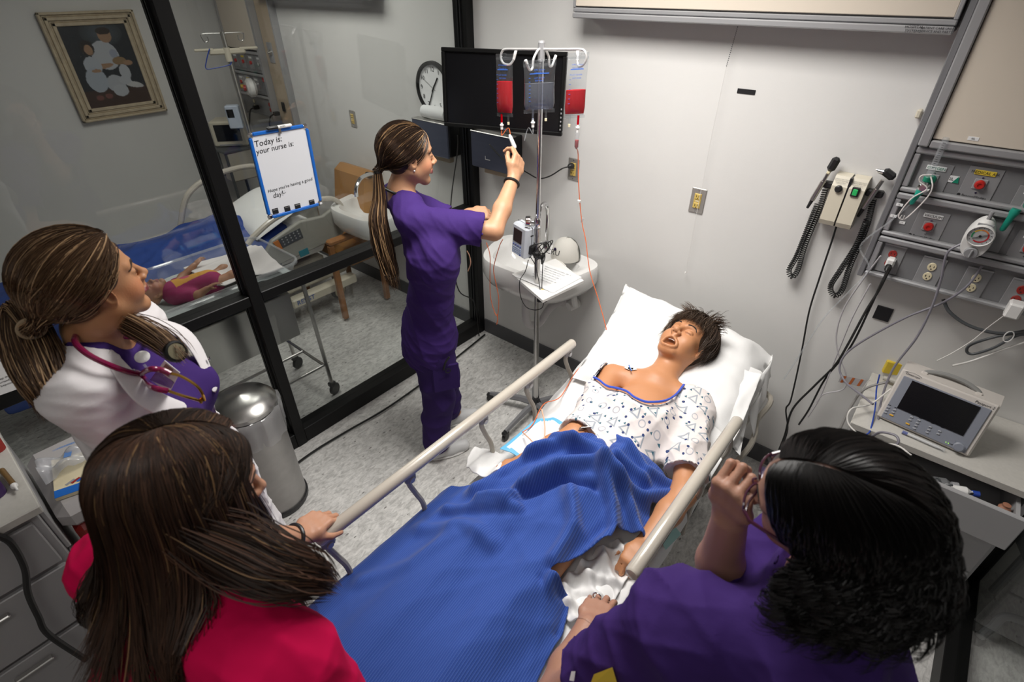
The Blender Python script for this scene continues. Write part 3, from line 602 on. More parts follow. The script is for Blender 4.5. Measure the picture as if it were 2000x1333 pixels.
q = on(1795, 222, 'y', -.02); MB().box(q, (.016, .03, .028), R=np.eye(3), bev=.004).build('wall_hook', M['cream'], label='small cream hook on wall beside the headwall frame', cat='hook')
# ================================================= COUNTER UNIT UNDER CONSOLE
cab = thing('drawer_cabinet', 'grey drawer cabinet with its top drawer open beside the bed', 'cabinet', (2.57, -.22, 0))
CX0, CX1, CYF = 2.29, 2.855, -.395
b = MB().box((CX0+.01, CYF+.02, .06), (CX0+.028, -.014, .715)).box((CX1-.018, CYF+.02, .06), (CX1, -.014, .715)).box((CX0+.028, -.03, .06), (CX1-.018, -.014, .715)).box((CX0+.028, CYF+.02, .06), (CX1-.018, -.03, .08)).box((CX0+.028, CYF+.02, .53), (CX1-.018, -.03, .545))
b.build('body', M['cabg'], cab, smooth=0); MB().box((CX0+.03, CYF+.07, 0), (CX1-.03, -.02, .06)).build('plinth', M['plastb'], cab, smooth=0)
dr = MB().box((CX0+.03, -.475, .565), (CX0+.042, -.19, .69)).box((CX1-.042, -.475, .565), (CX1-.03, -.19, .69)).box((CX0+.042, -.475, .565), (CX1-.042, -.19, .572)).box((CX0+.012, -.495, .555), (CX1-.012, -.475, .705), bev=.003).build('drawer', M['cabg'], cab)
MB().box((2.55, -.502, .62), (2.62, -.495, .63), bev=.002).build('drawer_handle', M['steel'], dr)
for z0, z1 in ((.30, .52), (.075, .29)):
    d_ = MB().box((CX0+.012, CYF, z0), (CX1-.012, CYF+.02, z1), bev=.003).build('drawer', M['cabg'], cab); MB().box((2.53, CYF-.018, z1-.05), (2.62, CYF, z1-.04), bev=.003).build('drawer_handle', M['steel'], d_)
MB().box((CX0, CYF-.01, .72), (CX1+.003, -.002, .75), bev=.003).build('countertop', [M['lamin']], label='speckled grey worktop carrying the patient monitor', cat='worktop')
# clutter in the drawer
rng2 = random.Random(3)
for i in range(5):
    P = [np.array((2.36+.12*i*.7+rng2.uniform(-.03, .03), -.465+rng2.uniform(0, .05), .635+rng2.uniform(0, .05))) for _ in range(7)]
    MB().tube(spl(P, 6), .004, 6).build('coiled_cable', [M['gcordd'], M['cord'], M['wcord']][i % 3], label='%s cable bunched in the open drawer, %s' % (['dark grey', 'black', 'pale', 'second dark grey', 'second black'][i], ['leftmost', 'near the front', 'at the middle', 'right of middle', 'under the bottles'][i]), cat='cable')
for i, (x, c_, s) in enumerate(((2.66, 'blue', 'white bottle with blue cap lying in the open drawer'), (2.60, 'grey', 'clear bottle with grey cap lying in the open drawer'))):
    tt = thing('bottle', s, 'bottle', (x, -.43, .63)); MB().lathe([(.0, 0), (.018, .001), (.019, .06), (.008, .075), (.008, .08)], (x-.03, -.435, .655), (1, .35, .1), 14).build('body', M['white'] if i == 0 else M['clear'], tt)
    MB().lathe([(.011, .078), (.011, .098), (0, .099)], (x-.03, -.435, .655), (1, .35, .1), 12).build('lid', M['blue'] if i == 0 else M['grey'], tt)
MB().lathe([(0, 0), (.017, .002), (.018, .05), (.012, .058), (.012, .065), (0, .066)], (2.79, -.43, .625), (0, 0, 1), 14).build('vial', mat('amber', (.35, .16, .10), .3), label='short pinkish vial standing in the drawer corner', cat='vial')
# ================================================= PATIENT MONITOR
A = on(1712, 812, 'z', .752); B = on(1892, 892, 'z', .752); X = B-A; W_ = np.linalg.norm(X); X /= W_; Nn = np.cross(X, (0, 0, 1)) # outward
tilt = radians(24); Zt = np.array((0, 0, 1.))*cos(tilt)-Nn*sin(tilt); Yo = np.cross(Zt, X)  # into body
Hm = .205; base = (A+B)/2
t = thing('patient_monitor', 'beige patient monitor with dark screen and handle on worktop', 'monitor', base)
R = np.column_stack([X, Yo, Zt])
def mp(x, z, d=0): return base+X*x+Zt*z-Yo*d
# body wedge
bp = [mp(-W_/2, 0), mp(W_/2, 0), mp(W_/2, Hm), mp(-W_/2, Hm)]; dep = -Nn*.13
b = MB(); pts = np.array([bp[0], bp[0]+dep, bp[3]+dep*.55+np.array((0, 0, .0)), bp[3]]); b.prism(pts, X*W_); b.build('body', mat('monitor_shell', (.56, .52, .48), .45), t, smooth=20)
MB().box(mp(0, Hm/2, .006), (W_, .02, Hm), R=R, bev=.006).build('front_shell', mat('monitor_shell_front', (.58, .54, .50), .45), t)
mb_ = mat('monitor_fascia', (.23, .245, .29), .4)
MB().box(mp(0, Hm*.46, .0185), (W_*.90, .006, Hm*.86), R=R, bev=.002).build('fascia', mb_, t)
MB().box(mp(0.0, Hm*.585, .0225), (W_*.70, .004, Hm*.56), R=R).build('screen', M['screen'], t)
b = MB(); textm(b, 'Datascope', mp(-W_*.37, Hm*.945, .0165), .0105, X, Zt, shear=.2); textm(b, 'Passport 2', mp(W_*.37, Hm*.925, .0165), .013, X, Zt, shear=.2)
b.tube([mp(-W_*.37+.027*cos(a), Hm*.95+.0085*sin(a), .017) for a in np.linspace(.2, 2.9, 12)], .0006, 4); b.build('lettering', M['ink'], t)
bm = mat('monitor_key', (.36, .37, .40), .4); ym = mat('amber_key', (.75, .42, .05), .4)
for cx_, n_, top in ((-.43, 3, .25), (-.36, 3, .25), (-.17, 2, .25), (-.17, 1, .11), (-.09, 4, .25), (.04, 3, .22), (.14, 2, .22)):
    for k in range(n_):
        z_ = top*Hm-k*.0115; am = (cx_ == -.36 and k == 2) or (cx_ == -.17 and n_ == 1)
        MB().box(mp(cx_*W_, z_, .0235), (.014 if am else .011, .004, .006), R=R, bev=.002).build('key', ym if am else bm, t)
b = MB()
for cx_ in (-.43, -.36, -.17, -.09, .04, .14): b.box(mp(cx_*W_, .295*Hm, .0222), (.009, .0008, .002), R=R)
b.build('key_captions', M['ink'], t, smooth=0)
MB().lathe([(.017, 0), (.017, .008), (.013, .011), (0, .011)], mp(W_*.37, .10*Hm, .0215), -Yo, 22).build('control_knob', mb_, t)
MB().lathe([(.009, 0), (.009, .004), (0, .004)], mp(W_*.29, .14*Hm, .0215), -Yo, 16).build('round_key', mb_, t)
for i in range(2): MB().ball(mp(W_*(.245+.025*i), .085*Hm, .0225), .0014, 8).build('indicator_lamp', mat('led', (.35, .9, .1), .4, emit=1.5), t)
hp = [mp(-W_*.28, Hm+.0, -.028), mp(-W_*.26, Hm+.016, -.03), mp(-W_*.1, Hm+.030, -.03), mp(W_*.1, Hm+.030, -.03), mp(W_*.26, Hm+.016, -.03), mp(W_*.28, Hm, -.028)]
MB().tube(spl(hp, 6), .009, 8).build('carry_handle', mat('handle_grey', (.25, .25, .24), .45), t)
for s in (-1, 1): MB().box(mp(s*W_*.28, Hm+.004, -.028), (.022, .03, .022), R=R, bev=.004).build('handle_lug', mat('shell_lug', (.58, .54, .50), .45), t)
MB().box(mp(-W_*.42, Hm*.97, -.055), (.035, .05, .03), R=R, bev=.005).box(mp(W_*.42, Hm*.90, -.055), (.035, .05, .03), R=R, bev=.005).build('corner_block', mat('shell_corner', (.56, .52, .48), .45), t)
# pen / thermometer tube in front of the monitor
p0 = on(1765, 845, 'z', .758); p1 = on(1840, 878, 'z', .758); d_ = (p1-p0)/np.linalg.norm(p1-p0)
t = thing('pen_in_clear_tube', 'white marker in clear tube with dark blue cap in front of monitor', 'marker', p0)
MB().tube([p0+d_*.008, p1-d_*.02, p1], [.005, .005, .002], 10).build('pen_body', M['white'], t)
MB().cyl(p0-d_*.004, p0+d_*.012, .0062, n=10).build('pen_cap', M['blue'], t)
MB().tube([p0-d_*.006, p1+d_*.008], .0075, 10).build('clear_tube', M['clear'], t)
# clutter left of the monitor
qq = on(1735, 730, 'z', .77)
MB().lathe([(0, 0), (.010, .002), (.012, .06), (.010, .10), (.004, .11)], on(1725, 738, 'z', .77), (1, -.1, .1), 12).build('probe_handle', mat('probe', (.45, .43, .38), .4), label='grey ribbed probe handle lying left of the monitor', cat='probe')
MB().box(on(1745, 715, 'z', .80), (.07, .05, .06), R=rotz(.3), bev=.003).build('carton', M['yellowlab'], label='yellow and white carton behind the left side of monitor', cat='box')
MB().box(on(1790, 705, 'z', .80), (.10, .03, .09), R=rotz(-.2), bev=.003).build('carton', mat('pale_yellow', (.6, .55, .35), .6), label='pale yellow carton behind the monitor top corner', cat='box')
cordp([(1718, 732, -.20), (1712, 760, -.22), (1709, 800, -.30), (1700, 840, -.40), (1692, 850, -.42)], .0028, M['blue'], 'blue_cable', 'blue cable with white tag beside the monitor', 'cable')
cordp([(1738, 745, -.20), (1690, 760, -.22), (1665, 790, -.25), (1640, 840, -.30), (1628, 870, -.33)], .005, M['gcordd'].copy() if False else mat('mid_grey_cord', (.24, .23, .22), .45), 'cable', 'grey cable bending over the left edge of the worktop', 'cable')
cordp([(1740, 760, -.24), (1700, 790, -.30), (1662, 800, -.38), (1658, 830, -.42), (1700, 862, -.47), (1750, 870, -.52), (1780, 890, -.56)], .003, M['wcord'], 'cable', 'cream cable looping over the worktop edge into the drawer', 'cable')
cordp([(1700, 855, -.44), (1720, 845, -.46), (1750, 852, -.48), (1752, 868, -.50), (1720, 870, -.49), (1695, 858, -.46)], .0045, M['gcord'], 'hose_loop', 'grey hose looped over the open drawer', 'cable')
tt = thing('electrode_strip', 'silver strip with three orange bands hanging by the worktop', 'electrode strip', on(1665, 745, 'y', -.15))
a_ = on(1640, 740, 'y', -.15); b_ = on(1690, 750, 'y', -.15); u_ = np.array((0, 0, .018))
MB().prism([a_-u_, b_-u_, b_+u_, a_+u_], (0, .001, 0)).build('foil', mat('foil_grey', (.42, .40, .40), .4), tt)
for i in range(3):
    c_ = a_*(1-(.12+.33*i))+b_*(.12+.33*i); dd = (b_-a_)*.05; MB().prism([c_-dd-u_, c_+dd-u_, c_+dd*2+u_, c_+u_*1], (0, -.001, 0)).build('orange_band', mat('copper_orange', (.45, .12, .03), .4), tt)
cordp([(1700, 742, -.16), (1690, 752, -.16), (1680, 770, -.16)], .0015, M['wcord'], 'lead_wire', 'thin white lead wire by the orange banded strip', 'wire')
# red lidded suction jar + mask right of the monitor
q = on(1985, 800, 'z', .752)
t = thing('suction_jar', 'clear jar with red lid and handle right of the monitor', 'jar', q)
MB().lathe([(.055, 0), (.062, .01), (.068, .10), (.066, .10), (.06, .012), (0, .01)], q+np.array((.03, .05, 0)), n=28).build('jar_body', M['clear'], t)
MB().lathe([(.072, .10), (.074, .112), (.05, .125), (0, .128)], q+np.array((.03, .05, 0)), n=28).box(q+np.array((-.035, .03, .13)), (.075, .014, .010), R=rotz(.2)@np.array([[cos(.5), 0, -sin(.5)], [0, 1, 0], [sin(.5), 0, cos(.5)]]), bev=.003).build('red_lid', M['redd'], t)
MB().tube([q+np.array((.02+.09*cos(a), -.0+.07*sin(a), .012)) for a in np.linspace(0, 2*pi, 30)[:-1]], .009, 8, closed=True).build('mask_ring', M['white'], label='round white rim of a mask lying under the red-lidded jar', cat='mask')
# chair foot beyond right partition
t = thing('tube_chair', 'grey tubular chair seen through the right glass', 'chair', on(1960, 1230, 'z', 0))
P0 = on(1912, 1245, 'z', .03); P1 = on(1965, 1205, 'z', .14); P2 = on(2030, 1225, 'z', .14)
MB().tube(spl([P0, P0*.5+P1*.5, P1, P2, P2+(P2-P1)*1.2], 6), .016, 10).build('leg', M['grey'], t)
MB().lathe([(.022, 0), (.024, .03), (.018, .035)], P0-np.array((0, 0, .03)), n=12).build('rubber_foot', M['plastb'], t)
P0 = on(2060, 1100, 'z', .45); MB().box(P0+np.array((.12, 0, 0)), (.42, .42, .05), R=rotz(.3), bev=.02).build('seat', M['gcordd'], t)
for dx, dy in ((0, .2), (.3, .2), (.3, -.2)): MB().cyl((P0[0]+dx, P0[1]+dy, 0), (P0[0]+dx, P0[1]+dy, .43), .014, n=8).build('leg', M['grey'], t)
# ================================================= WHITEBOARD ON THE POST
c_tl, c_tr, c_br, c_bl = [on(*p, 'x', .012) for p in ((480, 264), (598, 240), (630, 401), (527, 426))]
ctr = (c_tl+c_tr+c_br+c_bl)/4; BW = np.linalg.norm((c_tr+c_br-c_tl-c_bl)/2); BH = np.linalg.norm((c_tl+c_tr-c_bl-c_br)/2)
X = (c_tr+c_br-c_tl-c_bl); X /= np.linalg.norm(X); Z = (c_tl+c_tr-c_bl-c_br); Z -= X*(Z@X); Z /= np.linalg.norm(Z); Nn = np.cross(X, Z); R = np.column_stack([X, Nn, Z])
Nn = Nn if Nn[0] > 0 else -Nn
t = thing('whiteboard', 'small blue-framed whiteboard with handwriting hung on the glass', 'whiteboard', ctr-Z*BH/2)
wp = lambda x, z, d=0: ctr+X*x*BW/2+Z*z*BH/2+Nn*d
MB().box(ctr-Nn*.002, (BW-.01, .006, BH-.01), R=R).build('panel', mat('whiteboard_white', (.74, .75, .78), .3), t)
b = MB()
for s in (-1, 1): b.box(wp(s, 0, .001)-X*s*.006, (.014, .014, BH-.04), R=R, bev=.003).box(wp(0, s, .001)-Z*s*.006, (BW-.04, .014, .014), R=R, bev=.003)
b.build('frame', M['bluef'], t)
for sx in (-1, 1):
    for sz in (-1, 1): MB().box(wp(sx, sz, .001)-X*sx*.010-Z*sz*.010, (.024, .017, .024), R=R, bev=.007).build('corner_cap', M['chrome'], t)
b = MB()
for s, x, z, sz in (('Today is:', -.42, .76, .034), ('your nurse is:', -.24, .60, .031), ("Hope you're having a good", .0, -.32, .0200), ('day!', -.50, -.47, .030)):
    textm(b, s, wp(x, z, .0016), sz, X+Z*.04, Z, shear=.12)
q = wp(-.28, -.44, .0022); b.tube([q+X*.009*cos(a)+Z*.006*sin(a) for a in np.linspace(pi+.3, 2*pi-.3, 8)], .0007, 4)
for s in (-1, 1): b.ball(q+X*s*.003+Z*.004, .0009, 6)
b.build('handwriting', M['ink'], t)
for x, z in ((-.72, -.84), (-.30, -.86), (.08, -.87), (.62, -.87)):
    m_ = MB().box(wp(x, z, .003), (.026, .004, .022), R=R).build('magnet_tag', M['ink'], t, smooth=0)
    b = MB(); textm(b, 'THERMO 0000', wp(x, z, .0052)+Z*.007, .0035, X, Z); b.build('tag_print', M['paper'], m_)
MB().box(wp(.0, 1, .010)-Z*.006, (.010, .006, .026), R=R, bev=.001).build('pen_clip', M['steel'], t)
p0 = wp(-.42, 1.05, .016); t2 = thing('marker_pen', 'black and white dry-erase marker clipped above the whiteboard', 'marker', p0)
MB().tube([p0, p0+X*.004, p0+X*.04, p0+X*.046], [.004, .0065, .0072, .0072], 12).build('pen_cap', M['plastb'], t2)
MB().tube([p0+X*.046, p0+X*.105, p0+X*.110], [.0068, .0068, .004], 12).build('pen_body', M['white'], t2)
b = MB(); textm(b, 'EXPO', p0+X*.066+Nn*.0068+Z*.001, .009, X, Z); b.build('print', M['ink'], t2)
# paper notice at left edge of the glass
a_, b_, c_, d_ = [on(*p, 'x', .004) for p in ((-40, 708), (42, 680), (78, 745), (-30, 783))]
t = thing('paper_notice', 'white printed notice on the glass left of the woman in white coat', 'notice', (a_+b_+c_+d_)/4)
MB().prism([a_, b_, c_, d_], (.001, 0, 0)).build('sheet', M['paper'], t)
b = MB(); X2 = (b_-a_)/np.linalg.norm(b_-a_); Z2 = (b_-c_)/np.linalg.norm(b_-c_)
for i, s in enumerate(('University of nursing practice', 'please keep this room tidy', 'only authorised students may', 'enter beyond this point')): textm(b, s, a_*.2+b_*.8-Z2*(.018+(i > 0)*.05+.013*i)-X2*.05+np.array((.0012, 0, 0)), .011, X2, Z2)
b.build('print', M['ink'], t)
# ================================================= PAINTING
px0 = -2.84; tlp, trp, brp, blp = [on(*p, 'x', px0) for p in ((65, 20), (263, 22), (320, 218), (160, 238))]
y0 = (tlp[1]+blp[1])/2; y1 = (trp[1]+brp[1])/2; z1 = (tlp[2]+trp[2])/2; z0 = (blp[2]+brp[2])/2
t = thing('framed_painting', 'painting in a wide pale wooden frame on far wall beyond the glass', 'painting', (px0, (y0+y1)/2, z0))
fm = mat('pale_gilt_wood', (.52, .43, .30), .5, nz=.12, nscale=30)
FW = .085
for (ya, yb, za, zb) in ((y0, y1, z1-FW, z1), (y0, y1, z0, z0+FW), (y0, y0+FW, z0+FW, z1-FW), (y1-FW, y1, z0+FW, z1-FW)):
    b = MB(); vert = (yb-ya) < (zb-za)
    for k, (o_, w_, d_) in enumerate(((0, .016, .035), (.016, .012, .022), (.028, .022, .030), (.05, .012, .018), (.062, .023, .024))):
        if vert:
            a = ya+o_ if ya == y0 else yb-o_-w_; b.box((px0+.001, a, za-FW+o_), (px0+d_, a+w_, zb+FW-o_), bev=.004)
        else:
            a = zb-o_-w_ if zb == z1 else za+o_; b.box((px0+.001, ya+o_, a), (px0+d_, yb-o_, a+w_), bev=.004)
    b.build('frame_moulding', fm, t)
cm = mat('canvas_paint', vc=True, rough=.5, bump=.1, bscale=120)
b = MB(); ny, nz_ = 90, 110; ys = np.linspace(y0+FW, y1-FW, ny); zs = np.linspace(z0+FW, z1-FW, nz_)
G = np.array([[(px0+.012, y, z) for y in ys] for z in zs])
U, Vv = np.meshgrid(np.linspace(0, 1, ny), np.linspace(0, 1, nz_))
col = np.zeros((nz_, ny, 3)); col[:] = (.012, .016, .022)
col[Vv < .22] = (.045, .022, .015)
def blob(cu, cv, ru, rv, c, a=0):
    cu, cv, ru, rv = .5+(cu-.52)*1.22, .5+(cv-.50)*1.12, ru*1.22, rv*1.12
    du, dv = (U-cu), (Vv-cv); x = du*cos(a)+dv*sin(a); y = -du*sin(a)+dv*cos(a); col[(x/ru)**2+(y/rv)**2 < 1] = c
wc = (.42, .44, .47); sk = (.33, .20, .12)
for a in range(5): blob(.60, .86, .26-.05*a, .14-.025*a, tuple(np.array((.03, .038, .045))*(1+.35*a)))
blob(.55, .62, .17, .16, wc); blob(.55, .30, .12, .10, (.38, .40, .43)); blob(.58, .22, .10, .07, wc); blob(.72, .42, .07, .09, wc); blob(.78, .27, .12, .035, (.5, .5, .5), -.2); blob(.68, .33, .08, .05, wc)
blob(.63, .83, .085, .075, sk); blob(.63, .88, .09, .04, (.03, .02, .015)); blob(.66, .63, .05, .05, (.3, .33, .4)); blob(.45, .50, .16, .028, sk, .1); blob(.70, .55, .09, .045, (.25, .16, .08)); blob(.80, .52, .06, .03, sk)
blob(.35, .52, .11, .10, (.40, .43, .47)); blob(.33, .36, .13, .14, (.36, .40, .45)); blob(.36, .71, .085, .085, (.02, .015, .012)); blob(.37, .69, .05, .055, sk)
blob(.28, .16, .05, .03, (.16, .06, .05)); blob(.40, .17, .05, .03, (.16, .06, .05)); blob(.37, .46, .06, .02, sk)
b.grid(G[:, ::-1], c=col[:, ::-1].reshape(-1, 3)); b.build('canvas', cm, t)
# ================================================= PATIENT BED
BX0, BX1 = 1.235, 1.972
bed = thing('hospital_stretcher', 'patient stretcher with raised side rails in the middle of room', 'bed', (1.6, -1.25, 0))
b = MB()
for x in (1.28, 1.92): b.box((x-.02, -2.12, .46), (x+.02, -.30, .50), bev=.005)
for y in (-2.08, -1.3, -.4): b.box((1.28, y-.02, .46), (1.92, y+.02, .50), bev=.005)
b.build('frame', M['frameg'], bed)
for x in (1.34, 1.86):
    for y in (-1.95, -.55):
        MB().box((x-.025, y-.03, .12), (x+.025, y+.03, .46), bev=.006).build('leg', M['frameg'], bed)
        c_ = MB().lathe([(.055, -.015), (.06, -.01), (.06, .01), (.055, .015), (0, .016)], (x, y, .06), (1, 0, 0), 20).build('castor', M['plastb'], bed)
# head-end handle (bent tube) at the right of the head
MB().tube(spl([(1.94, -.85, .47), on(1452, 888, 'y', -.62), on(1474, 850, 'y', -.48), on(1478, 822, 'y', -.40), (1.98, -.25, .60), (1.8, -.20, .60)], 6), .012, 8).build('push_handle', M['frameg'], bed)
def siderail(x, y0, y1, z, ys, label=None):
    MB().lathe([(.006, -.006), (.017, -.002), (.021, .004), (.021, y1-y0-.004), (.017, y1-y0+.002), (.006, y1-y0+.006)], (x, y0, z), (0, 1, 0), 18).build('side_rail', M['rail'], bed)
    s = -1 if x < 1.6 else 1
    for y in ys:
        a_ = MB().tube(spl([(x+s*.002, y, z-.035), (x+s*.012, y, z-.075), (x+s*.006, y+.015, z-.13), (x-s*.01, y+.03, z-.20), (x-s*.012, y+.03, z-.37)], 6), .0095, 8).build('rail_arm', M['frameg'], bed)
        MB().box((x-.010, y-.022, z-.052), (x+.010, y+.022, z-.006), bev=.007).lathe([(.011, 0), (.010, .004), (0, .005)], (x+s*-.010, y, z-.040), (-s, 0, 0), 12, mi=1).build('pivot', [M['grey'], M['alu']], a_)
siderail(BX0+.010, -2.035, -.77, .85, [-.80, -1.075, -1.345, -1.70, -2.01])
siderail(BX1+.002, -1.56, -.795, .85, [-.85, -1.10, -1.48])
# mattress: flat part and raised back part as one bent pad
SEAT = -1.12; ANG = radians(14); MZ = .60
def mprof(y):
    return MZ if y < SEAT else MZ+(y-SEAT)*math.tan(ANG)
Gm = []; ys = np.concatenate([np.linspace(-2.19, SEAT, 16), np.linspace(SEAT+.03, -.36, 12)])
ring = []
for y in ys:
    z = mprof(y); x0, x1 = 1.27, 1.945
    ring.append([(x0, y, z-.09), (x0-.008, y, z-.05), (x0+.0, y, z-.012), (x0+.02, y, z), ((x0+x1)/2, y, z+.004), (x1-.02, y, z), (x1, y, z-.012), (x1+.008, y, z-.05), (x1, y, z-.09)])
ring = np.array(ring); n = ring.shape[1]; V = ring.reshape(-1, 3)
F = [(i*n+k, i*n+(k+1) % n, (i+1)*n+(k+1) % n, (i+1)*n+k) for i in range(len(ys)-1) for k in range(n)]+[tuple(range(n))[::-1], tuple((len(ys)-1)*n+k for k in range(n))]
sheetm = mat('white_linen', (.80, .795, .785), .8, bump=.25, bscale=14)
MB().add(V, F).build('mattress', sheetm, bed, smooth=60)
# ---------------- cloth helper
def folds(P, amp, seed, k=(9, 14), aniso=(1, .35)):
    r = np.random.default_rng(seed); x, y = P[..., 0], P[..., 1]; h = np.zeros(x.shape)
    for i in range(7):
        a = r.uniform(0, pi); f = r.uniform(*k); ph = r.uniform(0, 6.28); dx, dy = cos(a)*aniso[0], sin(a)*aniso[1]
        w_ = r.uniform(1, 2.5)*np.sin(x*r.uniform(2, 6)+y*r.uniform(2, 6)+ph*2)
        s = np.sin((x*dx+y*dy)*f+ph+w_); h += (1-np.abs(s))**2*amp*r.uniform(.5, 1)-amp*.25
    return h
def inside(P, poly):
    x, y = P[..., 0], P[..., 1]; r = np.zeros(x.shape, bool); j = len(poly)-1
    for i in range(len(poly)):
        xi, yi = poly[i]; xj, yj = poly[j]; c_ = ((yi > y) != (yj > y)) & (x < (xj-xi)*(y-yi)/(yj-yi+1e-12)+xi); r ^= c_; j = i
    return r
def cloth(poly, zf, name, m, parent=None, res=.010, th=.006, **kw):
    poly = np.array(poly); lo, hi = poly.min(0), poly.max(0); nx = int((hi[0]-lo[0])/res)+2; ny = int((hi[1]-lo[1])/res)+2
    X_, Y_ = np.meshgrid(lo[0]+np.arange(nx)*res, lo[1]+np.arange(ny)*res, indexing='ij'); P = np.stack([X_, Y_], -1)
    ins = inside(P, poly)
    # snap the border vertices to the outline
    cell = ins[:-1, :-1] | ins[1:, :-1] | ins[:-1, 1:] | ins[1:, 1:]; cell &= (ins[:-1, :-1].astype(int)+ins[1:, :-1]+ins[:-1, 1:]+ins[1:, 1:]) >= 1
    used = np.zeros(ins.shape, bool)
    for a in (0, 1):
        for c_ in (0, 1): used[a:nx-1+a, c_:ny-1+c_] |= cell
    A = poly; B = np.roll(poly, -1, 0); out = used & ~ins; idx = np.argwhere(out)
    for i, j in idx:
        p = P[i, j]; d = B-A; tt_ = np.clip(((p-A)*d).sum(1)/((d*d).sum(1)+1e-12), 0, 1); q = A+d*tt_[:, None]; k = np.argmin(((q-p)**2).sum(1)); P[i, j] = q[k]
    Q = zf(P); ids = -np.ones(ins.shape, int); ids[used] = np.arange(used.sum())
    V = Q[used]; I = ids; cc = np.argwhere(cell); F = np.stack([I[cc[:, 0], cc[:, 1]], I[cc[:, 0]+1, cc[:, 1]], I[cc[:, 0]+1, cc[:, 1]+1], I[cc[:, 0], cc[:, 1]+1]], 1)
    mb = MB(); mb.add(V, [tuple(f) for f in F.tolist()]); uvc = P[used]
    o = mb.build(name, m, parent, smooth=180, **kw)
    at = o.data.attributes.new('rest', 'FLOAT_VECTOR', 'POINT'); at.data.foreach_set('vector', np.column_stack([uvc, np.zeros(len(uvc))]).ravel())
    md = o.modifiers.new('th', 'SOLIDIFY'); md.thickness = th; md.offset = 0; md = o.modifiers.new('ss', 'SUBSURF'); md.levels = 1; md.render_levels = 1
    return o
def ribcloth(name, col, line, scale, ang, width=.16, bump=.6):
    m = bpy.data.materials.new(name); m.use_nodes = True; N = m.node_tree.nodes; L = m.node_tree.links; b = N['Principled BSDF']
    a = N.new('ShaderNodeAttribute'); a.attribute_name = 'rest'; mp = N.new('ShaderNodeMapping'); mp.inputs['Rotation'].default_value = (0, 0, ang); L.new(a.outputs['Vector'], mp.inputs[0])
    wv = N.new('ShaderNodeTexWave'); wv.inputs['Scale'].default_value = scale; wv.inputs['Distortion'].default_value = 0; L.new(mp.outputs[0], wv.inputs['Vector'])
    cr = N.new('ShaderNodeValToRGB'); e = cr.color_ramp.elements; e[0].position = 1-width*2; e[0].color = (*col, 1); e[1].position = 1; e[1].color = (*line, 1); L.new(wv.outputs['Fac'], cr.inputs[0]); L.new(cr.outputs[0], b.inputs['Base Color'])
    bp = N.new('ShaderNodeBump'); bp.inputs['Strength'].default_value = bump; bp.inputs['Distance'].default_value = .002; L.new(wv.outputs['Fac'], bp.inputs['Height']); L.new(bp.outputs[0], b.inputs['Normal'])
    b.inputs['Roughness'].default_value = .85; b.inputs['Sheen Weight'].default_value = .15; return m
blueb = ribcloth('blue_ribbed_blanket', (.016, .060, .30), (.055, .12, .42), 48, radians(-6), .10, .28)
# white sheet on the bed seen right of the blanket
XS = BX1+.0
def zsheet(P):
    x, y = P[..., 0], P[..., 1]; z = MZ+.015+folds(P, .012, 5, (10, 20)); xx = x.copy()
    over = np.clip(x-1.955, 0, 1); xx = x-over*.80; z = z-over*.95-.0*x; return np.stack([xx, y, z], -1)
cloth([(1.60, -2.2), (2.04, -2.2), (2.06, -1.75), (2.02, -1.2), (2.0, -.95), (1.85, -.95), (1.72, -1.4), (1.60, -1.75)], zsheet, 'bed_sheet', sheetm, res=.014, label='rumpled white bed sheet hanging over the right side of mattress', cat='sheet')
def zsheet2(P):
    x, y = P[..., 0], P[..., 1]; b_ = np.exp(-((x-1.36)**2/.006+(y+1.42)**2/.006)); z = MZ+.05+.05*b_+folds(P, .022, 8, (16, 34)); return np.stack([x, y, z], -1)
w2 = [on(px, py, 'z', .66)[:2] for px, py in ((912, 885), (925, 865), (985, 872), (1050, 885), (1090, 880), (1100, 905), (1000, 935), (950, 940), (925, 925), (910, 905))]
cloth(w2, zsheet2, 'white_cloth', sheetm, res=.010, label='folded white cloth poking out at the blanket corner by left rail', cat='cloth')
def zbun(P):
    x, y = P[..., 0], P[..., 1]; z = MZ+.05+folds(P, .035, 44, (18, 40), (1, .8)); return np.stack([x, y, z], -1)
cloth([on(px, py, 'z', .68)[:2] for px, py in ((1195, 1035), (1240, 1045), (1232, 1105), (1200, 1160), (1165, 1200), (1115, 1200), (1085, 1160), (1100, 1110), (1150, 1070))], zbun, 'bunched_sheet', sheetm, res=.008, label='small bunched white sheet between the blanket and right rail', cat='sheet')
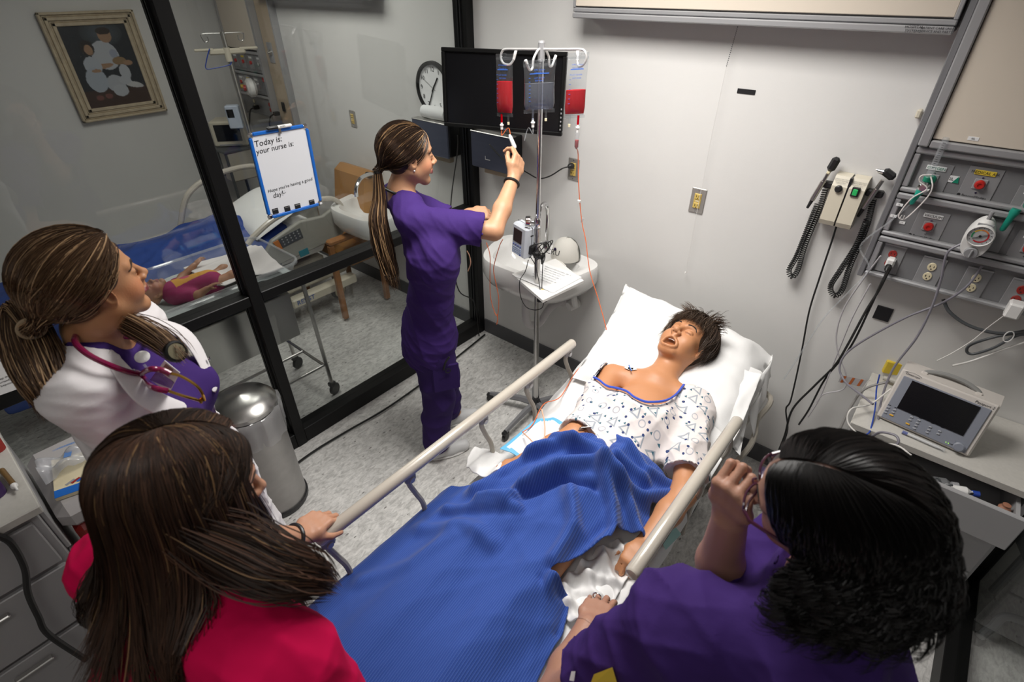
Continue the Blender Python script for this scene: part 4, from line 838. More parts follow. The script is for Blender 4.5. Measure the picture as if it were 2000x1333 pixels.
# blue blanket
def bump(x, y, cx, cy, sx, sy, a=0):
    u = (x-cx)*cos(a)+(y-cy)*sin(a); v = -(x-cx)*sin(a)+(y-cy)*cos(a); return np.exp(-(u/sx)**2-(v/sy)**2)
def ridge(x, y, pts, w_, h):
    "a rolled fold along a poly-line"
    best = np.full(x.shape, 1e9)
    for (a, b_) in zip(pts[:-1], pts[1:]):
        a = np.array(a); b_ = np.array(b_); d = b_-a; tt_ = np.clip(((x-a[0])*d[0]+(y-a[1])*d[1])/(d@d), 0, 1); best = np.minimum(best, np.hypot(x-a[0]-d[0]*tt_, y-a[1]-d[1]*tt_))
    return h*np.exp(-(best/w_)**2)
g2 = lambda px, py, z=.72: tuple(on(px, py, 'z', z)[:2])
out_b = [g2(912, 935, .69), g2(925, 930, .70), g2(975, 908, .72), g2(1040, 885, .74), g2(1110, 868, .76), g2(1150, 850, .80), g2(1195, 836, .82), g2(1245, 850, .82), g2(1300, 885, .80), g2(1335, 915, .78), g2(1343, 938, .76), g2(1325, 965, .74), g2(1270, 985, .70), g2(1272, 1025, .70), g2(1262, 1050, .70), g2(1225, 1030, .70), g2(1205, 1045, .68), g2(1190, 1070, .68), g2(1120, 1110, .66), g2(1068, 1140, .66), g2(1115, 1165, .66), g2(1100, 1230, .66), g2(1060, 1300, .66), g2(1040, 1345, .66), (1.86, -2.21), (1.20, -2.21), (1.15, -2.12), g2(640, 1150, .62), (1.19, -1.93), (1.185, -1.78), (1.19, -1.66), (1.20, -1.57)]
def zblank(P):
    x, y = P[..., 0], P[..., 1]
    z = np.full(x.shape, MZ+.035)
    z += .085*bump(x, y, 1.50, -1.85, .13, .75)+.085*bump(x, y, 1.72, -1.85, .10, .70)      # legs
    z += .10*bump(x, y, 1.64, -1.30, .25, .24)                                                # pelvis
    z += .085*bump(x, y, 1.70, -1.10, .20, .13, .6)                                         # bunched end
    R_ = lambda pts, w_, h: ridge(x, y, [g2(*p) for p in pts], w_, h)
    z += R_([(925, 945), (1000, 915), (1080, 890), (1150, 870), (1190, 850)], .024, .042)
    z += R_([(935, 975), (985, 985), (1040, 950), (1110, 935), (1160, 940), (1200, 965), (1260, 975), (1330, 950)], .020, .062)
    z += R_([(1030, 905), (1100, 900), (1165, 925), (1230, 990), (1255, 1035)], .016, .050)
    z += R_([(1060, 880), (1120, 905), (1190, 920), (1260, 945)], .015, .040)
    z += R_([(1190, 845), (1200, 880), (1260, 930), (1335, 935)], .014, .032)
    z += R_([(1170, 950), (1195, 1000), (1200, 1040), (1150, 1090), (1075, 1135)], .019, .058)
    z += R_([(870, 975), (960, 995), (1010, 1000)], .019, .034)+R_([(820, 1010), (900, 1020), (960, 1060)], .026, .026)
    z += R_([(1110, 980), (1120, 1040), (1080, 1100)], .020, .036)+R_([(700, 1110), (800, 1090), (880, 1040)], .028, .02)
    z -= R_([(960, 965), (1020, 975), (1100, 955), (1160, 975)], .012, .040)+R_([(1185, 870), (1185, 915), (1230, 960)], .010, .028)+R_([(1060, 1130), (1110, 1150), (1090, 1210)], .014, .02)
    z += folds(P, .010, 21, (14, 30), (1, .6))*np.clip((y+2.3)*1.2, .2, 1)
    xe = 1.262; over = np.clip(xe-x, 0, 1); z = z-over*over*16-over*.6; xx = np.where(x < xe, x, x)
    xr = np.clip(x-1.90, 0, 1); z = z-xr*.5
    yy = y; return np.stack([xx, yy, np.maximum(z, .35)], -1)
BL = cloth(out_b, zblank, 'blue_blanket', blueb, res=.0085, th=.007, label='blue ribbed blanket crumpled over the patient mannequin legs', cat='blanket')
# blanket back flap (darker underside showing by the white cloth)
# ================================================= PILLOW
def pillow():
    TL, TR, BR, BL_ = on(1222, 556, 'y', -.16), on(1515, 682, 'y', -.15), on(1452, 872, 'z', .70), on(1118, 738, 'z', .72)
    n = 34; b = MB(); top = []; bot = []; nn = unit_(np.cross(TR-TL, TL-BL_)); nn = nn if nn[2] > 0 else -nn
    for i in range(n):
        rt_, rb_ = [], []
        for j in range(n):
            u, v = 2*i/(n-1)-1, 2*j/(n-1)-1; U = (1+u*(1-.05*(1-v*v)*abs(u)**6))/2; W_ = (1+v*(1-.07*(1-u*u)*abs(v)**6))/2
            p = (BL_*(1-U)+BR*U)*(1-W_)+(TL*(1-U)+TR*U)*W_
            th = .060*((1-abs(u)**3.4)*(1-abs(v)**3.4))**.55; dent = .040*math.exp(-((u+.02)**2/.10+(v+.10)**2/.25))
            cr = (.0045*sin(u*9+v*14+sin(v*5)*2)+.003*sin(u*21-v*9))*(abs(u)**2+abs(v)**2); droop = np.array((0, 0, -.05*max(0, u-.72)/.28))
            rt_.append(p+nn*(th-dent+cr)+droop); rb_.append(p-nn*(th*.6)+droop)
        top.append(rt_); bot.append(rb_)
    b.grid(np.array(top)); b.grid(np.array(bot)[:, ::-1])
    o = b.build('pillow', sheetm, label='large white pillow on the raised head end under the mannequin head', cat='pillow', smooth=180)
    md = o.modifiers.new('w', 'WELD'); md.merge_threshold = .002
    G = []
    for i in range(8):
        row = []
        for j in range(18):
            v = 1-j/17*1.25; W_ = (1+v)/2; p = BR*(1-W_)+TR*W_; row.append(p+np.array((-.010+i*.004, .0, -.035-i*.016-.012*(1-abs(v))))+np.array((.008*sin(v*9+i*.5), 0, 0)))
        G.append(row)
    o2 = MB().grid(np.array(G)).build('pillowcase_hem', sheetm, o, smooth=180); md = o2.modifiers.new('s', 'SOLIDIFY'); md.thickness = .003
unit_ = lambda v: np.array(v)/np.linalg.norm(v)
pillow()
# sheet corner at left of pillow (draped over the mattress head)
def zs3(P):
    x, y = P[..., 0], P[..., 1]; z = np.vectorize(mprof)(y)+.022+folds(P, .010, 31, (12, 26)); over = np.clip(1.29-x, 0, 1); z = z-over*1.2; return np.stack([x, y, z], -1)
cloth([(1.24, -.95), (1.22, -.70), (1.24, -.40), (1.50, -.38), (1.94, -.40), (1.975, -.7), (1.97, -1.05), (1.6, -1.3), (1.30, -1.40), (1.25, -1.2)], zs3, 'draw_sheet', sheetm, res=.013, label='white draw sheet under the mannequin shoulders and arm', cat='sheet')
# blue-white absorbent pad under the left arm
pd = [on(px, py, 'z', .72)[:2] for px, py in ((1048, 812), (1080, 808), (1130, 830), (1085, 868), (1040, 900), (1000, 880), (975, 872), (1000, 850))]
def zpad(P):
    x, y = P[..., 0], P[..., 1]; z = np.full(x.shape, .705)+folds(P, .006, 12, (14, 30))+.0*x; return np.stack([x, y, z], -1)
o = cloth(pd, zpad, 'absorbent_pad', [mat('pad_white', (.72, .75, .78), .7), mat('pad_blue', (.12, .42, .68), .5)], res=.008, th=.004, label='white absorbent pad with light blue border under the mannequin arm', cat='pad')
me = o.data; A = np.array(pd); B = np.roll(A, -1, 0)
for p in me.polygons:
    c_ = np.mean([me.vertices[i].co[:] for i in p.vertices], axis=0)+WO[o.name]; d = B-A; tt_ = np.clip(((c_[:2]-A)*d).sum(1)/((d*d).sum(1)), 0, 1); q = A+d*tt_[:, None]
    if np.sqrt(((q-c_[:2])**2).sum(1)).min() < .017: p.material_index = 1
MB().prism([on(1295, 1065, 'z', .62), on(1318, 1030, 'z', .66), on(1330, 1045, 'z', .62), on(1300, 1075, 'z', .58)], (0, 0, .004)).build('pad_corner', mat('mint_pad', (.35, .62, .58), .6), label='pale green pad corner sticking out below the right rail', cat='pad')
# ================================================= IV POLE
PX, PY = .838, -.475; tx, ty, tz = .816, -.482, 1.935
t = thing('drip_stand', 'chrome drip stand on five-foot base between the nurse and bed', 'stand', (PX, PY, 0))
MB().tube([(PX, PY, .07), (.820, -.480, 1.20)], .0145, 12).build('lower_pole', M['steel'], t)
MB().tube([(.820, -.480, 1.18), (tx, ty, tz)], .0105, 12).build('upper_pole', M['chrome'], t)
MB().lathe([(.035, 0), (.035, .03), (.020, .062), (.02, .07)], (PX, PY, .05), n=16).build('hub', M['plastb'], t)
for k in range(5):
    a = radians(200+72*k); d = np.array((cos(a), sin(a), 0)); e = np.array((PX, PY, 0))+d*.29
    MB().tube([np.array((PX, PY, .075)), np.array((PX, PY, .085))+d*.10, e+np.array((0, 0, .065))], [.022, .02, .014], 6).build('foot', [M['alud']], t)
    MB().lathe([(.020, -.011), (.025, -.006), (.025, .006), (.020, .011), (0, .012)], e+np.array((0, 0, .026)), np.cross(d, (0, 0, 1)), 16).box(e+np.array((0, 0, .055)), (.045, .03, .022), R=rotz(a), bev=.006).build('castor', M['plastb'], t)
MB().lathe([(.017, 0), (.019, .006), (.019, .04), (.014, .05)], (.820, -.480, 1.175), n=14).build('clamp_collar', M['chrome'], t)
kd = np.array((-rt[0], -rt[1], .1)); MB().cyl((.820, -.480, 1.20), np.array((.820, -.480, 1.20))+kd*.035, .007, n=10).lathe([(.026, 0), (.030, .006), (.026, .026), (.012, .020), (0, .020)], np.array((.820, -.480, 1.20))+kd*.033, kd, 20).build('height_knob', M['chrome'], t)
# top hooks
M['hook'] = mat('bright_steel', (.72, .71, .70), .3, .55)
hl = on(976, 92, 'y', -.48); hr = on(1140, 92, 'y', -.48); ax_ = (hr-hl); ax_ /= np.linalg.norm(ax_); zt = 1.922
top = np.array((tx, ty, zt)); hook = []
L1 = 0.185; fwd = np.cross(ax_, (0, 0, 1.)); 
for s in (-1, 1):
    e = top+ax_*s*.205
    P = [top, top+ax_*s*.12, e-ax_*s*.02, e+np.array((0, 0, -.008)), e+ax_*s*.008+np.array((0, 0, -.03)), e-ax_*s*.005+np.array((0, 0, -.052)), e-ax_*s*.03+np.array((0, 0, -.058))-fwd*.01, e-ax_*s*.045+np.array((0, 0, -.04))-fwd*.02, e-ax_*s*.052+np.array((0, 0, -.005))-fwd*.028]
    MB().tube(spl(P, 6), .0048, 8).build('hook_arm', M['hook'], t)
    MB().tube([P[-2], P[-1]], .0062, 8).build('hook_tip', M['white'], t)
for s in (-1, 1):
    P = [top+np.array((0, 0, -.005)), top-fwd*s*.02, top-fwd*s*.05+np.array((0, 0, -.03)), top-fwd*s*.055+np.array((0, 0, -.06)), top-fwd*s*.075+np.array((0, 0, -.065)), top-fwd*s*.10+np.array((0, 0, -.03))]
    MB().tube(spl(P, 5), .0048, 8).build('hook_arm', M['hook'], t); MB().tube([P[-1]*.6+P[-2]*.4, P[-1]], .006, 8).build('hook_tip', M['white'], t)
MB().cyl((tx, ty, 1.88), (tx, ty, 1.945), .014, n=14).lathe([(.014, 0), (.012, .006), (0, .008)], (tx, ty, 1.945), n=14).build('top_cap', M['alu'], t)
# fluid bags
redf = bpy.data.materials.new('red_fluid'); 
def fluid(name, col, body):
    return glassm(name, col, 1.33, .08, body, col)
redf = fluid('red_fluid', (.42, .002, .008), .82); clearf = fluid('clear_fluid', (.50, .52, .60), .10)
bagm = glassm('bag_film', (.93, .94, .95), 1.5, .10, .02, (.85, .87, .9))
def bag(topc, w_, h, level, fm, lab, tw=0, thick=.022, print_=None, dn=None, sg=1):
    Xb = rotz(tw)@ax_; Yb = np.cross((0, 0, 1.), Xb); dn = np.array((0, 0, -1.)) if dn is None else dn
    t = thing('fluid_bag', lab, 'fluid bag', topc+dn*(h+.03))
    def shell(u0, u1, k, n=24, mlev=14):
        V = []
        for i in range(mlev+1):
            s = u0+(u1-u0)*i/mlev; th = thick*max(.04, (1-abs(2*s-1)**2.4))**.7*(.35+.9*s)*k; hw = w_/2*(1-.06*sin(pi*s))*(.985 if k < 1 else 1)
            sag = 1-.12*max(0, s-.85)/.15
            for j in range(n):
                a = 2*pi*j/n; V.append(topc+dn*h*s+Xb*hw*sag*np.sign(cos(a))*abs(cos(a))**.8+Yb*th/1.6*sin(a))
        F = [(i*n+k2, i*n+(k2+1) % n, (i+1)*n+(k2+1) % n, (i+1)*n+k2) for i in range(mlev) for k2 in range(n)]+[tuple(range(n))[::-1], tuple(mlev*n+k2 for k2 in range(n))]
        return V, F
    V, F = shell(.02, 1, 1); MB().add(V, F).build('bag_film', bagm, t, smooth=60)
    V, F = shell(1-level, .97, .9); MB().add(V, F).build('fluid', fm, t, smooth=60)
    MB().box(topc+dn*.002, (w_*1.02, .002, .022), R=np.column_stack([Xb, Yb, (0, 0, 1)]), bev=.0008).box(topc+dn*(h+.003), (w_*1.0, .002, .014), R=np.column_stack([Xb, Yb, (0, 0, 1)]), bev=.0008).build('seam', bagm, t)
    MB().tube([topc+Xb*.012*cos(a)+np.array((0, 0, .004+.007*sin(a)))-Yb*.002 for a in np.linspace(0, 2*pi, 17)[:-1]], .0014, 5, closed=True).build('hanging_eye', bagm, t)
    bot = topc+dn*h
    for s, c_ in ((-.2*sg, fm), (.22*sg, bagm)):
        MB().cyl(bot+Xb*w_*s, bot+Xb*w_*s+dn*.035, .0045, n=10).build('port', c_, t)
    MB().cyl(bot+Xb*w_*.22*sg+dn*.032, bot+Xb*w_*.22*sg+dn*.042, .0052, n=10).build('port_cap', M['ivory'], t)
    if print_:
        b = MB(); front = Yb*(-1 if (Yb@(topc-CAM)) > 0 else 1); 
        for i, s in enumerate(print_): textm(b, s, topc+dn*h*(.14+.055*i)+front*(thick*.36+.001), .008, Xb if np.cross(Xb, (0, 0, 1.))@front > 0 else -Xb, (0, 0, 1))
        b.box(topc+dn*h*.215+front*(thick*.36+.0012), (w_*.6, .0006, .003), R=np.column_stack([Xb, Yb, (0, 0, 1)]))
        for i in range(7): b.box(topc+dn*h*(.3+.08*i)-Xb*w_*.30+front*(thick*.45+.0012), (.007, .0006, .0015), R=np.column_stack([Xb, Yb, (0, 0, 1)]))
        b.build('print', mat('blue_print', (.03, .12, .5), .5), t)
    return bot, Xb, dn
PR = ('0.9% Sodium', 'Chloride Inj', '', 'LOT 00-000', 'EXP 00/00')
topR = top+ax_*.155+np.array((0, 0, -.055))-fwd*.01; topL = top-ax_*.165+np.array((0, 0, -.055))-fwd*.01; topM = top+fwd*.06+np.array((0, 0, -.085))
side = 1 if fwd[1] < 0 else -1
topM = on(1054, 122, 'y', -.55); topR = on(1129, 108, 'y', -.50); topL = on(985, 110, 'y', -.50)
bR = bag(topR, .082, .212, .44, redf, 'rightmost fluid bag, half full of red fluid, on the drip stand', .60, .026, PR, sg=-1)
bL = bag(topL, .085, .225, .58, redf, 'leftmost fluid bag, red fluid, in front of the television', .12, .036, PR)
bM = bag(topM, .126, .172, .58, clearf, 'middle fluid bag of clear fluid on the drip stand', .62, .03, PR, dn=np.array((.02, .0, -1))/np.linalg.norm((.02, 0, 1)))
def giving_set(bot, dn, fm, tubem, pts, lab, chamber=True):
    t = thing('giving_set', lab, 'drip line', bot+dn*.15)
    MB().lathe([(.004, 0), (.005, .012), (.009, .014), (.009, .018), (.006, .020), (.006, .034)], bot+dn*.03, dn, 12).build('spike', M['white'], t)
    if chamber:
        MB().lathe([(.007, 0), (.0085, .006), (.0085, .058), (.004, .066)], bot+dn*.064, dn, 12).build('drip_chamber', M['clear'], t)
        MB().lathe([(.0075, .030), (.0075, .056), (.003, .064)], bot+dn*.064, dn, 12).build('chamber_fluid', fm, t)
        s0 = bot+dn*.128
    else: s0 = bot+dn*.06
    MB().tube(spl([s0]+pts, 8), .0021, 6).build('tube', tubem, t)
    return t
b0, Xb, dn = bR; s_ = b0+Xb*.082*.2
t = giving_set(s_, dn, redf, M['orange'], [on(*p) for p in ((1129, 300, 'y', -.43), (1130, 360, 'y', -.43), (1136, 430, 'y', -.43), (1144, 470, 'y', -.44), (1152, 530, 'y', -.47), (1170, 590, 'y', -.49), (1185, 648, 'y', -.53), (1188, 690, 'y', -.56))]+[np.array((1.26, -.72, .69)), on(1095, 775, 'z', .70), on(1062, 790, 'z', .705), on(1040, 830, 'z', .71), on(1020, 845, 'z', .72)], 'orange drip line from the rightmost bag down behind the bed')
q = on(1131, 393, 'y', -.43); MB().lathe([(.004, -.006), (.008, -.004), (.008, .004), (.004, .006)], q, (0, 0, 1), 12).build('joint', M['white'], t)
q = on(1137, 430, 'y', -.43); MB().lathe([(.004, -.012), (.006, -.004), (.004, .012)], q, (.5, 0, 1), 10).build('joint', M['clear'], t)
b0, Xb, dn = bL; s_ = b0-Xb*.085*.2; giving_set(s_, dn, redf, M['orange'], [s_+dn*.09, on(993, 250, 'y', -.49), on(998, 272, 'y', -.50)], 'short red drip line from the leftmost bag to a white clamp', chamber=False)
q0 = on(995, 263, 'y', -.50); q1 = on(1006, 290, 'y', -.51); MB().tube([q0, q0*.8+q1*.2, q1*.85+q0*.15, q1], [.004, .0085, .010, .007], 10).build('roller_clamp', M['white'], label='white tapered roller clamp dangling beside the raised hand', cat='clamp')
b0, Xb, dn = bM; s_ = b0-Xb*.126*.2; giving_set(s_, dn, clearf, M['clear'], [s_+dn*.09, on(1032, 250, 'y', -.51), on(1024, 275, 'y', -.53)], 'clear drip line from the middle bag into the raised hand', chamber=False)
# loose orange line looping below the elbow
pts = [on(*p, 'y', -.52) for p in ((950, 474), (957, 500), (957, 540), (958, 580), (966, 610), (972, 616), (974, 585), (970, 560), (964, 530), (967, 510), (976, 480), (982, 468))]
MB().tube(spl(pts, 6), .0022, 6).tube(spl([on(971, 614, 'y', -.52), on(972, 625, 'y', -.52), on(970, 634, 'y', -.52)], 4), .003, 6).build('orange_line', M['orange'], label='loose orange line looping in the air below the raised elbow', cat='drip line')
MB().tube(spl([on(*p, 'y', -.67) for p in ((912, 490), (917, 500), (919, 515), (914, 530))], 5), .0025, 6).build('pale_tube', M['ptube'], label='short pale tube dangling behind the nurse sleeve', cat='tube')
# pump on pole
pc = on(1022, 468, 'y', -.50); fp = CAM-pc; fp[2] = 0; fp /= np.linalg.norm(fp); fd = fp*cos(.85)+np.cross((0, 0, 1.), fp)*-sin(.85); 
R = frame(fd, (.10, .05, 1)); Rx, Ry, Rz = R[:, 0], R[:, 1], R[:, 2]
t = thing('infusion_pump', 'small white infusion pump with keypad clamped to drip stand', 'pump', pc-np.array((0, 0, .1)))
MB().box(pc, (.105, .062, .165), R=R, bev=.009).build('casing', mat('pump_white', (.68, .72, .78), .35), t)
MB().box(pc-Ry*.006, (.107, .003, .167), R=R, bev=.001).build('seam', M['gcordd'], t)
MB().box(pc+Ry*.0315+Rz*.025+Rx*.008, (.060, .003, .070), R=R, bev=.001).build('display', mat('pump_screen', (.05, .03, .03), .25), t)
kb = mat('pump_blue_key', (.10, .14, .40), .4); kl = mat('pump_pale_key', (.42, .50, .68), .4)
for i in range(4): MB().box(pc+Ry*.0325-Rz*.025+Rx*(.033-.017*i), (.010, .003, .008), R=R, bev=.001).build('soft_key', kb, t)
for r0 in range(4):
    for i in range(4): MB().box(pc+Ry*.0325-Rz*(.040+.010*r0)+Rx*(.033-.017*i), (.012, .003, .007), R=R, bev=.001).build('key', kl if (r0, i) != (3, 3) else kb, t)
for dz in (.04, -.05): MB().box(pc-Rx*.053-Ry*.006+Rz*dz, (.003, .018, .006), R=R, bev=.001).build('latch', M['ink'], t)
MB().box(pc*.45+np.array((.820, -.480, 1.07))*.55-Rz*.02, (.06, .05, .05), R=R, bev=.006).build('pole_clamp', M['plastb'], t)
MB().box((.835, -.50, 1.05), (.035, .035, .03), R=rotz(.4), bev=.008).lathe([(.006, 0), (.008, .02), (.03, .024), (.03, .034), (.008, .04)], (.845, -.51, 1.04), (rt[0], rt[1], -.2), 5).build('clamp_knob', M['plastb'], t)
cb = MB()
for s in range(4):
    c0 = np.array((.845, -.50, 1.09)); cb.tube([c0+rt*(.040*cos(a)+.008*s)+np.array((0, 0, 1.))*(.028+.008*s)*sin(a+.4*s)+fp*(.02+.006*s) for a in np.linspace(0, 2*pi, 25)[:-1]], .0024, 5, closed=True)
cb.build('coiled_cord', M['cord'], label='black cord coiled on the drip stand beside the pump', cat='cord')
pcd = [np.array(p) for p in ((.84, -.49, 1.09),)]+[on(*p, 'y', -.51) for p in ((1060, 500), (1059, 540), (1058, 566))]
MB().tube(spl(pcd, 6), .0022, 5).build('adapter_cord', M['cord'], label='thin black cord running straight down to the black adapter', cat='cord')
pcd = [on(*p, 'y', -.52) for p in ((1032, 508), (1026, 530), (1015, 550), (1017, 580), (1028, 600), (1045, 606), (1058, 602), (1062, 592))]
MB().tube(spl(pcd, 6), .0022, 5).build('adapter_cord', M['cord'], label='black cord bowing out left of the drip stand', cat='cord')
pcd = [on(*p, 'y', -.52) for p in ((1036, 502), (1046, 520), (1052, 548), (1055, 566))]
MB().tube(spl(pcd, 6), .0022, 5).build('adapter_cord', M['cord'], label='black cord from pump base slanting to the adapter', cat='cord')
q = on(1059, 580, 'y', -.51); tt = thing('power_adapter', 'black power adapter with yellow plug strapped to drip stand', 'adapter', q)
MB().box(q, (.05, .034, .055), R=rotz(YAW), bev=.006).build('body', M['plastb'], tt); MB().box(q+np.array((0, 0, .035)), (.018, .016, .018), R=rotz(YAW), bev=.004).build('plug', M['yellow'], tt)
MB().tube(spl([(.05, -.06, .012), (.10, -.50, .012), (.13, -1.0, .012), (.11, -1.30, .012), (.10, -1.52, .012), (.12, -1.75, .012)], 8), .006, 6).build('floor_cable', M['cord'], label='black cable lying on the floor along the glass partition', cat='cable')
# ================================================= BASSINET CART beyond the glass
bx0, bx1, by0, by1 = -.71, -.22, -1.93, -1.17
t = thing('bassinet_cart', 'steel cart on castors carrying the clear bassinet beyond the glass', 'cart', (-.46, -1.55, 0))
for x in (bx0+.05, bx1-.02):
    for y in (by0+.06, by1-.01+.03):
        MB().tube([(x, y, .10), (x, y-.02 if y > -1.5 else y+.02, .80)], .012, 10).build('leg', M['steel'], t)
        MB().lathe([(.034, -.012), (.040, -.006), (.040, .006), (.034, .012), (0, .013)], (x, y+.01, .04), (1, .3, 0), 16).box((x, y, .085), (.03, .045, .03), R=np.eye(3), bev=.006).build('castor', M['plastb'], t)
b = MB()
for y in (by0+.06, by1): b.tube([(bx0+.05, y, .24), (bx1-.02, y, .24)], .009, 8)
b.tube([((bx0+bx1)/2, by0+.06, .24), ((bx0+bx1)/2, by1, .24)], .009, 8).tube([(bx1-.02, by0+.06, .24), (bx1-.02, by1, .24)], .009, 8); b.build('stretcher_bar', M['steel'], t)
MB().box((bx0+.05, by0+.08, .50), (bx1-.03, by1-.08, .77), bev=.004).build('drawer_box', M['steel'], t)
b = MB(); 
for (xa, ya, xb, yb) in ((bx0, by0, bx1, by0), (bx0, by1, bx1, by1), (bx0, by0, bx0, by1), (bx1, by0, bx1, by1)): b.tube([(xa, ya, .83), (xb, yb, .83)], .011, 8)
b.box((bx0, by0, .80), (bx1, by1, .822)); b.build('tray_rim', M['steel'], t)
t = thing('bassinet', 'clear plastic bassinet holding the baby doll beyond the glass', 'bassinet', (-.46, -1.55, .825))
def rr(x0, x1, y0, y1, r, z, n=6):
    P = []
    for cx_, cy_, a0 in ((x1-r, y1-r, 0), (x0+r, y1-r, 90), (x0+r, y0+r, 180), (x1-r, y0+r, 270)):
        for k in range(n+1): a = radians(a0+90*k/n); P.append((cx_+r*cos(a), cy_+r*sin(a), z))
    return P
zt = .935; Ls = [rr(bx0+.04, bx1-.04, by0+.04, by1-.04, .05, .828), rr(bx0+.02, bx1-.02, by0+.02, by1-.02, .06, .845), rr(bx0, bx1, by0, by1, .07, zt-.02), rr(bx0-.012, bx1+.012, by0-.012, by1+.012, .08, zt), rr(bx0-.018, bx1+.018, by0-.018, by1+.018, .085, zt-.008)]
n = len(Ls[0]); b = MB().add(np.vstack(Ls), [(i*n+k, i*n+(k+1) % n, (i+1)*n+(k+1) % n, (i+1)*n+k) for i in range(4) for k in range(n)]+[tuple(range(n))[::-1]])
o = b.build('tub', M['clear'], t, smooth=60)
rimp = [np.array(p)+np.array((0, 0, (-.02*math.exp(-((p[1]+1.55)/.15)**2)))) for p in rr(bx0-.012, bx1+.012, by0-.012, by1+.012, .08, zt+.004, 8)]
MB().tube(rimp, .006, 6, closed=True).build('rim', glassm('rim_plastic', (.95, .95, .96), 1.9, .05, .15), t)
def zbm(P): x, y = P[..., 0], P[..., 1]; return np.stack([x, y, .885+folds(P, .010, 3, (8, 16))], -1)
cloth([(bx0+.03, by0+.03), (bx1-.03, by0+.03), (bx1-.03, by1-.03), (bx0+.03, by1-.03)], zbm, 'bassinet_pad', mat('pale_grey_sheet', (.45, .48, .47), .8), res=.02, label='pale grey green padding in the bottom of bassinet', cat='pad')
def zbb(P):
    x, y = P[..., 0], P[..., 1]; return np.stack([x, y, .91+.055*np.exp(-((x+.47)/.13)**2)+folds(P, .010, 6, (10, 20))], -1)
cloth([(-.66, -1.56), (-.58, -1.60), (-.36, -1.60), (-.27, -1.54), (-.26, -1.24), (-.66, -1.22)], zbb, 'baby_blanket', mat('white_flannel', (.70, .66, .65), .9), res=.012, label='white flannel blanket tucked over the baby doll', cat='blanket')
# ================================================= FAR BED beyond the glass
fb = thing('far_hospital_bed', 'second hospital bed beyond the glass with grey control side rail', 'bed', (-1.5, -1.2, 0))
MB().box((-1.92, -2.35, .50), (-1.10, -.50, .62), bev=.03).build('mattress', sheetm, fb)
MB().box((-1.88, -2.3, .36), (-1.14, -.52, .46), bev=.01).build('frame', M['frameg'], fb)
MB().box((-1.30, -1.9, .22), (-1.20, -.3, .36), bev=.02).build('lower_frame', M['cream'], fb)
for (x, y) in ((-1.25, -.40), (-1.25, -2.1), (-1.8, -.6), (-1.8, -2.1)):
    w_ = MB().lathe([(.060, -.018), (.072, -.012), (.072, .012), (.060, .018)], (x, y, .072), (1, .25, 0), 24).build('castor', M['plastb'], fb)
    MB().lathe([(.058, -.020), (.050, -.022), (.02, -.024), (0, -.024)], (x, y, .072), (1, .25, 0), 20).lathe([(.058, .020), (.050, .022), (.02, .024), (0, .024)], (x, y, .072), (1, .25, 0), 20).build('hub_cap', M['ivory'], w_); MB().box((x, y, .17), (.06, .05, .10), R=np.eye(3), bev=.01).build('castor_fork', M['steel'], w_)
sgrey = mat('bed_plastic', (.32, .31, .275), .45)
# near head rail with controls
A = on(500, 505, 'x', -1.045); P = [on(*p, 'x', -1.03) for p in ((510, 500), (525, 468), (580, 430), (625, 420), (650, 400), (665, 420), (662, 455), (640, 470), (580, 498), (525, 522))]
b = MB(); b.prism(P, (.035, 0, 0)); o = b.build('control_panel', sgrey, fb, smooth=30); md = o.modifiers.new('b', 'BEVEL'); md.width = .012; md.segments = 3
P = [on(*p, 'x', -.992) for p in ((543, 468), (585, 446), (592, 464), (552, 484))]; MB().prism(P, (.004, 0, 0)).build('keypad', M['gcordd'], fb)
P = [on(*p, 'x', -.991) for p in ((533, 474), (543, 469), (552, 486), (544, 488))]; MB().prism(P, (.004, 0, 0)).build('orange_key', mat('orange_key', (.55, .18, .04), .5), fb)
kd_ = (P[0]-P[0]); e1 = on(585, 446, 'x', -.988)-on(543, 468, 'x', -.988); e2 = on(552, 484, 'x', -.988)-on(543, 468, 'x', -.988); o0_ = on(543, 468, 'x', -.988)
for i in range(5):
    for j in range(3): MB().box(o0_+e1*(.14+.18*i)+e2*(.2+.3*j), (.004, .010, .010), R=np.eye(3), bev=.003).build('key', M['grey'], fb)
P = [on(*p, 'x', -.995) for p in ((583, 492), (600, 484), (604, 495), (587, 503))]; MB().prism(P, (.004, 0, 0)).build('angle_indicator', mat('teal_mark', (.03, .2, .25), .5), fb)
MB().tube(spl([on(*p, 'x', -1.03) for p in ((483, 478), (500, 458), (540, 425), (600, 398), (645, 388), (668, 405), (672, 440), (655, 468))], 6), .018, 10).build('rail_tube', M['rail'], fb)
MB().tube(spl([(-1.98, -1.15, .62), (-1.99, -1.0, .86), (-1.99, -.75, .95), (-1.99, -.45, .94), (-1.99, -.30, .80), (-1.98, -.25, .62)], 6), .02, 10).build('far_rail', M['rail'], fb)
MB().box((-1.86, -.50, .55), (-1.16, -.46, .95), bev=.02).build('headboard', sgrey, fb)
q = on(665, 560, 'z', .35); MB().box((-1.10, -.9, .20), (-1.02, -.35, .27), bev=.01).build('side_bumper', M['cream'], fb)
b = MB(); textm(b, 'RESIST', (-1.015, -.80, .24), .05, (0, 1, 0), (0, 0, 1)); b.build('blue_lettering', mat('blue_letter', (.05, .12, .4), .5), fb)
fpil = MB(); n = 16
top_, bot_ = [], []
for i in range(n):
    a_, c_ = [], []
    for j in range(n):
        u, v = 2*i/(n-1)-1, 2*j/(n-1)-1; th = .07*((1-abs(u)**3)*(1-abs(v)**3))**.5; p = np.array((-1.5+u*.30, -.74+v*.20, .70+.14*(v+1)/2)); a_.append(p+(0, -.3*th, th)); c_.append(p-(0, 0, th*.6))
    top_.append(a_); bot_.append(c_)
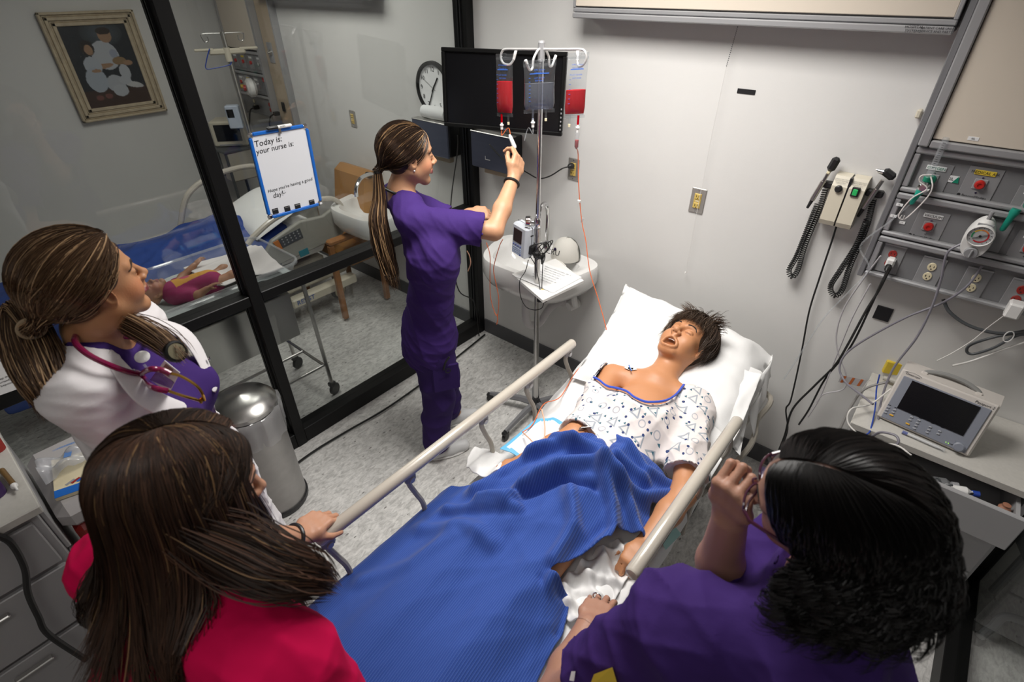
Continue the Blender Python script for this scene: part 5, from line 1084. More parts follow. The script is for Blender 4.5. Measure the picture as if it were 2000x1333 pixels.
fpil.grid(np.array(top_)).grid(np.array(bot_)[:, ::-1]); fpil.build('pillow', sheetm, label='white pillow at the head of the bed beyond the glass', cat='pillow', smooth=180)
def zfb(P):
    x, y = P[..., 0], P[..., 1]
    z = .66+.13*bump(x, y, -1.52, -.95, .28, .32)+.10*bump(x, y, -1.52, -1.75, .30, .6)+folds(P, .022, 17, (6, 13), (1, .5))
    n_ = np.clip(-1.12-x, -1, 1); over = np.clip(x+1.10, 0, 1); z = z-over*3.2; xx = np.where(x > -1.10, -1.10+over*.25, x); lf = np.clip(-1.90-x, 0, 1); z = z-lf*2.5; return np.stack([xx, y, z], -1)
cloth([(-2.02, -2.5), (-.98, -2.5), (-.99, -1.5), (-1.01, -.95), (-1.15, -.72), (-1.4, -.62), (-1.7, -.62), (-1.95, -.80), (-2.02, -1.4)], zfb, 'blue_coverlet', mat('blue_cotton', (.012, .045, .22), .85, bump=.3, bscale=12), res=.018, label='dark blue coverlet heaped on the bed beyond the glass', cat='blanket')
# folded white sheet near head
MB().box((-1.42, -.66, .64), (-1.12, -.40, .70), bev=.02).build('folded_sheet', sheetm, label='white sheet bunched by the control rail of far bed', cat='sheet')
# recliner
t = thing('recliner_chair', 'ochre vinyl recliner chair with wooden arm against back wall', 'chair', (-1.0, -.25, 0))
MB().box((-1.16, -.16, .95-.25), (.46, .13, .64), R=np.array([[1, 0, 0], [0, cos(.2), sin(.2)], [0, -sin(.2), cos(.2)]]), bev=.05).build('backrest', M['vinyl'], t)
MB().box((-1.16, -.29, .44), (.46, .30, .13), R=np.eye(3), bev=.04).build('seat', M['vinyl'], t)
MB().tube(spl([(-.96, -.12, .98), (-.93, -.14, 1.01), (-.91, -.24, 1.01), (-.90, -.30, .96), (-.90, -.31, .90)], 5), .014, 8).build('push_bar', M['chrome'], t)
MB().tube([(-.965, -.10, .985), (-.935, -.17, 1.012)], .02, 8).build('push_grip', M['plastb'], t)
MB().box((-.94, -.60, .62), (-.88, -.12, .66), bev=.012).build('armrest', M['wood'], t)
for y in (-.58, -.18): MB().box((-.93, y-.02, .02), (-.89, y+.02, .62), bev=.006).build('leg', M['wood'], t)
for y in (-.58, -.18): MB().box((-1.42, y-.02, .02), (-1.39, y+.02, .40), bev=.006).build('leg', M['wood'], t)
# ================================================= FAR HEADWALL, POLE, MONITOR
t = thing('far_service_console', 'grey gas and power console on wall beyond the glass', 'console', (-2.42, 0, 1.19))
for i, (z0, z1) in enumerate(rows):
    MB().box((-2.70, -.08, z0), (-2.20, -.001, z1), bev=.003).build('tier', M['console'], t)
    MB().box((-2.705, -.09, z1-.02), (-2.195, -.001, z1), bev=.004).build('tier_rail', M['alu'], t)
    for k in range(4):
        x = -2.64+.125*k; z = (z0+z1)/2
        if i < 2:
            if k < (4 if i == 0 else 3):
                MB().box((x-.035, -.083, z-.05), (x+.035, -.08, z+.045)).build('station_plate', M['consolel'], t, smooth=0)
                MB().lathe([(.013, 0), (.013, .01), (0, .012)], (x, -.083, z-.005), (0, -1, 0), 12).build('valve_button', [M['red'], M['chrome']][(k == 3) or (i == 1 and k > 0)], t)
                MB().box((x-.02, -.086, z+.025), (x+.02, -.083, z+.038)).build('gas_label', [M['paper'], M['yellowlab'], M['paper'], M['paper']][k], t, smooth=0)
        elif k in (1, 3):
            for dz in (-.02, .02): MB().lathe([(.016, 0), (.015, .004), (0, .004)], (x, -.08, z+dz), (0, -1, 0), 12).build('socket', [M['ivory'], M['redd']][k == 3], t)
MB().box((-2.28, -.083, 1.475), (-2.24, -.08, 1.515)).build('red_sticker', M['red'], t)
MB().box((-2.72, -.10, 1.19), (-2.70, -.001, 2.7)).build('side_rail', M['alu'], t, smooth=0); MB().box((-2.70, -.09, 1.70), (-2.22, -.001, 2.7)).build('upper_panel', M['beige'], t, smooth=0)
MB().box((-2.22, -.10, 1.19), (-2.19, -.001, 2.7)).build('side_rail', M['alu'], t, smooth=0)
t = thing('tan_wall_panel', 'tan wall panel with dial beyond the glass beside far console', 'wall panel', (-2.09, 0, 1.14))
MB().box((-2.185, -.05, 1.17), (-2.0, -.001, 2.7)).build('panel', M['beiged'], t, smooth=0); MB().box((-2.0, -.055, 1.13), (-1.985, -.001, 2.7)).box((-2.185, -.055, 1.13), (-1.985, -.001, 1.17)).build('trim', M['alu'], t, smooth=0)
MB().box((-2.135, -.056, 1.62), (-2.065, -.05, 1.76), bev=.002).build('dial_plate', M['alu'], t); MB().lathe([(.022, 0), (.02, .012), (.008, .014), (.008, .024), (0, .025)], (-2.10, -.056, 1.69), (0, -1, 0), 16).build('dial_knob', M['steel'], t)
MB().box((-2.115, -.062, 1.27), (-2.075, -.05, 1.34), bev=.004).build('black_switch', M['plastb'], t)
q = on(505, 320, 'x', -2.35)
fp0 = on(433, 62, 'y', -.35); fpb = on(478, 240, 'y', -.35)
t = thing('far_drip_stand', 'old drip stand with cream hanger bar beyond the glass', 'stand', (fp0[0], -.35, 0))
MB().tube([(fp0[0], -.35, .05), (fp0[0], -.35, fp0[2])], .016, 10).build('pole', M['steel'], t)
for s in (-1, 1):
    hv = np.array((.38, .92, 0)); e = fp0+hv*s*.125+np.array((0, 0, -.01)); MB().tube(spl([fp0+np.array((0, 0, -.01)), e, e+hv*s*.015+np.array((0, 0, -.02)), e+np.array((0, 0, -.05)), e-hv*s*.025+np.array((0, 0, -.04)), e-hv*s*.022+np.array((0, 0, -.015))], 5), .005, 6).build('hook_arm', M['steel'], t)
    HR_ = np.column_stack([hv, np.cross((0, 0, 1.), hv), (0, 0, 1)]); MB().box(fp0+hv*s*.06+np.array((0, 0, -.125)), (.13, .03, .04), R=HR_, bev=.010).box(fp0+hv*s*.15+np.array((0, 0, -.11)), (.13, .03, .018), R=HR_, bev=.006).build('hanger_bar', M['cream'], t)
MB().cyl(fp0+np.array((0, 0, -.19)), fp0+np.array((0, 0, -.10)), .024, n=12).build('bar_collar', M['cream'], t)
for k in range(5):
    a = 2*pi*k/5; MB().tube([(fp0[0], -.35, .06), (fp0[0]+.22*cos(a), -.35+.22*sin(a), .045)], .014, 6).build('foot', M['alud'], t)
hp = [fp0+hv*p[0]+np.array((.02, -.02, p[2])) for p in ((-.10, 0, -.10), (-.14, 0, -.17), (-.16, 0, -.225), (-.10, 0, -.225), (0.0, 0, -.21), (.02, 0, -.19))]
MB().tube(spl(hp, 5), .004, 6).build('coat_hanger', M['blue'], label='blue wire hanger on the drip stand beyond the glass', cat='hanger')
q = on(458, 228, 'y', -.38); t = thing('far_infusion_pump', 'white infusion pump on the drip stand beyond the glass', 'pump', q-np.array((0, 0, .09)))
MB().box(q, (.10, .07, .17), R=rotz(.9), bev=.008).build('casing', mat('pump_white_b', (.52, .58, .68), .4), t); q2 = q+rotz(.9)@np.array((-.015, -.036, .03)); MB().box(q2, (.05, .003, .06), R=rotz(.9)).build('display', M['screen'], t)
q = on(490, 172, 'y', -.17); t = thing('suction_canister', 'white suction regulator with red and yellow knobs beyond the glass', 'gauge', q-np.array((0, 0, .07)))
MB().lathe([(.05, 0), (.07, .02), (.07, .05), (.05, .07), (0, .07)], q+np.array((0, .04, 0)), (-.3, -1, 0), 20, sc=(1, 1.2)).build('housing', M['white'], t); MB().lathe([(.022, .07), (.022, .09), (0, .09)], q+np.array((0, .04, .0)), (-.5, -1, 0), 14).build('red_knob', M['red'], t); MB().lathe([(.014, .07), (.014, .095), (0, .095)], q+np.array((-.03, .04, .01)), (-.5, -1, 0), 12).build('yellow_knob', M['yellowlab'], t)
q = on(450, 262, 'y', -.36); t = thing('far_monitor', 'old beige monitor on the cart beyond the glass', 'monitor', q-np.array((0, 0, .10)))
RM = rotz(.85); MB().box(q+np.array((-.08, .05, 0)), (.27, .20, .20), R=RM, bev=.012).build('casing', M['cream'], t); MB().box(q+np.array((-.08, .05, .01))+RM@np.array((0, -.10, 0)), (.20, .008, .13), R=RM, bev=.002).build('screen', M['screen'], t)
MB().box(q+np.array((-.08, .05, -.085))+RM@np.array((0, -.103, 0)), (.18, .006, .012), R=RM).build('key_row', M['grey'], t)
t = thing('equipment_cart', 'dark equipment cart carrying the old monitor beyond the glass', 'cart', (q[0]-.08, -.36, 0)); zt_ = q[2]-.102
MB().box((q[0]-.26, -.50, zt_-.02), (q[0]+.10, -.22, zt_), bev=.004).box((q[0]-.24, -.48, zt_-.24), (q[0]-.06, -.24, zt_-.02), bev=.01).build('shelf', M['gcordd'], t); MB().box((q[0]-.05, -.48, zt_-.26), (q[0]+.09, -.24, zt_-.02), bev=.01).build('side_box', M['frameg'], t)
for x in (q[0]-.24, q[0]+.08):
    for y in (-.48, -.24): MB().cyl((x, y, 0), (x, y, zt_-.02), .012, n=8).build('leg', M['gcordd'], t)
MB().box((q[0]-.27, -.52, .40), (q[0]+.11, -.20, .43), bev=.004).build('lower_shelf', M['gcordd'], t)
for (a, b_, lab) in (((500, 210), (488, 260), 'black plug cord hanging from the left of the far console'), ((540, 222), (528, 250), 'black plug cord at the right of the far console')):
    q = on(*a, 'y', -.10); e = on(*b_, 'y', -.20); MB().box(q, (.035, .05, .03), R=np.eye(3), bev=.006).tube(spl([q+np.array((0, -.02, 0)), q+np.array((-.03, -.04, -.02)), (q+e)/2+np.array((-.02, -.02, 0)), e, e+np.array((0, .02, -.2))], 5), .006, 6).build('plug_cord', M['cord'], label=lab, cat='cord')
# ================================================= LEFT FOREGROUND CABINET, BIN, SHARPS
t = thing('supply_cabinet', 'grey drawer cabinet in the lower left corner of the room', 'cabinet', (.28, -2.8, 0))
MB().box((.03, -3.3, 0), (.53, -2.515, .87), bev=.003).build('body', M['cabg'], t)
for z0, z1 in ((.66, .84), (.40, .64), (.03, .38)):
    d_ = MB().box((.531, -2.97, z0), (.548, -2.535, z1), bev=.003).build('drawer', M['cabg'], t); MB().box((.55, -2.80, z1-.05), (.57, -2.70, z1-.04), bev=.003).build('drawer_handle', M['steel'], d_)
for z0, z1 in ((.66, .84), (.03, .64)): MB().box((.05, -2.514, z0), (.51, -2.500, z1), bev=.003).build('side_panel', M['cabg'], t)
MB().box((.02, -3.3, .872), (.565, -2.497, .90), bev=.003).build('cabinet_top', M['lamin'], label='speckled worktop of the lower left cabinet', cat='worktop')
q = on(28, 950, 'z', .915); p_ = on(8, 925, 'z', .915); t = thing('syringe', 'brown-filled syringe lying on the lower left worktop', 'syringe', q)
d_ = (q-p_)/np.linalg.norm(q-p_); MB().cyl(p_-d_*.02, q-d_*.005, .0085, n=12).build('barrel', mat('brown_fluid', (.16, .09, .03), .25), t); MB().lathe([(.009, 0), (.009, .008), (.004, .014), (.003, .03), (0, .032)], q-d_*.005, d_, 12).build('tip', M['white'], t)
q = on(-8, 968, 'z', .90); t = thing('purple_lidded_bottle', 'dark purple bottle with print on the lower left worktop', 'bottle', q)
MB().lathe([(0, 0), (.026, .001), (.028, .05), (.027, .055), (0, .056)], q, n=24).build('body', mat('dark_purple', (.05, .02, .10), .4), t); b = MB(); textm(b, 'CAVI', q+np.array((.02, .01, .045)), .012, (-.6, .8, 0), (.3, .2, 1)); b.build('print', M['paper'], t)
q = on(-3, 880, 'z', .90); MB().lathe([(0, 0), (.02, .001), (.022, .04), (.018, .045), (0, .046)], q, n=16).build('red_cap', M['redd'], label='dark red cap at the left edge of the worktop', cat='cap')
pts = [on(*p) for p in ((-10, 1045, 'x', .575), (22, 1062, 'x', .58), (48, 1110, 'x', .58), (55, 1160, 'x', .585), (75, 1205, 'x', .59), (95, 1240, 'x', .60))]
MB().tube(spl(pts+[pts[-1]+np.array((.0, .02, -.2))], 6), .009, 8).build('thick_cable', M['cord'], label='thick dark cable hanging in front of the lower left cabinet', cat='cable')
t = thing('sharps_bin', 'red sharps bin with translucent white lid beside the cabinet', 'bin', (.30, -2.40, 0))
MB().box((.14, -2.475, .05), (.50, -2.33, .70), bev=.02).build('body', M['redd'], t)
a_ = [on(*p, 'z', .80) for p in ((88, 880), (105, 850), (160, 850), (190, 905), (200, 1000), (175, 1010), (130, 1028), (120, 1010))]
MB().box((.125, -2.49, .70), (.515, -2.315, .80), bev=.03).build('lid', mat('translucent_lid', (.42, .40, .40), .4), t)
for i, x in enumerate((.2, .3)): MB().box((x, -2.325, .80), (x+.05, -2.30, .812), bev=.004).build('hinge', M['white'], t)
a_ = [on(*p, 'z', .815) for p in ((107, 975), (100, 900), (172, 880), (178, 950))]
t = thing('supply_carton', 'flat blue and white carton lying on the sharps bin lid', 'box', np.mean(a_, axis=0))
MB().prism([p-np.array((0, 0, .012)) for p in a_], (0, 0, .012)).build('box', M['ivory'], t)
b_ = MB().prism([a_[0], a_[3], a_[3]*.82+a_[2]*.18, a_[0]*.82+a_[1]*.18], (0, 0, .001)).build('blue_stripe', M['bluef'], t)
for i in range(4):
    f = .3+.15*i; MB().prism([a_[0]*(1-f)*.75+a_[3]*f*.75+(a_[1]*(1-f)+a_[2]*f)*.25+np.array(o_) for o_ in ((0, 0, 0), (.008, .004, 0), (.0, .03, 0), (-.008, .026, 0))], (0, 0, .0012)).build('printed_bar', [M['grey'], M['redd'], M['bluef'], M['yellowlab']][i], t)
G = []; pts2 = [(70, 905), (172, 862)]
rr_ = np.random.default_rng(7)
for i in range(14):
    row = []
    for j in range(14):
        u, v = i/13, j/13; q = on(72+100*u+8*v, 905-38*u+30*v*(1-.3*u), 'z', .85); q[2] += .012*sin(u*9+v*4)+.012*sin(v*11-u*3)+rr_.uniform(-.004, .004)+.02*sin(pi*v); row.append(q)
    G.append(row)
G = np.array(G); G[:, :, 2] -= .01; o = MB().grid(G).build('plastic_wrapper', glassm('wrapper_film', (.85, .86, .9), 1.5, .15, .45, (.62, .63, .66)), label='crumpled clear plastic wrapper with blue print on the sharps bin', cat='wrapper', smooth=180)
q = G[8, 7]+np.array((0, 0, .004)); b = MB().box(q, (.03, .02, .001), R=rotz(-.4)); 
for i in range(4): textm(b, 'GLOVES STERILE 00', G[10, 4]+np.array((.0, -.006*i, .012)), .008, (.2, .9, 0), (-.9, .2, .2))
b.build('blue_print', mat('wrapper_blue', (.10, .22, .5), .5), o)
bcx, bcy = .235, -1.80
t = thing('pedal_bin', 'round stainless waste bin with domed lid by the partition', 'bin', (bcx, bcy, 0))
MB().lathe([(.135, 0), (.14, .01), (.14, .03)], (bcx, bcy, 0), n=32).build('base_ring', M['plastb'], t)
MB().lathe([(.132, .03), (.132, .60), (.135, .61)], (bcx, bcy, 0), n=32).build('body', mat('satin_steel', (.42, .41, .40), .45, .9, nz=.06, nscale=20), t)
MB().lathe([(.135, .615), (.137, .635), (.12, .655), (.08, .675), (0, .682)], (bcx, bcy, 0), n=32).build('lid', M['steel'], t)
MB().box((.32, -1.95, .0), (.38, -1.90, .03), bev=.008).build('pedal', M['plastb'], t)
G = []
for i in range(48):
    a = 2*pi*i/48; rr1 = .137+.006*sin(a*9)+.005*sin(a*17+1); G.append([(bcx+rr1*k*cos(a), bcy+rr1*k*sin(a), z) for k, z in ((1.0, .615), (1.07, .61), (1.10, .585), (1.06, .52), (1.03+.03*sin(a*5), .46))])
G.append(G[0]); MB().grid(np.array(G)).build('bin_liner', glassm('liner_film', (.88, .88, .9), 1.5, .12, .12), t, smooth=180)
# ================================================= SMOOTH BODIES (implicit surfaces polygonised with surface nets)
class Shape:
    def __init__(s): s.p = []
    def _a(s, kind, M_, prm, rad, k, op):
        s.p.append((kind, M_, prm, rad, k, op)); return s
    def cap(s, a, b, ra, rb=None, k=.02, op=1, flat=None):
        rb = ra if rb is None else rb; return s._a('cap', (np.array(a, float), np.array(b, float)), (ra, rb, flat), max(ra, rb)*(1.0 if flat is None else max(1, 1/flat[1])), k, op)
    def chain(s, P, R, k=.02, op=1, flat=None):
        for i in range(len(P)-1): s.cap(P[i], P[i+1], R[i], R[i+1], k, op, flat)
        return s
    def ell(s, c, r, R=None, k=.02, op=1):
        r = np.broadcast_to(np.array(r, float), (3,)); return s._a('ell', (np.array(c, float), np.eye(3) if R is None else np.asarray(R)), r, r.max(), k, op)
    def xf(s, R, t, sc=1):
        "local -> world copy"
        o = Shape(); R = np.asarray(R); t = np.array(t, float)
        for kind, M_, prm, rad, k, op in s.p:
            if kind == 'cap':
                fl = prm[2]; fl = None if fl is None else (R@fl[0], fl[1]); o.p.append((kind, (R@M_[0]*sc+t, R@M_[1]*sc+t), (prm[0]*sc, prm[1]*sc, fl), rad*sc, k*sc, op))
            else: o.p.append((kind, (R@M_[0]*sc+t, R@M_[1]), prm*sc, rad*sc, k*sc, op))
        return o
    def __add__(s, b): o = Shape(); o.p = s.p+b.p; return o
def _eval(kind, M_, prm, P):
    if kind == 'cap':
        a, b = M_; ra, rb, flat = prm; d = b-a; L2 = d@d+1e-12; q = P-a.astype(P.dtype); t = np.clip(q@d.astype(P.dtype)/L2, 0, 1); v = q-t[..., None]*d.astype(P.dtype)
        if flat is not None:
            ax, f = flat; ax = (ax/np.linalg.norm(ax)).astype(P.dtype); c_ = v@ax; v = v-ax*c_[..., None]; n2 = (v*v).sum(-1); return np.sqrt(n2+(c_/f)**2)-(ra+(rb-ra)*t)
        return np.sqrt((v*v).sum(-1))-(ra+(rb-ra)*t)
    c, R = M_; q = (P-c.astype(P.dtype))@R.astype(P.dtype); r = prm.astype(P.dtype); k0 = np.sqrt(((q/r)**2).sum(-1)); k1 = np.sqrt(((q/(r*r))**2).sum(-1)); return k0*(k0-1)/(k1+1e-9)
def sdf_mesh(shape, res, lo=None, hi=None, post=None, skip=None, col=None, base=(1, 1, 1)):
    """returns V,F,(colour per vertex).  skip: list of (lo,hi) boxes whose cells are left out"""
    L_ = []; H_ = []
    for kind, M_, prm, rad, k, op in shape.p:
        if op < 0: continue
        pts = M_ if kind == 'cap' else (M_[0],)
        for p in pts: L_.append(p-rad-k); H_.append(p+rad+k)
    l = np.min(L_, 0)-2*res; h = np.max(H_, 0)+2*res
    if lo is not None: l = np.maximum(l, lo); h = np.minimum(h, hi)
    l = np.floor(l/res)*res; N = (np.ceil((h-l)/res)+1).astype(int)
    D = np.full(tuple(N), 1.0, np.float32)
    ax = [np.float32(l[i])+np.arange(N[i], dtype=np.float32)*np.float32(res) for i in range(3)]
    for kind, M_, prm, rad, k, op in shape.p:
        pts = np.array(M_ if kind == 'cap' else [M_[0]]); m = rad+k+3*res
        i0 = np.maximum(0, np.floor((pts.min(0)-m-l)/res).astype(int)); i1 = np.minimum(N, np.ceil((pts.max(0)+m-l)/res).astype(int)+1)
        if (i1 <= i0).any(): continue
        sl = tuple(slice(a, b) for a, b in zip(i0, i1)); P = np.stack(np.meshgrid(*[ax[i][i0[i]:i1[i]] for i in range(3)], indexing='ij'), -1)
        d = _eval(kind, M_, prm, P); A = D[sl]; k = max(k, 1e-5)
        if op > 0: hh = np.maximum(k-np.abs(A-d), 0)/k; D[sl] = np.minimum(A, d)-hh*hh*k*.25
        else: hh = np.maximum(k-np.abs(A+d), 0)/k; D[sl] = np.maximum(A, -d)+hh*hh*k*.25
    S = D < 0; n = N-1
    cnt = np.zeros(tuple(n), np.int8)
    for a in (0, 1):
        for b in (0, 1):
            for c in (0, 1): cnt += S[a:a+n[0], b:b+n[1], c:c+n[2]]
    act = (cnt > 0) & (cnt < 8)
    if skip:
        for (a, b) in skip:
            i0 = np.maximum(0, np.ceil((np.array(a)-l)/res).astype(int)); i1 = np.minimum(n, np.floor((np.array(b)-l)/res).astype(int))
            if (i1 > i0).all(): act[i0[0]:i1[0], i0[1]:i1[1], i0[2]:i1[2]] = False
    I = np.argwhere(act); ids = -np.ones(tuple(n), np.int64); ids[act] = np.arange(len(I)); acc = np.zeros((len(I), 3)); w_ = np.zeros(len(I))
    for axis in range(3):
        o1, o2 = [k2 for k2 in range(3) if k2 != axis]
        for a in (0, 1):
            for b in (0, 1):
                c0 = I.copy(); c0[:, o1] += a; c0[:, o2] += b; c1 = c0.copy(); c1[:, axis] += 1
                d0 = D[tuple(c0.T)]; d1 = D[tuple(c1.T)]; m = (d0 < 0) != (d1 < 0); t = np.where(m, d0/(d0-d1+1e-12), 0); p = c0.astype(float)-I; p[:, axis] += t; acc[m] += p[m]; w_[m] += 1
    V = l+(I+acc/np.maximum(w_, 1)[:, None])*res; F = []
    for axis in range(3):
        o1, o2 = (axis+1) % 3, (axis+2) % 3
        sl0 = [slice(1, n[k2]) for k2 in range(3)]; sl0[axis] = slice(0, n[axis]); sl1 = list(sl0); sl1[axis] = slice(1, n[axis]+1)
        a = S[tuple(sl0)]; b = S[tuple(sl1)]; e = np.argwhere(a != b); off = np.array([s_.start for s_ in sl0]); e = e+off; inn = S[tuple(e.T)]
        q = []
        for (u, v) in ((-1, -1), (0, -1), (0, 0), (-1, 0)):
            c = e.copy(); c[:, o1] += u; c[:, o2] += v; q.append(ids[tuple(c.T)])
        q = np.stack(q, 1); q[~inn] = q[~inn][:, ::-1]; F.append(q[(q >= 0).all(1)])
    return V, np.vstack(F)
def paint(V, base, spots):
    """true surface colours: (centre, radii, colour, softness[,R])"""
    C = np.tile(np.array(base, float), (len(V), 1))
    for s in spots:
        c, r, col, soft = s[:4]; q = V-np.array(c)
        if len(s) > 4: q = q@np.asarray(s[4])
        d = np.sqrt(((q/np.array(r))**2).sum(1)); w_ = np.clip((1+soft-d)/(2*soft+1e-6), 0, 1); w_ = w_*w_*(3-2*w_); C = C*(1-w_[:, None])+np.array(col)*w_[:, None]
    return C
def body_mesh(name, shape, m, parent, res=.007, fine=(), spots=(), base=(.5, .3, .2), disp=None, vc=True, **kw):
    """one continuous surface; boxes in fine = (lo, hi, res) are polygonised finer"""
    mb = MB(); sk = []
    for lo, hi, r in fine:
        lo = np.array(lo); hi = np.array(hi); V, F = sdf_mesh(shape, r, lo, hi); C = paint(V, base, spots) if vc else None; mb.add(V, F.tolist(), 0, C); sk.append((lo+res*.6, hi-res*.6))
    V, F = sdf_mesh(shape, res, skip=sk)
    if disp is not None: V = disp(V, F)
    C = paint(V, base, spots) if vc else None
    mb.add(V, F.tolist(), 0, C); return mb.build(name, m, parent, smooth=180, **kw)
def vnorm(V, F):
    F = np.asarray(F); n = np.cross(V[F[:, 2]]-V[F[:, 0]], V[F[:, 3]]-V[F[:, 1]]); N_ = np.zeros_like(V)
    for k in range(4): np.add.at(N_, F[:, k], n)
    return N_/(np.linalg.norm(N_, axis=1)[:, None]+1e-9)
def wrinkle(amp, seed, f=(18, 40), dirs=None, n=6, mask=None):
    def fn(V, F):
        r = np.random.default_rng(seed); N_ = vnorm(V, F); h = np.zeros(len(V))
        for i in range(n):
            d = np.array(dirs[i % len(dirs)], float)+r.normal(0, .25, 3) if dirs else r.normal(0, 1, 3); d /= np.linalg.norm(d); w1 = r.normal(0, 1, 3)*r.uniform(3, 8)
            h += (1-np.abs(np.sin(V@d*r.uniform(*f)+1.6*np.sin(V@w1+r.uniform(0, 6))+r.uniform(0, 6))))**2*(.5+.5*np.sin(V@(r.normal(0, 1, 3)*6)+r.uniform(0, 6)))*r.uniform(.5, 1)
        h = h*amp-amp
        if mask is not None: h *= mask(V)
        return V+N_*h[:, None]
    return fn
# ------------------------------------------------ anatomy (local frames: x right, y forward, z up)
def head_shape(jaw=1.0, nose=1.0, mouth_open=False, closed=False, cheeks=1.0):
    s = Shape()
    s.ell((0, -.014, .038), (.074, .094, .082), k=.02)
    s.ell((0, .022, -.020), (.064, .066, .078), k=.03)
    s.ell((0, .035, .045), (.055, .050, .045), k=.03)
    for x in (-1, 1):
        s.cap((x*.054, .0, -.045), (x*.022, .060, -.093), .020, .016, k=.03)
        s.ell((x*.038, .056, -.032), (.024*cheeks, .024, .028), k=.03)
        s.cap((x*.012, .086, .026), (x*.044, .070, .030), .0095, .009, k=.014)
        s.ell((x*.031, .097, .004), (.018, .017, .012), k=.012, op=-1)
        s.ell((x*.031, .0735, .004), (.0145, .0135, .0128), k=.004)
        if closed:
            s.ell((x*.031, .0752, .003), (.0155, .0135, .0125), k=.003)
            s.cap((x*.019, .0885, -.004), (x*.043, .083, -.004), .0014, .0012, k=.002, op=-1)
        else:
            s.ell((x*.031, .0765, .0085), (.0155, .0125, .0085), k=.003); s.ell((x*.031, .0755, -.0035), (.0145, .0120, .0060), k=.003)
            s.ell((x*.0315, .094, .0022), (.0120, .010, .0036), k=.002, op=-1)
        # ears
        s.ell((x*.0765, -.006, -.006), (.0065, .019, .031), R=frame((x*.45, 1, 0), (0, -.18, 1)), k=.006)
        s.ell((x*.084, .0, -.002), (.005, .010, .018), R=frame((x*.45, 1, 0), (0, -.18, 1)), k=.004, op=-1)
    s.cap((0, .087, .014), (0, .1075*1.0, -.022), .0075, .0095*nose, k=.012)
    s.ell((0, .108, -.026), (.0105*nose, .0115, .0095), k=.008)
    for x in (-1, 1):
        s.ell((x*.0125, .098, -.030), (.0085*nose, .0105, .0080), k=.006); s.ell((x*.0065, .104, -.0375), (.0038, .005, .004), k=.002, op=-1)
    s.cap((0, .092, -.045), (0, .090, -.052), .010, .010, k=.012)
    s.ell((0, .066, -.098), (.024*jaw, .020, .017), k=.022)
    if not mouth_open:
        for x in (-1, 1):
            s.cap((x*.022, .083, -.0625), (x*.005, .0965, -.0580), .0032, .0052, k=.005); s.cap((x*.021, .083, -.0645), (0, .0945, -.0690), .0032, .0062, k=.005)
        s.cap((-.023, .0925, -.0632), (.023, .0925, -.0632), .0012, k=.003, op=-1)
    else:
        pts = [(.028*cos(a), .084+.007*abs(sin(a))-.006*abs(cos(a)), -.075+.021*sin(a)) for a in np.linspace(0, 2*pi, 17)]
        s.chain(pts, [.0056]*17, k=.006)
        s.ell((0, .095, -.075), (.0255, .042, .0180), k=.004, op=-1); 
    return s
def face_spots(R, t, skin, lip, brow=(.03, .018, .012), sc=1, lips=True):
    f = lambda p: R@np.array(p)*sc+t; sp = []
    for x in (-1, 1):
        sp.append((f((x*.05, .06, -.028)), (.026, .03, .022), tuple(np.array(skin)*np.array((1.12, .92, .90))), .6))
    if lips:
        for a, b in (((-.019, .088, -.0612), (.010, .012, .0050)), ((.019, .088, -.0612), (.010, .012, .005)), ((0, .095, -.0615), (.014, .012, .0105)), ((-.009, .093, -.068), (.013, .012, .0062)), ((.009, .093, -.068), (.013, .012, .0062))): sp.append((f(a), np.array(b)*sc, lip, .18, R))
    return sp
def eyes(mb, R, t, look=(0, 1, 0), sc=1):
    for x in (-1, 1):
        c = R@np.array((x*.031, .0735, .0045))*sc+t; d = R@(np.array(look)/np.linalg.norm(look)); mb.ball(c, .0125*sc, 16, c=(.75, .72, .70)); mb.lathe([(.0058*sc, .0112*sc), (.0050*sc, .0124*sc), (0, .0130*sc)], c, d, 16, c=(.05, .025, .012)); mb.lathe([(.0024*sc, .0129*sc), (0, .0133*sc)], c, d, 10, c=(.004, .004, .004))
def ev(shape, P):
    "exact blended value at points"
    D = np.full(len(P), 1.0)
    for kind, M_, prm, rad, k, op in shape.p:
        d = _eval(kind, M_, prm, P); k = max(k, 1e-5)
        if op > 0: hh = np.maximum(k-np.abs(D-d), 0)/k; D = np.minimum(D, d)-hh*hh*k*.25
        else: hh = np.maximum(k-np.abs(D+d), 0)/k; D = np.maximum(D, -d)+hh*hh*k*.25
    return D
def snap(shape, P, lift=0.0, it=4):
    P = np.array(P, float).reshape(-1, 3)
    for _ in range(it):
        d = ev(shape, P); g = np.stack([(ev(shape, P+np.eye(3)[i]*5e-4)-d)/5e-4 for i in range(3)], 1); g /= np.linalg.norm(g, axis=1)[:, None]+1e-9; P = P-g*(d-lift)[:, None]
    return P
def hit(shape, px, py, lift=0.0, d0=.3):
    "first point of the shape seen along the ray through a photo pixel"
    v = ray(px, py); v = v/np.linalg.norm(v); t_ = d0
    for _ in range(200):
        d = ev(shape, (CAM+v*t_)[None])[0]
        if d < 4e-4 or t_ > 6: break
        t_ += max(d*.7, 3e-4)
    return CAM+v*(t_-lift)
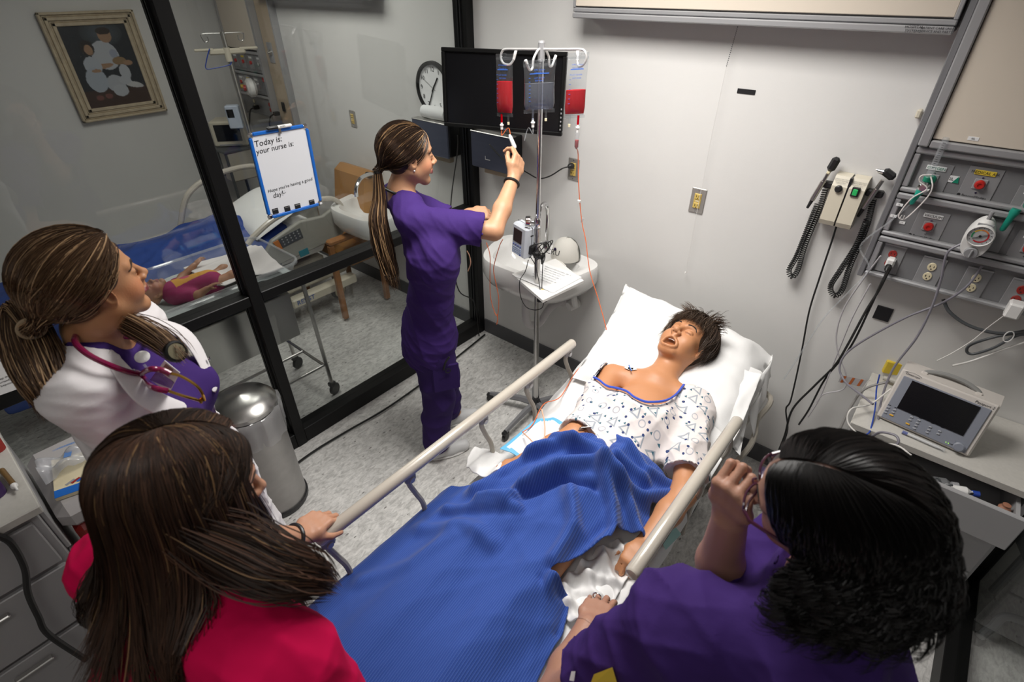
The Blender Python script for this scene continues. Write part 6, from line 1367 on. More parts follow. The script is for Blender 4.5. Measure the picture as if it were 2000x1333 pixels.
def brows(mb, R, t, col, sc=1, n=26, thick=1.0):
    A = []
    for x in (-1, 1):
        for i in range(n):
            f = i/(n-1); a = np.array((x*(.014+.034*f), .0905-.020*f**1.6, .0245+.006*sin(pi*min(1, f*1.25))-.004*f)); d = np.array((x*.006, -.0012, .0022*(1-f*1.6)+.001))
            for k in range(3): o_ = np.array((0, .001, .0022*(k-1)*(1-f*.6)*thick)); A += [a+o_, a+o_+d*.6, a+o_+d*1.3]
    Q = snap(HS0, A, .0005, 3)*sc@R.T+t
    for k in range(0, len(Q), 3): mb.tube(Q[k:k+3], [.0011*sc, .0010*sc, .0004*sc], 4, c=col)
def lashes(mb, R, t, col, sc=1, zoff=.0):
    for x in (-1, 1):
        for i in range(9):
            f = i/8; u = -1+2*f; a = np.array((x*.031+u*.0115, .0735+.0132*sqrt(max(.05, 1-u*u*.7)), .0055+zoff-.002*u*u)); mb.tube([R@a*sc+t, R@(a+np.array((u*.002, .0045, -.001)))*sc+t, R@(a+np.array((u*.004, .0075, .0016)))*sc+t], [.0006*sc, .0005*sc, .0002*sc], 3, c=col)
def hand_shape(curl=(.5, .5, .5, .5), side=1, thumb=((.5, .55, -.25), (.35, .8, -.2)), spread=.06, sc=1, curl2=None):
    """wrist at origin, fingers along +y, back of hand +z, thumb towards +x*side"""
    s = Shape(); xs = [.0285, .0095, -.0095, -.0275]; Ls = [(.042, .026, .019), (.046, .029, .020), (.042, .027, .019), (.033, .021, .017)]; rs = [.0088, .0091, .0086, .0075]; ky = [.088, .091, .087, .079]
    for i in range(4):
        x = xs[i]*side; s.chain([(x*.55, .008, 0), (x, ky[i]*.55, .001), (x, ky[i], .001)], [.0135, .0125, .0108], k=.012)
        p = np.array((x, ky[i], .001)); a = 0; c = curl[i]; fx = spread*(1.5-i)*side
        js = c if np.ndim(c) else (c*.9, c*1.15, c*.8)
        for j, L_ in enumerate(Ls[i]):
            a += js[j]; d = np.array((sin(fx)*cos(a), cos(fx)*cos(a), -sin(a))); q = p+d*L_; s.cap(p, q, rs[i]*(1-.09*j), rs[i]*(1-.09*(j+1)), k=.004); p = q
    p0 = np.array((.012*side, .018, -.006)); p1 = np.array((.034*side, .046, -.014)); s.cap(p0, p1, .0165, .0125, k=.014)
    a, b = [np.array((v[0]*side, v[1], v[2])) for v in thumb]; a /= np.linalg.norm(a); b /= np.linalg.norm(b)
    p2 = p1+a*.034; p3 = p2+b*.028; s.cap(p1, p2, .0118, .0103, k=.007); s.cap(p2, p3, .0102, .0082, k=.003)
    s.cap((0, -.012, 0), (0, .02, 0), .020, .021, k=.015, flat=((0, 0, 1.), .78))
    return s.xf(np.eye(3)*1.0, (0, 0, 0), sc)
HS0 = head_shape()
# ------------------------------------------------ hair
def strands(mb, paths, r, cols, sides=3, taper=True):
    """paths (N,P,3)"""
    Pt = np.asarray(paths, float); N_, K, _ = Pt.shape; T = np.gradient(Pt, axis=1); T /= np.linalg.norm(T, axis=2)[..., None]+1e-9
    ref = np.array((.31, .52, .79)); A = np.cross(T, ref); A /= np.linalg.norm(A, axis=2)[..., None]+1e-9; B = np.cross(T, A); rr = np.broadcast_to(np.asarray(r, float).reshape(-1, 1), (N_, K)).copy()
    if taper: t = np.linspace(0, 1, K); rr = rr*np.clip((1-t)*5, .15, 1)[None]
    th = np.arange(sides)*2*pi/sides
    V = Pt[:, :, None]+rr[:, :, None, None]*(A[:, :, None]*np.cos(th)[None, None, :, None]+B[:, :, None]*np.sin(th)[None, None, :, None]); V = V.reshape(-1, 3)
    base = (np.arange(N_)*K*sides)[:, None, None]+(np.arange(K-1)*sides)[None, :, None]; k = np.arange(sides)[None, None]; k2 = (k+1) % sides
    F = np.stack(np.broadcast_arrays(base+k, base+k2, base+sides+k2, base+sides+k), -1).reshape(-1, 4)
    C = np.repeat(np.asarray(cols, float), K*sides, axis=0); return mb.add(V, F.tolist(), 0, C)
def bez(P, K):
    "smooth curve arrays: P list of (N,3) control arrays -> (N,K,3) Catmull-Rom"
    P = [2*P[0]-P[1]]+list(P)+[2*P[-1]-P[-2]]; n = len(P)-3; out = []
    for t in np.linspace(0, n-1e-6, K):
        i = int(t); u = t-i; a, b, c, d = P[i:i+4]; out.append(.5*((2*b)+(-a+c)*u+(2*a-5*b+4*c-d)*u*u+(-a+3*b-3*c+d)*u**3))
    return np.stack(out, 1)
def haircol(n, c0, c1, p=.25, hi=None, ph=.08, seed=1):
    r = np.random.default_rng(seed); t = r.random(n)[:, None]**(1/p)*.9+r.random((n, 1))*.1; C = np.array(c0)*(1-t)+np.array(c1)*t
    if hi is not None: m = r.random(n) < ph; C[m] = np.array(hi)*r.uniform(.5, 1, (m.sum(), 1))
    return C
def hairmat(name, rough=.42, spec=.5):
    m = mat(name, rough=rough, vc=True, spec=spec); return m
# ================================================= PEOPLE
Zw = np.array((0, 0, 1.0))
def unit(v): v = np.array(v, float); return v/np.linalg.norm(v)
FWH = unit((fw[0], fw[1], 0)); RTH = unit((rt[0], rt[1], 0))
def gsdf(shape, P):
    "distance of the points P to a shape (plain union, no blending)"
    d = np.full(len(P), 9.0)
    for kind, M_, prm, rad, k, op in shape.p:
        if op > 0: d = np.minimum(d, _eval(kind, M_, prm, P))
    return d
def push(paths, shape, margin, it=3, start=0):
    Pt = np.asarray(paths, float); sh = Pt.shape; P = Pt.reshape(-1, 3).copy(); mg = np.broadcast_to(margin, sh[:2]).reshape(-1)
    for _ in range(it):
        d = gsdf(shape, P); m = d < mg
        if not m.any(): break
        Q = P[m]; e = 1e-3; g = np.stack([gsdf(shape, Q+np.eye(3)[i]*e)-d[m] for i in range(3)], 1); g /= np.linalg.norm(g, axis=1)[:, None]+1e-9; P[m] = Q+g*(mg[m]-d[m])[:, None]
    return P.reshape(sh)
def torso_shape(pel, chest, neck, right, hw=.155, sw=.175, depth=.66, m=0.0, shr=.052, bust=0):
    """pelvis centre, chest centre, neck base; right = unit vector to the person's right"""
    upv = unit(chest-pel); f = unit(np.cross(upv, right)); waist = pel*.5+chest*.5; s = Shape(); F_ = (f, depth)
    s.chain([pel-upv*.06, pel+upv*.03, waist, chest], [hw+m, hw+m, hw*.84+m, hw*.96+m], k=.05, flat=F_)
    s.cap(chest, chest*.25+neck*.75, hw*.93+m, hw*.55+m, k=.05, flat=F_)
    for q in (-1, 1):
        a = neck+right*q*.05-upv*.025; b = neck+right*q*sw-upv*.055; s.cap(a, b, shr*.95+m, shr+m, k=.05)
    if bust:
        for q in (-1, 1): s.ell(chest+f*(hw*depth*.75)+right*q*.07-upv*.0, (.065+m, .06+m, .065+m), R=np.column_stack([right, f, upv]), k=.05)
    return s, f, upv
def hair_cap(R, t, sc=1, vol=0, low=-.17, face=(.074, .085, .088), ears=True, fy=.103, fz=-.030):
    s = Shape(); s.ell((0, -.016, .038), (.082+vol, .103+vol, .091+vol), k=.01); s.ell((0, -.036, -.012), (.066+vol, .058+vol, .060+vol), k=.02)
    s.ell((0, fy, fz), face, k=.006, op=-1); s.ell((0, .02, low), (.13, .13, .11), k=.01, op=-1)
    if ears:
        for x in (-1, 1): s.ell((x*.090, .004, -.018), (.026, .026, .034), k=.004, op=-1)
    return s.xf(R, t, sc)
EC = np.array((0, -.016, .038)); ER = np.array((.084, .105, .093))
def epath(d0, d1, K, lift):
    """paths on the skull ellipsoid between local directions d0,d1 (N,3)"""
    d0 = d0/np.linalg.norm(d0, axis=1)[:, None]; d1 = d1/np.linalg.norm(d1, axis=1)[:, None]; c = np.clip((d0*d1).sum(1), -.999, .999); om = np.arccos(c)[:, None]; out = []
    for t in np.linspace(0, 1, K):
        d = (np.sin((1-t)*om)*d0+np.sin(t*om)*d1)/np.sin(om); out.append(EC+d*(ER+lift[:, None]*np.minimum(1, .25+3*t)))
    return np.stack(out, 1)
def ponytail_hair(mb, R, t, tie, tail, c0, c1, hi, sc=1, n=1500, nt=700, spread=.035, ph=.1, seed=3, r=.0008, wav=.006, shape=None, face_lo=-.25, squeeze=.35, part=0.0, side_lo=.0):
    rg = np.random.default_rng(seed); tie = np.array(tie, float); td = (tie-EC)/ER
    # roots: the whole hairline and scalp, denser at the front
    az = rg.uniform(-pi, pi, n); el = np.where(np.abs(az) < 1.0, rg.uniform(.62, 1.25, n), rg.uniform(-.55, .9, n)); side = (np.abs(az) >= 1.0) & (np.abs(az) < 1.75); el[side] = rg.uniform(side_lo, .9, side.sum()); bk = np.abs(az) >= 1.75; el[bk] = rg.uniform(-1.15, .9, bk.sum())
    d0 = np.stack([np.sin(az)*np.cos(el)+part*(np.abs(az) < .8), np.cos(az)*np.cos(el), np.sin(el)], 1); d0 = d0/np.linalg.norm(d0, axis=1)[:, None]
    d1 = td+rg.normal(0, .10, (n, 3)); P = epath(d0, d1, 15, rg.uniform(-.001, .009, n)); P[:, -1] = tie+rg.normal(0, .006, (n, 3)); P[:, -2] = P[:, -2]*.6+P[:, -1]*.4
    W = (P*sc)@R.T+t; strands(mb, W, rg.uniform(.7, 1.5, n)*r, haircol(n, c0, c1, .3, hi, ph, seed), taper=False)
    T = [R@tie*sc+t]+[np.array(q, float) for q in tail]; K = 20; off = rg.normal(0, 1, (nt, 3)); off /= np.maximum(1, np.linalg.norm(off, axis=1)[:, None]/1.4)
    ctrl = []
    for i, q in enumerate(T):
        f = i/(len(T)-1); s_ = spread*(squeeze+(1-squeeze)*min(1, f*2.2))*(1-.55*max(0, f-.6)/.4); ctrl.append(q+off*s_*np.array((1, 1, .6))+rg.normal(0, wav*f, (nt, 3)))
    ctrl[-1] = ctrl[-1]+np.stack([0*off[:, 0], 0*off[:, 0], rg.uniform(-.02, .07, nt)], 1)
    Q = bez(ctrl, K); 
    if shape is not None: Q = push(Q, shape, .004+rg.uniform(0, .012, (nt, 1)))
    strands(mb, Q, rg.uniform(.7, 1.5, nt)*r*1.1, haircol(nt, c0, c1, .35, hi, ph*1.6, seed+1))
def fall_hair(mb, R, t, c0, c1, hi, n=2600, yf=.85, clump=0, L=(.25, .4), psi0=1.2, part=0.02, seed=5, sc=1, r=.0009, wave=0.004, wfreq=10, flare=.02, shape=None, ph=.05, vol=.006, tuck=0, curl=0, K=26, zdrop=-.02, gather=None, asym=0, fade=None):
    rg = np.random.default_rng(seed); sd = np.where(rg.random(n) < .5, -1, 1); u = rg.random(n); psi = psi0+(pi-psi0)*u
    yr = yf-(yf+.5)*np.clip((psi-psi0)/(pi-psi0), 0, 1)**1.1+rg.normal(0, .05, n); yr = np.clip(yr, -.62, .86)
    d0 = np.stack([part+sd*(.03+rg.uniform(0, .03, n)), yr, np.sqrt(np.maximum(.05, 1-yr**2))], 1); d1 = np.stack([sd*np.sin(psi), np.cos(psi), np.full(n, zdrop)+rg.normal(0, .12, n)], 1)
    lift = vol+rg.uniform(0, .010, n); A = epath(d0, d1, 10, lift); A[:, :, 2] -= 0
    W = (A*sc)@R.T+t
    out = (d1*np.array((1, 1, 0)))@R.T; out[:, 2] = 0; out /= np.linalg.norm(out, axis=1)[:, None]+1e-9; e = W[:, -1]; Ls = rg.uniform(*L, n)
    C = [W[:, i] for i in range(0, 10)]
    m = 6
    for i in range(1, m+1):
        f = i/m; q = e+out*(flare*sin(min(1, f*1.3)*pi*.6))[..., None] if False else e+out*(flare*f); q = q-np.outer(Ls*f, Zw)
        if gather is not None: q = q+(np.array(gather)-q)*np.array((1, 1, 0))*(.35*f)
        C.append(q)
    Q = bez(C, K)
    tt = np.linspace(0, 1, K)[None, :, None]; amp = np.clip((tt-.25)*1.6, 0, 1)*wave; cid = ((psi*11+sd*50).astype(int)*3+(rg.random(n)*3).astype(int)); ph1 = (np.sin(cid*12.9898)*43758.5 % 6.28)[:, None, None]+rg.normal(0, .2, (n, 1, 1)); fr = wfreq*rg.uniform(.8, 1.2, (n, 1, 1))
    if clump:
        for c_ in np.unique(cid):
            m_ = cid == c_; Q[m_] = Q[m_]+(Q[m_].mean(0, keepdims=True)-Q[m_])*np.clip((tt-.35)*1.5, 0, clump)
        fr = wfreq*(.8+.4*np.abs(np.sin(cid*7.1)))[:, None, None]
    side_ = np.cross(out, Zw)[:, None, :]; Q = Q+side_*amp*np.sin(tt*fr+ph1)+out[:, None, :]*amp*np.cos(tt*fr+ph1)
    if shape is not None:
        mg = .005+rg.uniform(0, .016, (n, 1)); Q = push(Q, shape, mg)
        for _ in range(3 if wave < .012 else 0):
            for _ in range(4): Q[:, 8:-1] = Q[:, 8:-1]*.5+(Q[:, 7:-2]+Q[:, 9:])*.25
            Q = push(Q, shape, mg, 1)
    strands(mb, Q, rg.uniform(.7, 1.4, n)*r, haircol(n, c0, c1, .3, hi, ph, seed)); return Q
def ring_(mb, c, ax, r, th=.003, n=24, sc=(1, 1), col=None, mi=0):
    ax = unit(ax); a = unit(np.cross(ax, (.3, .2, .9))); b = np.cross(ax, a); mb.tube([c+a*r*cos(q)*sc[0]+b*r*sin(q)*sc[1] for q in np.linspace(0, 2*pi, n+1)[:-1]], th, 8, closed=True, c=col, mi=mi)
skinm = mat('skin', rough=.48, vc=True, sss=.08, bump=.06, bscale=260, spec=.4)
hairm = hairmat('hair', .5, .32); hairdull = hairmat('dark_hair', .45, .35)
purple = mat('purple_scrubs', (.044, .018, .130), .85, bump=.18, bscale=22, nz=.05, nscale=12, spec=.2)
purple2 = mat('purple_scrub_trousers', (.034, .015, .100), .85, bump=.18, bscale=22, spec=.2)
crimson = mat('crimson_shirt', (.54, .002, .062), .9, bump=.15, bscale=16, spec=.15)
coatm = mat('white_coat_cloth', (.72, .69, .70), .8, bump=.18, bscale=14)
shoem = mat('white_shoe', (.62, .62, .62), .5)
def arm(s, sh, el, wr, r=(.044, .036, .026), k=.02): s.chain([sh, el], [r[0], r[1]], k=k); s.chain([el, el*.6+wr*.4, wr], [r[1], r[1]*1.02, r[2]], k=k)
def sleeve(s, sh, el, frac, r0, r1, cut=.5):
    e = sh+(el-sh)*frac; s.cap(sh, e, r0, r1, k=.03); d = unit(el-sh); s.ell(e+d*(r1*.95), (r1*1.45, r1*1.45, r1*cut*1.8), R=frame(np.cross(d, (.2, .3, .9)), d), k=.004, op=-1)
def shoe(t, a, f, mats=None):
    f = unit((f[0], f[1], 0)); s = Shape(); a = np.array((a[0], a[1], 0)); s.chain([a-f*.035+Zw*.035, a+f*.07+Zw*.032, a+f*.15+Zw*.028], [.036, .036, .034], k=.03); s.cap(a+Zw*.05, a+Zw*.085, .036, .034, k=.03); s.ell(a+f*.05-Zw*.30, (.6, .6, .302), k=.004, op=-1)
    V, F = sdf_mesh(s, .006); o = MB().add(V, F.tolist()).build('shoe', shoem, t, smooth=180)
    g = MB(); P = [a+f*(.055+.115*cos(q))*1.0+np.cross(f, Zw)*.038*sin(q)+Zw*.008 for q in np.linspace(0, 2*pi, 25)[:-1]]; g.tube(P, .007, 6, closed=True); g.build('sole', M['white'], o)
# ------------------------------------------------ 1. standing nurse
def nurse():
    H = J(797, 306, 2.10); feetc = on(868, 845, 'z', 0); t = thing('person', 'woman in purple scrubs with a long ponytail reaching up to the drip bags', 'person', (feetc[0], feetc[1], 0))
    Fd = unit(RTH*.90+FWH*.34); Rt = np.cross(Fd, Zw)
    Hf = unit(RTH*.86+FWH*.42+Zw*-.05); Hu = unit(Zw+Hf*.10); HR = frame(Hf, Hu); hs = 1.0
    neck = H-Zw*.155-Fd*.045; chest = J(845, 500, 2.19); pel = J(838, 655, 2.50)
    T, f_, u_ = torso_shape(pel, chest, neck, Rt, hw=.135, sw=.155, depth=.66)
    shR = neck+Rt*.155-Zw*.06+Fd*.02; shL = neck-Rt*.155-Zw*.06; elR = J(965, 452, 2.13); wrR = J(1003, 348, 2.22); hdR = J(1020, 285, 2.23); elL = J(905, 445, 2.34); wrL = J(915, 418, 2.44)
    hipR = pel+Rt*.075-Zw*.02; hipL = pel-Rt*.075-Zw*.02; anR = on(852, 868, 'z', .09); anL = on(876, 805, 'z', .09); knR = (hipR+anR)/2+Fd*.02; knL = (hipL+anL)/2+Fd*.03
    S = T+head_shape(jaw=.95, cheeks=1.0).xf(HR, H, hs)
    S.chain([H-Zw*.06-Hf*.02, neck+Zw*.03, neck-Zw*.02], [.050, .047, .055], k=.03)
    arm(S, shR, elR, wrR); arm(S, shL, elL, wrL)
    hy = unit(hdR-wrR); hz = unit(-FWH*.75+RTH*.65); hx = unit(np.cross(hy, hz)); hz = np.cross(hx, hy)
    S = S+hand_shape((.75, .85, 1.0, 1.1), -1, thumb=((.15, .9, -.45), (-.25, .9, -.4)), spread=.02).xf(np.column_stack([hx, hy, hz]), wrR, 1.0)
    hy2 = unit(RTH+Zw*.05); hz2 = unit(Zw*.8-FWH*.5); hx2 = unit(np.cross(hy2, hz2)); hz2 = np.cross(hx2, hy2)
    S = S+hand_shape((.7, .8, .95, 1.0), 1, thumb=((.2, .8, -.3), (-.2, .9, -.5))).xf(np.column_stack([hx2, hy2, hz2]), wrL, .95)
    for hp, kn, an in ((hipR, knR, anR), (hipL, knL, anL)): S.chain([hp, kn, an], [.075, .048, .034], k=.02); S.cap(an, np.array((an[0], an[1], .04))+Fd*.08, .032, .025, k=.02)
    skin = (.50, .265, .15)
    body_mesh('body', S, skinm, t, .009, fine=[(H-.15, H+.15, .003), (hdR-.10, hdR+.10, .0035), (wrL-.02+RTH*.05-.09, wrL+RTH*.05+.11, .0035)], spots=face_spots(HR, H, skin, (.34, .10, .09)), base=skin)
    e = MB(); eyes(e, HR, H, (0, 1, -.2)); e.build('eyes', mat('eye', rough=.15, vc=True), t)
    e = MB(); brows(e, HR, H, (.03, .018, .012)); lashes(e, HR, H, (.01, .008, .006)); e.build('eyebrows_and_lashes', hairdull, t)
    # scrubs
    C, _, _ = torso_shape(pel, chest, neck, Rt, hw=.150, sw=.158, depth=.72, m=.010, shr=.052)
    C.cap(pel-u_*.0, pel-u_*.12, .168, .172, k=.05, flat=(f_, .74))
    sleeve(C, shR, elR, .80, .068, .074); sleeve(C, shL, elL, .7, .066, .068)
    C.ell(pel-u_*.60, (1.2, 1.2, .50), R=np.column_stack([Rt, f_, u_]), k=.003, op=-1)
    C.ell(neck+Zw*.052+Fd*.035, (.068, .090, .042), R=frame(Fd+Zw*-.55, Zw), k=.006, op=-1)
    V, F = sdf_mesh(C, .0065); V = wrinkle(.004, 12, (30, 70), [(.2, .1, 1), (.8, .2, .7)])(V, F); V = wrinkle(.008, 11, (12, 30), [(.2, .1, 1), (.8, .2, .7), (-.5, .5, .8)], mask=lambda V: np.clip((neck[2]+.03-V[:, 2])*5, .15, 1))(V, F)
    MB().add(V, F.tolist()).build('scrub_top', purple, t, smooth=180)
    Pn = Shape(); Pn.cap(pel+Zw*.03, pel-Zw*.06, .150, .158, k=.05, flat=(f_, .74))
    for hp, kn, an in ((hipR, knR, anR), (hipL, knL, anL)): Pn.chain([hp-Zw*.03, kn, np.array((an[0], an[1], .12))], [.100, .082, .078], k=.03)
    Pn.ell((pel[0], pel[1], -.33), (2, 2, .375), k=.003, op=-1)
    V, F = sdf_mesh(Pn, .0075); V = wrinkle(.008, 5, (12, 30), [(.3, .3, 1), (.6, -.3, .9), (0, 0, 1)])(V, F)
    MB().add(V, F.tolist()).build('scrub_trousers', purple2, t, smooth=180)
    pk = hipR+Rt*.085-Zw*.13+Fd*.03; pr = frame(Rt, Zw); 
    MB().box(pk, (.13, .012, .15), R=pr, bev=.005).build('pocket', purple2, t)
    MB().tube(spl([pk+Zw*.06+Rt*.012+Fd*-.01, pk+Zw*.10+Rt*.016, pk+Zw*.13+Rt*.018+Fd*.02], 4), .005, 6).tube([pk+Zw*.05+Rt*.014+Fd*(.01+.012*cos(a))+Zw*.012*sin(a) for a in np.linspace(0, 2*pi, 13)[:-1]], .0025, 5, closed=True).build('pocket_scissors', M['plastb'], t)
    shoe(t, anR, Fd); shoe(t, anL, Fd)
    hb = MB(); V, F = sdf_mesh(hair_cap(HR, H, hs, -.001, ears=True, face=(.078, .072, .082), fy=.110, fz=-.022), .004); c0, c1, hi = (.016, .009, .006), (.085, .045, .024), (.36, .22, .11); hb.add(V, F.tolist(), 0, np.tile(np.array(c0)*1.6, (len(V), 1)))
    tie = np.array((0, -.128, -.045)); tw = HR@tie+H; tail = [J(741, 385, 2.12), J(738, 430, 2.14), J(748, 480, 2.17), J(762, 530, 2.20), J(770, 560, 2.22)]
    ponytail_hair(hb, HR, H, tie, tail, c0, c1, hi, n=2000, nt=520, spread=.028, ph=.14, seed=3, r=.0011, part=.25)
    hb.build('hair', hairm, t)
    m = MB(); d = unit(tail[0]-tw); 
    for k in range(3): ring_(m, tw+d*(.004*k), d, .0135, .003)
    m.build('hair_tie', M['cord'], t)
    m = MB(); ring_(m, wrR+(elR-wrR)*.10, elR-wrR, .031, .0055); m.build('wristband', M['plastb'], t)
    MB().ball(HR@np.array((.079, .0, -.036))+H, .0035, 10).build('earring', M['white'], t)
    nk = [neck+Rt*.0+Zw*.035-Fd*.062, neck+Rt*.055+Zw*.03-Fd*.03, neck+Rt*.075+Zw*.012+Fd*.03, neck+Rt*.06-Zw*.05+Fd*.085, neck+Rt*.05-Zw*.14+Fd*.12]
    nk2 = [nk[0], neck-Rt*.055+Zw*.03-Fd*.03, neck-Rt*.075+Zw*.012+Fd*.03, neck-Rt*.06-Zw*.05+Fd*.085, neck-Rt*.05-Zw*.14+Fd*.12]
    MB().tube(spl(nk, 6), .0055, 8).tube(spl(nk2, 6), .0055, 8).build('stethoscope_tube', M['cord'], t)
    q = wrL+hy2*.115; MB().tube([q, q+hy2*.05+Zw*.012], .0022, 6).tube([q+hy2*.05+Zw*.012, q+hy2*.07+Zw*.017], .0035, 6, mi=1).build('clear_line_end', [M['clear'], mat('blue_tip', (.15, .4, .8), .4)], label='small clear tube with a blue tip in the nurse lower hand', cat='tube')
nurse()
# ------------------------------------------------ 2. woman in white coat
def coat_woman():
    H = J(184, 556, 1.12); v = unit(H-CAM); side = unit(np.cross(v, Zw)); vh = unit((v[0], v[1], 0))
    t = thing('person', 'woman in white coat with maroon stethoscope and low ponytail at left', 'person', (H[0]+.02, H[1], 0))
    Hf = unit(side*.97+vh*.20+Zw*.12); Hu = unit(Zw+Hf*-.12+vh*-.06); HR = frame(Hf, Hu); hs = .86
    Fd = unit(side*.90+vh*.10-vh*.0); Fd = unit(side*.84-vh*.54); Rt = np.cross(Fd, Zw)
    neck = H-Zw*.135-Fd*.045; chest = neck-Zw*.21+Fd*.02; pel = chest-Zw*.30
    T, f_, u_ = torso_shape(pel, chest, neck, Rt, hw=.13, sw=.120, depth=.62, shr=.044)
    S = T+head_shape(jaw=1.0, nose=1.05, cheeks=1.05).xf(HR, H, hs)
    S.chain([H-Zw*.065-Hf*.020, neck+Zw*.03, neck-Zw*.02], [.056, .052, .060], k=.03)
    shR = neck+Rt*.140-Zw*.060+Fd*.01; shL = neck-Rt*.160-Zw*.065; elR = shR-Zw*.27+Rt*.01+Fd*.05; wrR = elR+Fd*.08-Zw*.22; elL = shL-Zw*.27-Rt*.03-Fd*.04; wrL = elL+Fd*.03-Zw*.24
    arm(S, shR-Zw*.02, elR, wrR, (.036, .034, .026)); arm(S, shL-Zw*.02, elL, wrL, (.036, .034, .026))
    for wr, el, sg in ((wrR, elR, -1), (wrL, elL, 1)):
        y = unit(wr-el); z = unit(np.cross(np.cross(y, Zw), y)); x = np.cross(y, z); S = S+hand_shape((.4, .45, .5, .5), sg).xf(np.column_stack([x, y, z]), wr)
    skin = (.44, .215, .105)
    body_mesh('body', S, skinm, t, .009, fine=[(H-np.array((.15, .15, .14)), H+.15, .0026)], spots=face_spots(HR, H, skin, (.20, .045, .05), sc=hs), base=skin)
    e = MB(); eyes(e, HR, H, (0, 1, .1), hs); e.build('eyes', mat('eye_b', rough=.12, vc=True), t)
    e = MB(); brows(e, HR, H, (.030, .016, .010), hs, thick=1.25); lashes(e, HR, H, (.008, .006, .005), hs); e.build('eyebrows_and_lashes', hairdull, t)
    # purple scrub top under the coat
    C, _, _ = torso_shape(pel, chest, neck, Rt, hw=.152, sw=.150, depth=.74, m=.008, shr=.048, bust=1)
    C.ell(neck+Zw*.04+Fd*.075, (.062, .105, .060), R=frame(Fd-Zw*.9, Zw), k=.006, op=-1); C.ell(neck+Zw*.085-Fd*.03, (.085, .07, .062), k=.006, op=-1); C.ell(pel-Zw*.60, (1.2, 1.2, .42), k=.003, op=-1)
    TOPC = C; V, F = sdf_mesh(C, .006); V = wrinkle(.004, 3, (14, 34), [(.2, .2, 1), (.7, .3, .6)])(V, F); MB().add(V, F.tolist()).build('scrub_top', purple, t, smooth=180)
    # coat: shell outside the top, open in front
    C, _, _ = torso_shape(pel, chest, neck, Rt, hw=.160, sw=.145, depth=.86, m=.014, shr=.052)
    for sh, el, wr in ((shR, elR, wrR), (shL, elL, wrL)): C.chain([sh, el, wr*.85+el*.15], [.064, .058, .050], k=.035)
    C.cap(pel, pel-Zw*.38, .20, .23, k=.05, flat=(f_, .8)); C.ell(pel-Zw*.80, (1.5, 1.5, .42), k=.003, op=-1)
    op_ = frame(Fd, Zw); o = neck-Zw*.30+Fd*.17
    C.ell(neck+Fd*.165-Zw*.26-Rt*.0, (.105, .165, .50), R=frame(Fd, Zw+Fd*.08), k=.010, op=-1)
    C.ell(neck+Fd*.02+Zw*.045, (.072, .085, .075), R=frame(Fd, Zw), k=.012, op=-1)
    wr0 = wrinkle(.007, 21, (10, 24), [(.3, .3, 1), (.7, .1, .7), (-.3, .6, .8)]); wr1 = wrinkle(.004, 22, (25, 60), [(.3, .3, 1), (.7, .1, .7), (-.3, .6, .8)]); wr_ = lambda a_, b_: wr1(wr0(a_, b_), b_); V, F = sdf_mesh(C, .0065); V = wr_(V, F); MB().add(V, F.tolist()).build('white_coat', coatm, t, smooth=180)
    P = chest+Rt*.085+Fd*.135+Zw*.05
    Ws, Fs = V, F
    # lapels with snaps
    for q in (-1, 1):
        a = neck+Rt*q*.07+Fd*.045+Zw*.01; b = neck+Rt*q*.115+Fd*.115-Zw*.09; c_ = neck+Rt*q*.045+Fd*.165-Zw*.22; d_ = neck+Rt*q*.10+Fd*.160-Zw*.20; G = []
        for i in range(9):
            s_ = i/8; w_ = .020+.030*sin(pi*min(1, s_*.75+.08)); p = spl([a, b, c_], 8)[min(16, int(s_*16))]; G.append([p-Rt*q*w_*.4*1+Fd*.004, p+Fd*.010, p+Rt*q*w_*.9+Fd*.002-Zw*.006])
        o = MB().grid(np.array(G)).build('lapel', coatm, t, smooth=180); md = o.modifiers.new('s', 'SOLIDIFY'); md.thickness = .003; md = o.modifiers.new('b', 'SUBSURF'); md.levels = 1; md.render_levels = 1
        s0 = np.array(G)[6, 1]+Fd*.004+Rt*q*.018; MB().lathe([(.006, 0), (.005, .003), (.002, .0035), (0, .002)], s0, unit(Fd+Zw*.3+Rt*q*.2), 14).build('snap_button', M['chrome'], o)
    Pn = Shape(); Pn.cap(pel, pel-Zw*.06, .15, .155, k=.05, flat=(f_, .78))
    for q in (-1, 1): Pn.chain([pel+Rt*q*.08-Zw*.05, np.array((pel[0], pel[1], .48))+Rt*q*.085, np.array((pel[0], pel[1], .10))+Rt*q*.09], [.095, .075, .065], k=.03)
    V, F = sdf_mesh(Pn, .014); MB().add(V, F.tolist()).build('scrub_trousers', purple2, t, smooth=180)
    for q in (-1, 1): shoe(t, np.array((pel[0], pel[1], 0))+Rt*q*.09, Fd)
    # hair
    hb = MB(); c0, c1, hi = (.035, .018, .010), (.24, .135, .065), (.45, .29, .16); V, F = sdf_mesh(hair_cap(HR, H, hs, -.001, ears=True, face=(.080, .080, .086), fy=.112, fz=-.026), .0035); hb.add(V, F.tolist(), 0, np.tile(np.array(c0)*1.3, (len(V), 1)))
    tie = np.array((0, -.135, -.030)); tail = [J(40, 600, 1.10), J(62, 680, 1.085), J(100, 745, 1.06), J(105, 770, 1.06)]
    tail = [J(38, 600, 1.12), J(48, 650, 1.10), J(72, 710, 1.08), J(92, 760, 1.08), J(100, 800, 1.10)]
    ponytail_hair(hb, HR, H, tie, tail, c0, c1, hi, n=3600, nt=1000, spread=.034, ph=.16, seed=8, r=.0008, part=.2, squeeze=.35, wav=.004)
